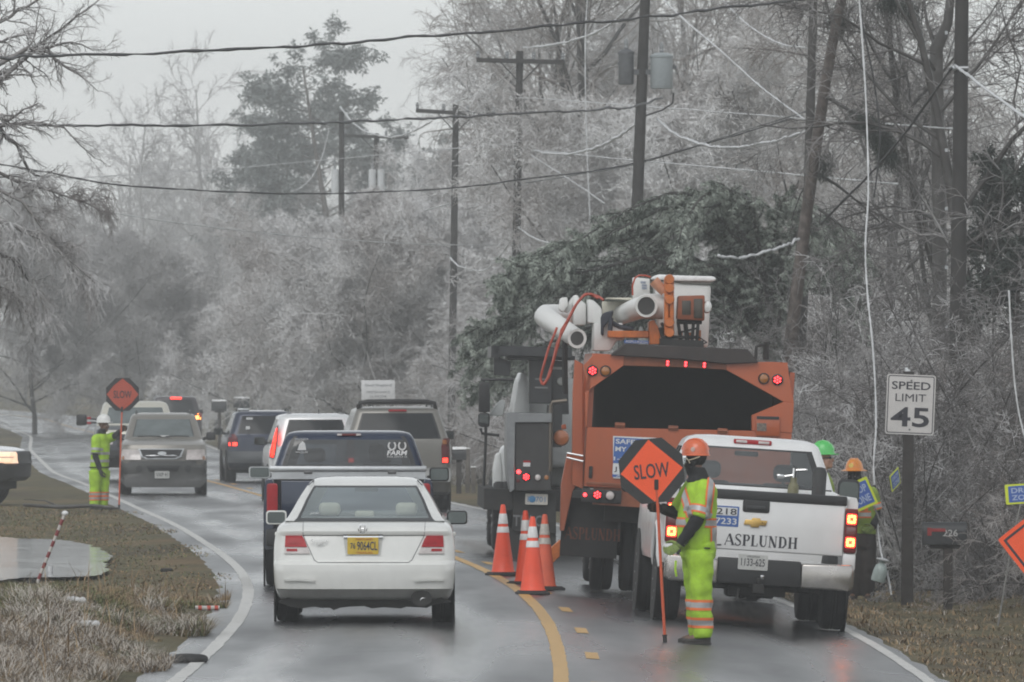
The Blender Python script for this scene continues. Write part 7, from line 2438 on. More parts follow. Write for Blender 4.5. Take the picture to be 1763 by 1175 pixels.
    bmesh.ops.delete(bm, geom=cut, context='FACES'); bm.to_mesh(bal); bm.free()
    link_mesh('balaclava', bal, BLACKC, t, True, 180)
    b = MB()
    P = []
    for zz in (.05, -.09):
        P.append([T(.105 * math.sin(a), .135 * math.cos(a) - .01, zz) for a in np.linspace(-1.2, 1.2, 13)])
    V = P[0] + P[1]; b.add(V, [(i, i + 1, i + 14, i + 13) for i in range(12)])
    b.obj('visor', glass_mat('visor_plastic', (.62, .66, .67)), t, recalc=False)
    h, m = hat(t, T(0, .0, .080), J['look'], HATO, s=1.06)
    b = MB(); b.lathe([(.024, 0), (.022, .004), (.001, .005)], (0, 0, 0), 'z', 16, mat=m @ Matrix.Translation((-.108, -.02, .045)) @ Matrix.Rotation(R(-80), 4, 'Y')); b.obj('hat_badge', M('pale_badge', (.55, .38, .32), .5), h)
    b = MB(); b.tube([T(-.10, .06, .05), T(-.107, .03, .02), T(-.105, -.02, .03), T(-.10, -.09, .05)], .006, 5); b.tube([T(-.107, .03, .02), T(-.10, .02, -.01)], .006, 5); b.obj('hat_strap', M('cream_strap', (.5, .42, .3), .6), h)
    # the paddle
    D2 = D - .12
    c = PX(1122, 811, D2)
    pole = [PX(1130, 840, D2) - c, PX(1133, 880, D2 + .0) - c, PX(1139, 1000, D2) - c, PX(1145, 1105, D2) - c]
    pole[-1].z = gz(c.x + pole[-1].x, D2) - c.z
    slow_sign(c, .312, R(-6), R(-4), pole, D2, 'SLOW paddle with an orange diamond, held by the flagger nearest the camera')
    return t


def flagger_far():
    D = 181.0
    base = on_ground(170, D)
    def Q(px, py, dy=0.0):
        p = PX(px, py, D); return Vector((p.x - base.x, dy, (877 - py) * D / F))
    fw = Vector((.85, -.5, 0)).normalized()
    J = dict(pelvis=Q(171, 806), belly=Q(172, 790), chest=Q(173, 768), neck=Q(175, 745), head=Q(178, 732), look=Vector((.9, -.35, -.05)),
             shr=Q(166, 755, -.15), elr=Q(165, 785, -.20), wrr=Q(173, 807, -.22), shl=Q(184, 755, .12), ell=Q(198, 750, .02), wrl=Q(207, 741, -.02),
             hdr=Vector((.2, -.1, -1)), hpr=Vector((.8, .3, 0)), htr=Vector((.5, -.6, 0)), hcr=.5,
             hdl=Vector((.8, 0, .4)), hpl=Vector((.3, -.9, -.2)), htl=Vector((-.2, 0, 1)), hcl=.8,
             hipl=Q(178, 810, .08), knl=Q(178, 840, .09), anl=Q(177, 868, .09), tol=Q(186, 874, .02),
             hipr=Q(165, 810, -.08), knr=Q(164, 840, -.08), anr=Q(163, 868, -.08), tor=Q(171, 874, -.15))
    J['tol'].z = J['tor'].z = .035; J['anl'].z = J['anr'].z = .09
    t, T, rt, fw = figure('flagger in a white hard hat and lime suit at the left road edge', base, J, fw, SKIN_D)
    eyes(t, T)
    tr = trousers(t, J, rt, fw, HIVIS, .98, .012)
    for py in (850, 857):
        tape(tr, tr.data, (0, 0, Q(0, py).z), (0, 0, 1), None, .04, .022)
    boots(t, J)
    b = MB()
    loft(b, [(Q(171, 806), rt * .21, fw * .165), (Q(172, 790), rt * .205, fw * .165), (Q(173, 768), rt * .215, fw * .16), (Q(174, 754), rt * .20, fw * .13), (Q(175, 746), rt * .09, fw * .09)])
    for q in ('l', 'r'):
        e = J['sh' + q].lerp(J['el' + q], .85); b.tube([J['sh' + q], e], [.095, .085], 12); ball(b, J['sh' + q], .09)
    jk = link_mesh('jacket', soft(b, .013, 5, .009, 15, 16), HIVIS, t, True, 180)
    for py in (780, 793):
        band(jk, jk.data, (0, 0, Q(0, py).z), (0, 0, 1), .05, REFL, .007)
    band(jk, jk.data, J['shr'].lerp(J['elr'], .6), J['elr'] - J['shr'], .05, REFL, .008, lambda c: (c - J['shr'].lerp(J['elr'], .6)).length < .14)
    b = MB(); loft(b, [(Q(171, 806) + Vector((0, 0, .012)), rt * .222, fw * .178), (Q(171, 803), rt * .222, fw * .178)]); b.obj('belt', BLACKC, t)
    for q in ('l', 'r'):
        b = MB(); b.tube([J['sh' + q].lerp(J['el' + q], .6), J['el' + q], J['wr' + q]], [.066, .06, .046], 12); ball(b, J['el' + q], .06)
        link_mesh('sleeve', soft(b, .011, 4, .006, 8, 24), BLACKC, t, True, 180)
        b = MB(); hand_geo(b, J['wr' + q], J['hd' + q], J['hp' + q], J['ht' + q], J['hc' + q], 1.1); link_mesh('glove', soft(b, .007, 2), GLOVED, t, True, 180)
    b = MB(); loft(b, [(J['head'] + Vector((0, 0, -.06)), rt * .075, fw * .08), (J['neck'], rt * .08, fw * .08), (J['neck'] - Vector((0, 0, .04)), rt * .11, fw * .1)]); link_mesh('neck_scarf', soft(b, .011, 3), BLACKC, t, True, 180)
    hat(t, T(0, 0, .07), J['look'], HATW, s=1.02)
    D2 = D - .1
    c = PX(211, 679.5, D2)
    pole = [PX(210, 708, D2) - c, PX(208.5, 745, D2) - c, PX(206, 830, D2) - c, PX(205, 878, D2) - c]
    pole[-1].z = gz(c.x + pole[-1].x, D2) + .02 - c.z
    slow_sign(c, .31, 0, R(4), pole, D2, 'dull red-orange octagonal SLOW paddle held by the far flagger', True)


def worker_brim():
    D = 121.5
    base = on_ground(1479, D)
    H0 = (PX(0, 788, D).z - base.z)
    def Q(px, py, dy=0.0):
        p = PX(px, py, D); return Vector((p.x - base.x, dy, p.z - base.z))
    kz = 1.0
    fw = Vector((-.25, -.96, 0)).normalized()
    J = dict(pelvis=Q(1482, 928), belly=Q(1481, 900), chest=Q(1480, 872), neck=Q(1475, 838), head=Q(1471, 819), look=Vector((-.35, -.93, -.1)),
             shl=Q(1501, 850, 0), ell=Q(1508, 885, .02), wrl=Q(1502, 908, -.15), shr=Q(1459, 850, 0), elr=Q(1451, 885, -.05), wrr=Q(1462, 890, -.22),
             hdl=Vector((-.6, -.5, -.4)), hpl=Vector((-.6, .2, .4)), htl=Vector((0, -.3, 1)), hcl=.6,
             hdr=Vector((.4, -.5, .4)), hpr=Vector((.5, .6, .2)), htr=Vector((0, -.3, 1)), hcr=.7,
             hipl=Q(1492, 935, 0), knl=Q(1492, 985, -.02), anl=Q(1493, 1028, 0), tol=Q(1494, 1032, -.14),
             hipr=Q(1472, 935, 0), knr=Q(1470, 985, -.02), anr=Q(1469, 1028, 0), tor=Q(1466, 1032, -.14))
    J['tol'].z = J['tor'].z = .035; J['anl'].z = J['anr'].z = .09
    t, T, rt, fw = figure('worker in a full-brim amber hard hat and black face mask beside the white work pickup', base, J, fw, SKIN_D)
    eyes(t, T)
    trousers(t, J, rt, fw, BROWNC, 1.0, .012); boots(t, J)
    b = MB()
    loft(b, [(Q(1482, 920), rt * .20, fw * .16), (Q(1481, 900), rt * .20, fw * .165), (Q(1480, 872), rt * .21, fw * .16), (Q(1479, 850), rt * .20, fw * .13), (Q(1476, 838), rt * .10, fw * .10)])
    for q in ('l', 'r'):
        e = J['sh' + q].lerp(J['el' + q], .85); b.tube([J['sh' + q], e], [.092, .088], 12); ball(b, J['sh' + q], .088)
    jk = link_mesh('jacket', soft(b, .013, 5, .009, 25, 16), HIVISD, t, True, 180)
    tape(jk, jk.data, (0, 0, Q(0, 886).z), (0, 0, 1), lambda c: c.x < J['ell'].x - .07, .05, .02)
    for x in (1466, 1490):
        band(jk, jk.data, Q(x, 860), (1, 0, 0), .05, ORTAPE, .006, lambda c: c.z > Q(0, 880).z and c.y < 0)
    for q, k in (('l', .45), ('r', .45)):
        tape(jk, jk.data, J['sh' + q].lerp(J['el' + q], .62), J['el' + q] - J['sh' + q], lambda c: (c - J['sh' + q].lerp(J['el' + q], .62)).length < .13, .045, .02)
        b = MB(); b.tube([J['sh' + q].lerp(J['el' + q], .6), J['el' + q], J['wr' + q]], [.07, .064, .05], 12); ball(b, J['el' + q], .064)
        link_mesh('sleeve', soft(b, .011, 4, .006, 8, 24), BLACKC, t, True, 180)
        b = MB(); hand_geo(b, J['wr' + q], J['hd' + q], J['hp' + q], J['ht' + q], J['hc' + q], 1.1); link_mesh('glove', soft(b, .007, 2), GLOVE, t, True, 180)
    b = MB(); loft(b, [(Q(1492, 838, .06), rt * .13, fw * .08), (Q(1492, 828, .08), rt * .10, fw * .06), (Q(1488, 846, .05), rt * .16, fw * .1)]); link_mesh('hood', soft(b, .012, 4), BLACKC, t, True, 180)
    b = MB(); head(b, J['head'], J['look'], s=1.08); loft(b, [(J['head'] + Vector((0, 0, -.05)), rt * .08, fw * .09), (J['neck'] - Vector((0, 0, .02)), rt * .10, fw * .1)])
    link_mesh('face_mask', soft(b, .009, 6), BLACKC, t, True, 180)
    h, m = hat(t, T(0, 0, .072), J['look'], HATY, True, 1.06)
    b = MB(); b.lathe([(.034, 0), (.03, .006), (.001, .008)], (0, 0, 0), 'z', 16, mat=m @ Matrix.Translation((0, .122, .055)) @ Matrix.Rotation(R(-72), 4, 'X')); b.obj('hat_badge', M('yellow_badge', (.6, .45, .08), .5), h)
    # the square DROP ZONE board he carries
    drop_sign('tilted DROP ZONE board with a yellow edge, held by the worker in amber hat', 1480, 853, D - .42, .175, .185, R(24), [(1505, 872), (1530, 935), (1558, 982)], two=True)


def drop_sign(label, px, py, D, w, h, tilt, stake, two=True, yaw=0.0):
    c = PX(px, py, D)
    t = thing('drop_zone_sign', label, 'sign', c)
    m = Matrix.Rotation(yaw, 4, 'Z') @ Matrix.Rotation(-tilt, 4, 'Y')
    YL = M('fluorescent_yellow_board', (.66, .74, .04), .5, var=.05)
    BB = M('board_blue', (.05, .12, .42), .5, var=.08)
    b = MB(); b.prism(rrect(0, 0, w * 2, h * 2, .012), -.003, .003, 'y', mat=m); b.obj('board', YL, t)
    b = MB(); b.prism(rrect(0, 0, w * 1.66, h * 1.62, .006), -.006, -.002, 'y', mat=m); b.obj('blue_panel', BB, t)
    for s_, z in (('DROP', .36), ('ZONE', -.36)):
        text('sign_lettering', s_, w * 1.35, h * .52, m @ Vector((0, -.0085, z * h)), M('pale_lettering', (.42, .50, .66), .5), t, rot=m.to_euler(), bold=.02)
    if stake:
        b = MB(); b.tube([PX(a, e, D + .01) - c for a, e in stake], .011, 7); b.obj('stake', M('grey_stake', (.20, .195, .185), .6, var=.3), t)
    return t


def worker_green():
    D = 109.5
    base = on_ground(1416, D)
    def Q(px, z, dy=0.0):
        return Vector(((px - 1416) * D / F, dy, z))
    fw = Vector((.95, -.2, 0)).normalized()
    hz = PX(0, 789, D).z - base.z
    J = dict(pelvis=Q(1412, hz - .74), belly=Q(1412, hz - .55), chest=Q(1413, hz - .37), neck=Q(1414, hz - .16), head=Q(1418, hz - .01), look=Vector((.93, -.22, .12)),
             shr=Q(1414, hz - .26, -.18), elr=Q(1412, hz - .52, -.22), wrr=Q(1424, hz - .68, -.20), shl=Q(1414, hz - .26, .18), ell=Q(1414, hz - .52, .22), wrl=Q(1424, hz - .70, .20),
             hdr=Vector((.5, 0, -.7)), hpr=Vector((.6, .4, .4)), htr=Vector((.3, -.8, .2)), hcr=.6, hdl=Vector((.5, 0, -.7)), hpl=Vector((.6, -.4, .4)), htl=Vector((.3, .8, .2)), hcl=.6,
             hipr=Q(1412, hz - .80, -.09), knr=Q(1414, .50, -.10), anr=Q(1411, .09, -.10), tor=Q(1432, .035, -.12), hipl=Q(1412, hz - .80, .09), knl=Q(1414, .50, .10), anl=Q(1411, .09, .12), tol=Q(1432, .035, .12))
    t, T, rt, fw = figure('worker in a bright green hard hat looking right, mostly hidden behind the white work pickup', base, J, fw, SKIN_L)
    eyes(t, T)
    trousers(t, J, rt, fw, BROWNC, 1.0, .012); boots(t, J)
    b = MB()
    loft(b, [(Q(1412, hz - .78), rt * .20, fw * .165), (Q(1412, hz - .5), rt * .205, fw * .17), (Q(1413, hz - .34), rt * .21, fw * .16), (Q(1413, hz - .24), rt * .20, fw * .13), (Q(1414, hz - .165), rt * .09, fw * .09)])
    for q in ('l', 'r'):
        b.tube([J['sh' + q], J['el' + q], J['wr' + q]], [.092, .075, .055], 12); ball(b, J['sh' + q], .088)
    jk = link_mesh('jacket', soft(b, .013, 5, .009, 35, 16), HIVISD, t, True, 180)
    tape(jk, jk.data, (0, 0, hz - .52), (0, 0, 1), None, .05, .02)
    band(jk, jk.data, Q(1420, hz - .3), (1, 0, 0), .05, REFL, .008, lambda c: c.z > hz - .5 and c.z < hz - .18)
    for q in ('l', 'r'):
        b = MB(); hand_geo(b, J['wr' + q], J['hd' + q], J['hp' + q], J['ht' + q], J['hc' + q], 1.1); link_mesh('glove', soft(b, .007, 2), GLOVED, t, True, 180)
    b = MB(); P = [T(x, .088, .004) for x in np.linspace(-.06, .06, 7)]; b.tube(P, .016, 6); b.tube([T(-.062, .085, .005), T(-.085, 0, .01)], .006, 5); b.tube([T(.062, .085, .005), T(.085, 0, .01)], .006, 5); b.obj('dark_glasses', MAT_TRIM, t)
    hat(t, T(0, .0, .066), J['look'], HATG, s=1.04)


flagger_front()
flagger_far()
worker_brim()
worker_green()
# ================================================================== cones, signs, boxes
CONE = M('cone_orange', (.88, .085, .030), .45, var=.08, scale=5)
CONED = M('dusty_cone_orange', (.62, .10, .045), .55, var=.15, scale=5)
CBAND = M('cone_white_band', (.72, .71, .70), .4, var=.06)
CBANDD = M('dirty_cone_band', (.42, .39, .35), .55, var=.35, scale=14)
RUB = M('cone_base_rubber', (.025, .022, .022), .7, var=.3)


def cone(label, px, py, D, tilt=0.0, old=False, lean=0.0):
    p = PX(px, py, D); p.z = gz(p.x, D)
    t = thing('traffic_cone', label, 'traffic cone', p, (0, lean, tilt), 'traffic cones along the centre line')
    b = MB(); b.box(-.185, .185, -.185, .185, .0, .035, .012, 2); b.box(-.165, .165, -.165, .165, .03, .05, .008, 1); b.obj('base', RUB, t)
    H = .90
    r = lambda z: .145 - (.145 - .028) * (z - .045) / (H - .045)
    b = MB(); b.lathe([(r(.045) + .012, .045), (r(.07), .07), (r(.3), .3), (r(.6), .6), (r(.88), .88), (.022, H), (.014, H), (.012, .86)], (0, 0, 0), 'z', 28); b.obj('body', CONED if old else CONE, t)
    for z0, z1 in ((.655, .785), (.545, .62)):
        b = MB(); b.lathe([(r(z0) + .0005, z0), (r(z0) + .003, z0 + .003), (r(z1) + .003, z1 - .003), (r(z1) + .0005, z1)], (0, 0, 0), 'z', 28); b.obj('reflective_band', CBANDD if old else CBAND, t)
    return t


cone('traffic cone with greyish bands, farthest left on the yellow centre line', 866, 987, 121, .3)
cone('bright traffic cone nearest the camera, before two others', 917, 1024, 110.5, .1)
cone('traffic cone half hidden on the left of the nearest cone', 907, 1003, 116, .5, False, -.02)
cone('dusty traffic cone with grimy bands beside the orange truck', 936, 1013, 113.4, .7, True, R(1.2))


def speed_sign():
    D = 119.0
    base = on_ground(1562, D)
    t = thing('speed_limit_sign', 'white rectangular SPEED LIMIT 45 sign on a dark wooden post', 'road sign', base)
    o = lambda px, py, d=0.0: Vector((PX(px, py, D).x - base.x, d, PX(px, py, D).z - base.z))
    b = MB(); b.prism([(o(1551, 0).x, -.3), (o(1572, 0).x, -.3), (o(1574, 0).x, o(0, 640).z), (o(1556, 0).x, o(0, 640).z)], .01, .13, 'y', .006, 1); b.obj('post', M('dark_wet_post', (.035, .030, .027), .7, var=.35, scale=5, bump=.3), t)
    c = o(1567.5, 697)
    w, h = .605, .745
    m = Matrix.Translation(c) @ Matrix.Rotation(R(2.4), 4, 'Y')
    b = MB(); b.prism(rrect(0, 0, w, h, .03), -.004, .0, 'y', mat=m); pl = b.obj('plate', M('sign_white', (.60, .58, .56), .45, var=.08, scale=4), t)
    # border line
    b = MB()
    O, I = rrect(0, 0, w - .03, h - .03, .025), rrect(0, 0, w - .052, h - .052, .018)
    n = len(O)
    V = [m @ Vector((x, -.0055, z)) for x, z in O] + [m @ Vector((x, -.0055, z)) for x, z in I]
    b.add(V, [(i, (i + 1) % n, n + (i + 1) % n, n + i) for i in range(n)]); b.obj('border', MAT_INK, pl, False)
    for s_, z, tw, th, bo in (('SPEED', .235, .48, .098, .012), ('LIMIT', .085, .38, .094, .0), ('45', -.155, .48, .245, .018)):
        text('sign_lettering', s_, tw, th, m @ Vector((0, -.0065, z)), MAT_INK, pl, rot=(0, R(2.4), 0), bold=bo)
    for z in (.30, -.31):
        b = MB(); b.lathe([(.012, -.004), (.012, -.012), (.001, -.014)], (0, 0, z), 'y', 10, mat=m); b.obj('bolt', MAT_RIM, pl)
    b = MB(); ball(b, o(1563, 639, .06), .035, 8, (1.0, 1, .6)); ball(b, o(1561, 636, .06), .022, 8); b.obj('ice_cap', M('ice_white', (.6, .62, .63), .3, var=.1), t)


def mailbox(label, px0, px1, ytop, ybot, D, post_px, nums=None, flag=True, snow=False, group=None):
    pc = (px0 + px1) / 2
    base = on_ground(post_px, D)
    t = thing('mailbox', label, 'mailbox', base, group=group)
    o = lambda px, py: (PX(px, py, D).x - base.x, PX(px, py, D).z - base.z)
    x0, z1 = o(px0, ytop); x1, z0 = o(px1, ybot)
    h = z1 - z0; rr = .10
    DKB = M('dark_mailbox_paint', (.022, .024, .026), .45, var=.4, scale=8)
    prof = [(-rr, z0), (rr, z0), (rr, z0 + h * .5)] + [(rr * math.cos(a), z0 + h * .5 + h * .5 * math.sin(a)) for a in np.linspace(.25, math.pi - .25, 9)] + [(-rr, z0 + h * .5)]
    b = MB(); b.prism(prof, x0, x1, 'x', .006, 1); b.obj('box', DKB, t)
    b = MB(); b.prism([(u * 1.05, z0 + (w - z0) * 1.03 - .004) for u, w in prof], x0 - .012, x0 + .012, 'x', .004, 1); b.obj('door', DKB, t)
    if snow:
        b = MB(); b.prism([(-rr, z1 - .03), (rr, z1 - .03), (rr * .7, z1 + .03), (-rr * .7, z1 + .03)], x0, x1, 'x', .015, 2); b.obj('snow_cap', M('snowy_white', (.80, .80, .80), .5), t)
    if flag:
        b = MB(); b.box(x0 + .06, x0 + .27, -rr - .012, -rr - .004, z0 + h * .58, z0 + h * .72); b.box(x0 + .05, x0 + .10, -rr - .013, -rr - .005, z0 + h * .40, z0 + h * .75); b.obj('flag', M('mailbox_flag_red', (.30, .03, .03), .5), t)
    if nums:
        text('house_number', nums, (x1 - x0) * .34, h * .30, (x0 + (x1 - x0) * .62, -rr - .006, z0 + h * .52), M('number_white', (.45, .45, .44), .6), t, bold=.015)
    pz = z0
    b = MB(); b.box(-.055, .055, -.05, .05, -.3, pz, .006); b.box(x0 + .08, x1 - .08, -.05, .05, pz - .05, pz - .004, .006)
    b.obj('post', M('mailbox_post', (.040, .034, .030), .8, var=.35, scale=7), t)
    return t


speed_sign()
mailbox('dark mailbox numbered 226 on a post before the frosted brush', 1589, 1664, 899, 938, 117.0, 1632, '226')
mailbox('far mailbox with snow on its roof, left of its near twin at the bend', 365, 390, 690, 708, 330.0, 378, None, False, True)
mailbox('far dark mailbox at the bend, behind the navy sport utility', 403, 430, 685, 702, 318.0, 418, None, False, True)
mailbox('pale mailbox on a post beside the pewter sport utility', 779, 803, 772, 792, 206.0, 790, None, False, True)
MATS_ = MATS

# garden posts by that mailbox
for px, lb in ((805, 'short wooden post right of the pale mailbox'), (815, 'thin wooden post nearest the dark truck mirror')):
    p = on_ground(px, 207)
    t = thing('wooden_post', lb, 'post', p)
    b = MB(); b.box(-.05, .05, -.05, .05, -.1, .95 if px == 805 else .55, .008); b.obj('post_body', M('grey_weathered_post', (.13, .115, .10), .8, var=.3, scale=8), t)
    b = MB(); b.box(-.06, .06, -.06, .06, .95 if px == 805 else .55, .98 if px == 805 else .58, .01); b.obj('post_cap', MATS['snowy_white'], t)


def shepherd_sign():
    D = 258.0
    base = on_ground(651, D)
    t = thing('notice_board', 'white notice board on two posts in front of the broad frosted tree', 'sign', base)
    o = lambda px, py: (PX(px, py, D).x - base.x, PX(px, py, D).z - base.z)
    x0, z1 = o(622, 655); x1, z0 = o(680, 690)
    b = MB(); b.prism([(x0, z0), (x1, z0), (x1, z1), (x0, z1)], -.03, .03, 'y', .008); o_ = b.obj('panel', M('board_white', (.66, .66, .66), .5, var=.05), t)
    for s_, f, w, h in (('Good Shepherd', .74, .78, .16), ('CHRISTIAN CHURCH', .42, .70, .10), ('ALL WELCOME', .20, .5, .10)):
        text('board_lettering', s_, (x1 - x0) * w, (z1 - z0) * h, ((x0 + x1) / 2, -.034, z0 + (z1 - z0) * f), M('grey_lettering', (.12, .13, .14), .6), o_)
    for x in (x0 + .08, x1 - .08):
        b = MB(); b.box(x - .045, x + .045, .032, .12, -.1, z1 - .03); b.obj('post', MATS['grey_weathered_post'], t)


shepherd_sign()
drop_sign('DROP ZONE board with a yellow edge on a thin stake at the right edge', 1763, 850, 107.5, .21, .112, R(4), [(1757, 868), (1738, 960), (1718, 1078)])
drop_sign('small DROP ZONE board turned nearly edge-on beside the dark signpost', 1541, 826, 123.0, .16, .11, R(22), None, yaw=R(66))


def diamond_sign():
    D = 99.0
    c = PX(1860, 947, D)
    base = Vector((c.x, D, gz(c.x, D)))
    t = thing('roadwork_sign', 'orange diamond warning sign with a black border cut off by the right edge', 'road sign', base)
    z = c.z - base.z
    m = Matrix.Translation((0, 0, z)) @ Matrix.Rotation(R(7), 4, 'Y')
    def dia(r):
        k = .05
        out = []
        for i in range(4):
            a = R(90 * i)
            for q in (-1, 0, 1):
                aa = a + q * .045
                out.append(((r - (.0 if q == 0 else .03)) * math.cos(aa), (r - (.0 if q == 0 else .03)) * math.sin(aa)))
        return out
    r = .855
    b = MB(); b.prism(dia(r), -.003, .003, 'y', mat=m); b.obj('panel', MATS['fluorescent_orange_sign'], t)
    O, I = dia(r - .055), dia(r - .09)
    n = len(O)
    b = MB(); b.add([m @ Vector((x, -.005, q)) for x, q in O] + [m @ Vector((x, -.005, q)) for x, q in I], [(i, (i + 1) % n, n + (i + 1) % n, n + i) for i in range(n)]); b.obj('border', MAT_INK, t, False)
    b = MB(); b.tube([(0, .03, 0), (0, .03, z + .7)], .02, 8)
    for a in (45, 135, 225, 315):
        b.tube([(0, .03, .22), (.75 * math.cos(R(a)), .03 + .75 * math.sin(R(a)), -.05)], .015, 6)
    b.obj('stand', MAT_RIM, t)


diamond_sign()


def stake():
    D = 118.5
    p = on_ground(58, D)
    t = thing('marker_stake', 'leaning marker stake striped in dark red and white beside the puddle', 'marker stake', p)
    a = Vector((0, 0, -.1)); e = PX(112, 884, D) - p
    b = MB(); b.tube([a, e], .020, 10); b.obj('rod', M('stake_white', (.52, .49, .46), .5, var=.15), t)
    RD = M('stake_dark_red', (.20, .022, .025), .5, var=.2)
    for i in range(6):
        f0 = .16 + i * .138
        b = MB(); b.tube([a.lerp(e, f0), a.lerp(e, f0 + .072)], .0225, 10); b.obj('red_stripe', RD, t)
    b = MB(); ball(b, e, .035, 8, (1.2, 1, .9)); b.obj('cap', MATS['snowy_white'], t)
    b = MB(); ball(b, Vector((-.02, 0, .02)), .06, 8, (1.0, 1, .8)); b.obj('foot_clod', MAT_UNDER, t)


stake()


def debris():
    def at(px, py, dz=0.0):
        p = ground_hit(px, py); p.z += dz; return p
    p = at(357, 1052, .03)
    t = thing('marker_tube', 'red and white marker tube lying at the grass edge by the road', 'debris', p, (0, 0, .1))
    b = MB(); b.tube([(-.13, 0, 0), (.13, 0, 0)], .026, 12); b.obj('tube', MATS['stake_white'], t)
    for x in (-.10, .02, .12):
        b = MB(); b.tube([(x * .8 - .02, 0, 0), (x * .8 + .02, 0, 0)], .0272, 12); b.obj('red_stripe', M('bright_red_stripe', (.5, .08, .05), .5), t)
    def lump(name, label, cat, p, mat, sc, seed):
        g = np.random.default_rng(seed)
        b = MB()
        for i in range(7):
            ball(b, (g.normal() * .06 * sc[0] / .1, g.normal() * .03, .0), .055, 8, (sc[0] / .055 * .55, 1.2, sc[1] / .055))
        o = link_mesh(name, soft(b, .014, 3, .008, seed, 30), mat, None, True, 180)
        o.location = p; tag(o, label, cat)
        return o
    lump('tyre_scrap', 'long black scrap of rubber lying on the wet shoulder in front', 'debris', at(325, 1141, .03), MAT_TYRE, (.16, .05), 1)
    lump('dark_clod', 'small dark clod on the brown turf beside the wet road', 'debris', at(283, 985, .01), MAT_UNDER, (.07, .04), 2)
    lump('ice_lump', 'small white ice lump on the left bank, the farther one', 'ice', at(130, 1042, .05), M('lump_ice', (.55, .55, .55), .5, var=.15), (.06, .035), 3)
    lump('ice_lump', 'white ice lump on the left bank nearer the camera', 'ice', at(150, 1086, .06), MATS['lump_ice'], (.08, .035), 4)
    p = at(87, 992)
    t = thing('paper_cup', 'white paper cup at the near edge of the puddle', 'cup', p)
    b = MB(); b.lathe([(.026, .03), (.036, .13), (.038, .132), (.034, .132), (.025, .035)], (0, 0, 0), 'z', 16); b.obj('cup_body', MATS['snowy_white'], t)
    b = MB(); ball(b, (.01, 0, .01), .06, 8, (1, 1, .6)); b.obj('mud_foot', MAT_UNDER, t)
    # fallen stick beside the drive
    p = at(150, 880, .05)
    t = thing('fallen_branch', 'dark fallen branch lying across the drive mouth left of the far flagger', 'branch', p)
    b = MB(); b.tube([(-1.2, 0, .06), (-.5, .1, .02), (.1, 0, .05), (.6, -.1, .0)], [.03, .04, .035, .02], 7); b.tube([(-.5, .1, .02), (-.8, .3, .14), (-1.2, .4, .16)], [.02, .015, .008], 6); b.obj('stick', MAT_BARK, t)


debris()

# ================================================================== poles and lines
POLE = M('utility_pole_wood', (.030, .028, .026), .8, var=.3, scale=3, col2=(.055, .052, .049), bump=.3)
POLEN = M('near_pole_wood', (.030, .027, .025), .75, var=.3, scale=3, bump=.3)
PORC = M('grey_insulator', (.25, .26, .27), .3)
XF = M('transformer_grey', (.30, .33, .34), .4, var=.1)
XFD = M('dark_transformer_grey', (.10, .105, .11), .5, var=.2)
ICE = M('ice_sleeve', (.56, .57, .58), .35, var=.22, scale=4, col2=(.74, .75, .76))
WIRE = M('dark_cable', (.030, .030, .032), .5, var=.4, scale=4)
ICEC = M('pale_iced_cylinder', (.62, .64, .65), .4, var=.08)


def pole(label, top, bot, D, r, arm=None, wood=POLE, extras=None, group=None):
    a, e = PX(*top, D), PX(*bot, D)
    d = (e - a) / (e.z - a.z)
    zb = gz(e.x, D)
    base = e + d * (zb - e.z)
    t = thing('utility_pole', label, 'utility pole', base, group=group)
    b = MB(); b.tube([Vector((0, 0, -.3)), (e - base) * .5, a - base], [r * 1.25, r * 1.1, r * .85], 14); b.obj('pole', wood, t)
    if arm:
        (x0, y0), (x1, y1), dy = arm
        A, B = PX(x0, y0, D) - base, PX(x1, y1, D) - base
        A.y = B.y = -r * 1.1 - .05
        u = (B - A).normalized(); n = Vector((-u.z, 0, u.x))
        b = MB(); b.prism([(A.x, A.z - .055), (B.x, B.z - .055), (B.x, B.z + .055), (A.x, A.z + .055)], A.y - .05, A.y + .05, 'y', .006, 1); ar = b.obj('crossarm', wood, t)
        for f in (.02, .35, .65, .98):
            p = A.lerp(B, f)
            b = MB(); b.lathe([(.02, .05), (.055, .08), (.035, .12), (.06, .15), (.035, .19), (.045, .22), (.001, .24)], p, 'z', 12); b.obj('insulator', PORC, ar)
        pc = Vector(((A.x + B.x) / 2, 0, (A.z + B.z) / 2 - .55))
        for f in (.28, .72):
            b = MB(); q = A.lerp(B, f); b.tube([q + Vector((0, .0, -.05)), Vector((pc.x, A.y + .04, pc.z))], .016, 5); b.obj('brace', POLE, ar)
    if extras:
        extras(t, base, D)
    return t


def near_fit(t, base, D):
    b = MB(); q = PX(1641, 118, D) - base
    b.tube([q + Vector((.0, -.12, .0)), q + Vector((.22, -.12, .0))], .03, 8); ball(b, q + Vector((0, -.12, 0)), .05, 8); b.obj('clamp', M('galvanised', (.38, .39, .40), .4, .6), t)
    b = MB(); g = np.random.default_rng(3)
    for z in np.linspace(1.5, 8.5, 9):
        b.box(-.15, -.11, -.1, -.04, z, z + .05)
    b.obj('pole_steps' if False else 'pole_staples', MATS['galvanised'], t)


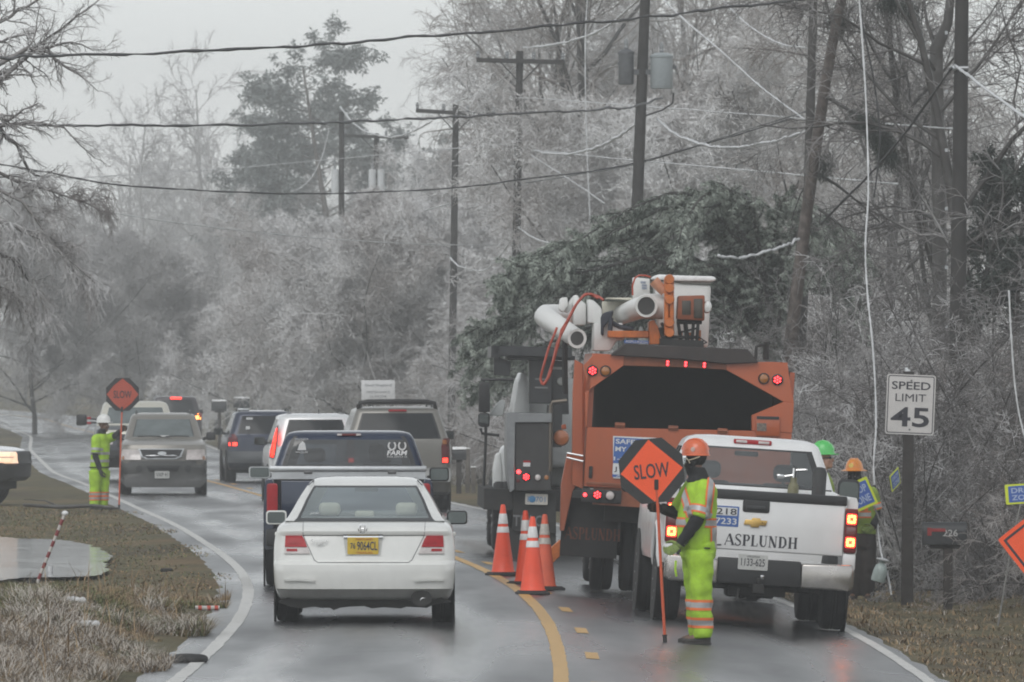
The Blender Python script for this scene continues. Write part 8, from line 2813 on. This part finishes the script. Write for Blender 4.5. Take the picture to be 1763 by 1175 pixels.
def trans_fit(t, base, D):
    for px, py0, py1, w, mt, sx in ((1078, 90, 146, .30, XFD, -1), (1139, 96, 153, .44, XF, 1)):
        c = PX(px, (py0 + py1) / 2, D) - base
        h = (py1 - py0) / (F / D)
        b = MB(); b.lathe([(w * .47, -h / 2), (w * .5, -h / 2 + .03), (w * .5, h / 2 - .05), (w * .53, h / 2 - .04), (w * .53, h / 2), (w * .3, h / 2 + .05), (.001, h / 2 + .06)], (c.x, -.05, c.z), 'z', 20); o = b.obj('transformer', mt, t)
        b = MB(); b.lathe([(.03, h / 2 + .05), (.045, h / 2 + .09), (.03, h / 2 + .13), (.045, h / 2 + .17), (.02, h / 2 + .25), (.001, h / 2 + .26)], (c.x, -.05, c.z), 'z', 10); b.obj('bushing', PORC, o)
        b = MB(); b.box(min(c.x - sx * w * .5, c.x - sx * (abs(c.x) - .1)), max(c.x - sx * w * .5, c.x - sx * (abs(c.x) - .1)), -.08, .02, c.z - .05, c.z + .05); b.box(c.x + sx * w * .5 - .02, c.x + sx * w * .5 + .07, -.08, -.02, c.z + .06, c.z + .12); b.obj('hanger', XFD, o)
    P = [PX(a, c, D) - base for a, c in ((1160, 160), (1158, 178), (1140, 190), (1110, 200))]
    b = MB(); b.tube(P, .02, 6); b.obj('drop_lead', WIRE, t)


def white_tubes(px):
    def f(t, base, D):
        for x in px:
            c0, c1 = PX(x, 292, D) - base, PX(x, 335, D) - base
            b = MB(); b.tube([Vector((c0.x, -.25, c0.z)), Vector((c1.x, -.25, c1.z))], .13, 12); o = b.obj('iced_cylinder', ICEC, t)
            b = MB(); b.tube([Vector((c0.x, -.25, c0.z)), Vector((c0.x, -.25, c0.z + .28))], .04, 8); b.obj('bushing', PORC, o)
    return f


pole('thick dark utility pole rising out of the brush near the right edge', (1657, -60), (1650, 480), 143, .118, None, POLEN, near_fit)
pole('utility pole with two transformers', (1113, -60), (1097, 355), 186, .115, None, POLE, trans_fit)
pole('tall utility pole with a straight crossarm, just left of the transformer pole', (895, 88), (889, 435), 236, .105, ((820, 104), (972, 108), 0))
pole('utility pole with a tilted crossarm rising behind the pewter sport utility', (785, 180), (777, 740), 268, .105, ((716, 191), (853, 199), 0))
pole('far utility pole without a crossarm, leftmost of the two dim neighbouring poles', (588, 193), (588, 380), 335, .11, None, POLE, white_tubes([577]))
pole('far utility pole with white iced cylinders under its crossarm', (648, 230), (648, 395), 345, .11, ((592, 234), (704, 238), 0), POLE, white_tubes([641, 656]))
pole('dimmest utility pole in the mist above the far mailboxes', (373, 466), (373, 690), 470, .11, ((334, 476), (384, 474), 0))


def wire(label, pts, D0, D1, rpx, mat, wob=0.0, name='power_line', n=6, seed=1, group=None):
    """A line through photo points whose distance runs from D0 to D1; rpx is its half thickness in photo pixels."""
    g = np.random.default_rng(seed)
    k = len(pts)
    dd = np.linspace(D0, D1, k)
    P = np.array([tuple(PX(a, b, d)) for (a, b), d in zip(pts, dd)])
    # Catmull-Rom
    E = np.vstack([2 * P[0] - P[1], P, 2 * P[-1] - P[-2]])
    out = []
    for i in range(1, k):
        p0, p1, p2, p3 = E[i - 1], E[i], E[i + 1], E[i + 2]
        for u in np.linspace(0, 1, 14, endpoint=False):
            out.append(.5 * (2 * p1 + (p2 - p0) * u + (2 * p0 - 5 * p1 + 4 * p2 - p3) * u * u + (3 * p1 - p0 - 3 * p2 + p3) * u ** 3))
    out.append(P[-1])
    out = np.array(out)
    s = rpx * (D0 + D1) / 2 / F
    rr = s * (1 + g.normal(size=len(out)) * .18)
    if wob:
        out[:, 2] += np.convolve(g.normal(size=len(out)), np.ones(3) / 3, 'same') * wob * s
    mid = Vector(out[len(out) // 2])
    b = MB(); b.tube([Vector(q) - mid for q in out], list(np.maximum(rr, s * .5)), n)
    o = b.obj(name, mat, None, True, 180)
    o.location = mid
    return tag(o, label, 'cable', group)


wire('thickest dark twisted cable crossing the sky above all the others', [(-60, 104), (75, 96), (300, 90), (560, 76), (760, 61), (1000, 41), (1200, 20), (1400, -3), (1480, -14)], 120, 150, 2.5, WIRE, 1.0)
wire('dark cable crossing below the thickest one, through the two left crossarm poles', [(-60, 214), (100, 216), (350, 216), (500, 213), (600, 210), (720, 205), (850, 198), (1000, 191), (1085, 184), (1140, 168)], 150, 186, 2.1, WIRE, .8, seed=2)
wire('thin dark cable sagging across the far poles at mid height', [(-40, 276), (80, 297), (200, 318), (400, 331), (560, 334), (780, 324), (900, 309), (1060, 288), (1200, 252), (1380, 200)], 170, 190, 1.5, WIRE, .4, seed=3)
wire('long thin iced line sloping down from the left branches to the leaning crossarm pole', [(-30, 318), (60, 336), (200, 368), (400, 396), (600, 414), (777, 422), (955, 421)], 180, 240, 0.96, ICE, .3, seed=4)
wire('pale straight iced line above the far poles', [(60, 312), (250, 299), (400, 290), (588, 273), (780, 256), (892, 247)], 235, 240, 0.81, ICE, .3, seed=5)
wire('short iced line fading into the left mist', [(195, 480), (290, 477), (372, 472)], 440, 470, 0.96, ICE, .2, seed=6)
wire('second short iced line just beneath the first in the left mist', [(205, 490), (290, 488), (372, 486)], 440, 470, 0.74, ICE, .2, seed=7)
wire('thick iced line rising from the straight crossarm to the top of the photo', [(900, 83), (950, 78), (1000, 66), (1050, 42), (1105, -6)], 236, 190, 2.07, ICE, .5, seed=8)
wire('straight slack iced line slanting down to the pine trunks', [(1130, -12), (1180, 36), (1240, 87), (1310, 150), (1385, 206)], 170, 158, 1.55, ICE, .3, seed=9)
wire('curved iced line sagging at the top toward the upright pine trunk', [(1235, -12), (1265, 22), (1300, 52), (1345, 76), (1393, 83)], 170, 158, 1.33, ICE, .3, seed=10)
wire('thin iced line running level past the transformer pole', [(892, 168), (1000, 175), (1095, 183), (1200, 190), (1390, 205), (1500, 212), (1645, 222)], 236, 145, 1.04, ICE, .3, seed=11)
wire('thick iced loop left of the transformer pole', [(904, 255), (935, 263), (975, 265), (1020, 257), (1060, 238), (1095, 214)], 236, 187, 2.22, ICE, .6, seed=12)
wire('thick iced loop between the transformer pole and the pine trunks', [(1132, 206), (1165, 232), (1210, 249), (1260, 254), (1330, 244), (1392, 225)], 185, 158, 2.22, ICE, .6, seed=13)
wire('long iced line just above the bent cedar, passing both pine trunks', [(908, 257), (1000, 267), (1100, 277), (1250, 290), (1390, 303), (1545, 317)], 236, 150, 1.18, ICE, .3, seed=14)
wire('thin vertical iced strand hanging from the top, left of the transformer pole', [(1012, -12), (1008, 60), (1008, 160), (1011, 270), (1016, 378)], 200, 200, 1.26, ICE, .3, seed=15)
wire('dark slack strand hanging right of the leaning pine', [(1478, -12), (1488, 60), (1503, 130), (1514, 215), (1513, 270), (1505, 340)], 140, 140, 1.7, WIRE, .3, seed=16)
wire('dark guy rope slanting from the near pole down to the cedar', [(1638, 118), (1600, 172), (1550, 240), (1500, 298), (1450, 348), (1412, 388)], 142, 152, 2.4, WIRE, .3, seed=17)
wire('bright iced line running from the near pole to the right edge', [(1644, 112), (1680, 140), (1720, 170), (1780, 213)], 142, 120, 2.37, ICE, .4, seed=18)
wire('iced strand hanging at the right edge above the yellow DROP ZONE board', [(1737, 500), (1741, 580), (1747, 660), (1756, 720), (1772, 780)], 112, 112, 1.78, ICE, .3, seed=19)
wire('iced loop hanging from the leaning crossarm pole', [(775, 444), (790, 458), (815, 466), (838, 464), (862, 440), (888, 402)], 266, 238, 1.63, ICE, .5, seed=20)
wire('iced broken line lying across the face of the bent cedar', [(1236, 440), (1275, 444), (1320, 434), (1352, 422), (1376, 412)], 150, 151, 2.52, ICE, .9, seed=21)
wire('iced line dropping left from the straight crossarm', [(905, 98), (872, 130), (835, 156), (785, 176)], 236, 266, 1.26, ICE, .4, seed=22)
wire('iced line between the far poles, sagging below their tops', [(586, 184), (610, 214), (640, 230), (680, 236), (715, 225), (745, 208)], 335, 300, 1.48, ICE, .5, seed=23)
wire('low iced line sagging behind the tilted crossarm pole', [(610, 330), (650, 352), (700, 368), (750, 358), (830, 328), (884, 286)], 335, 240, 1.18, ICE, .5, seed=24)
wire('iced line falling from the straight crossarm pole into the cedar', [(892, 392), (915, 408), (950, 420), (985, 428)], 236, 200, 1.48, ICE, .5, seed=25)
wire('thin dark line slanting up over the transformer pole foot', [(890, 318), (1000, 300), (1100, 282), (1250, 235), (1400, 188), (1560, 130)], 236, 150, 1.0, WIRE, .2, seed=26)
wire('iced strand slanting down to the right under the straight crossarm pole', [(915, 268), (950, 290), (1000, 322), (1040, 350)], 230, 210, 0.96, ICE, .3, seed=27)
wire('pale iced strand hanging in the mist left of the far poles', [(566, 225), (556, 265), (540, 300), (520, 322), (500, 330)], 330, 330, 1.04, ICE, .3, seed=28)


def hanging_line():
    pts = [(1478, -20), (1486, 90), (1492, 200), (1495, 330), (1490, 420), (1493, 500), (1502, 590), (1507, 670), (1508, 740), (1504, 800), (1507, 860), (1511, 910), (1517, 952), (1528, 990), (1535, 1026)]
    w = wire('long iced line hanging to the ground behind the workers', pts, 123, 121, 1.8, ICE, .25, seed=30)
    D = 121.0
    c = PX(1515, 985, D)
    t = thing('insulator_jug', 'grey-green jug-shaped insulator hanging on the iced line near the ground', 'insulator', c, (0, R(14), 0))
    b = MB(); b.lathe([(.05, -.13), (.085, -.125), (.092, -.09), (.088, .02), (.070, .08), (.035, .11), (.034, .15), (.045, .16), (.001, .165)], (0, 0, 0), 'z', 18); b.obj('jug', M('pale_green_glaze', (.40, .47, .45), .25, var=.1), t)
    b = MB(); b.lathe([(.06, .14), (.085, .15), (.085, .165), (.03, .18)], (0, 0, 0), 'z', 14); b.obj('jug_collar', ICE, t)


hanging_line()
# ------------------------------------------------------------------ the misty air
hz = MB(); hz.box(-330, 330, -110, 1500, -4.0, 52.0)
haze = link_mesh('haze', hz.mesh('haze'), None, None, False)
hm = bpy.data.materials.new('mist'); hm.use_nodes = True
for nd in list(hm.node_tree.nodes):
    if nd.type == 'BSDF_PRINCIPLED':
        hm.node_tree.nodes.remove(nd)
pv = hm.node_tree.nodes.new('ShaderNodeVolumePrincipled')
pv.inputs['Color'].default_value = (.97, .985, .99, 1)
pv.inputs['Density'].default_value = 0.00085
pv.inputs['Anisotropy'].default_value = 0.35
hm.node_tree.links.new(pv.outputs[0], hm.node_tree.nodes['Material Output'].inputs['Volume'])
haze.data.materials.append(hm)
tag(haze, kind='stuff')
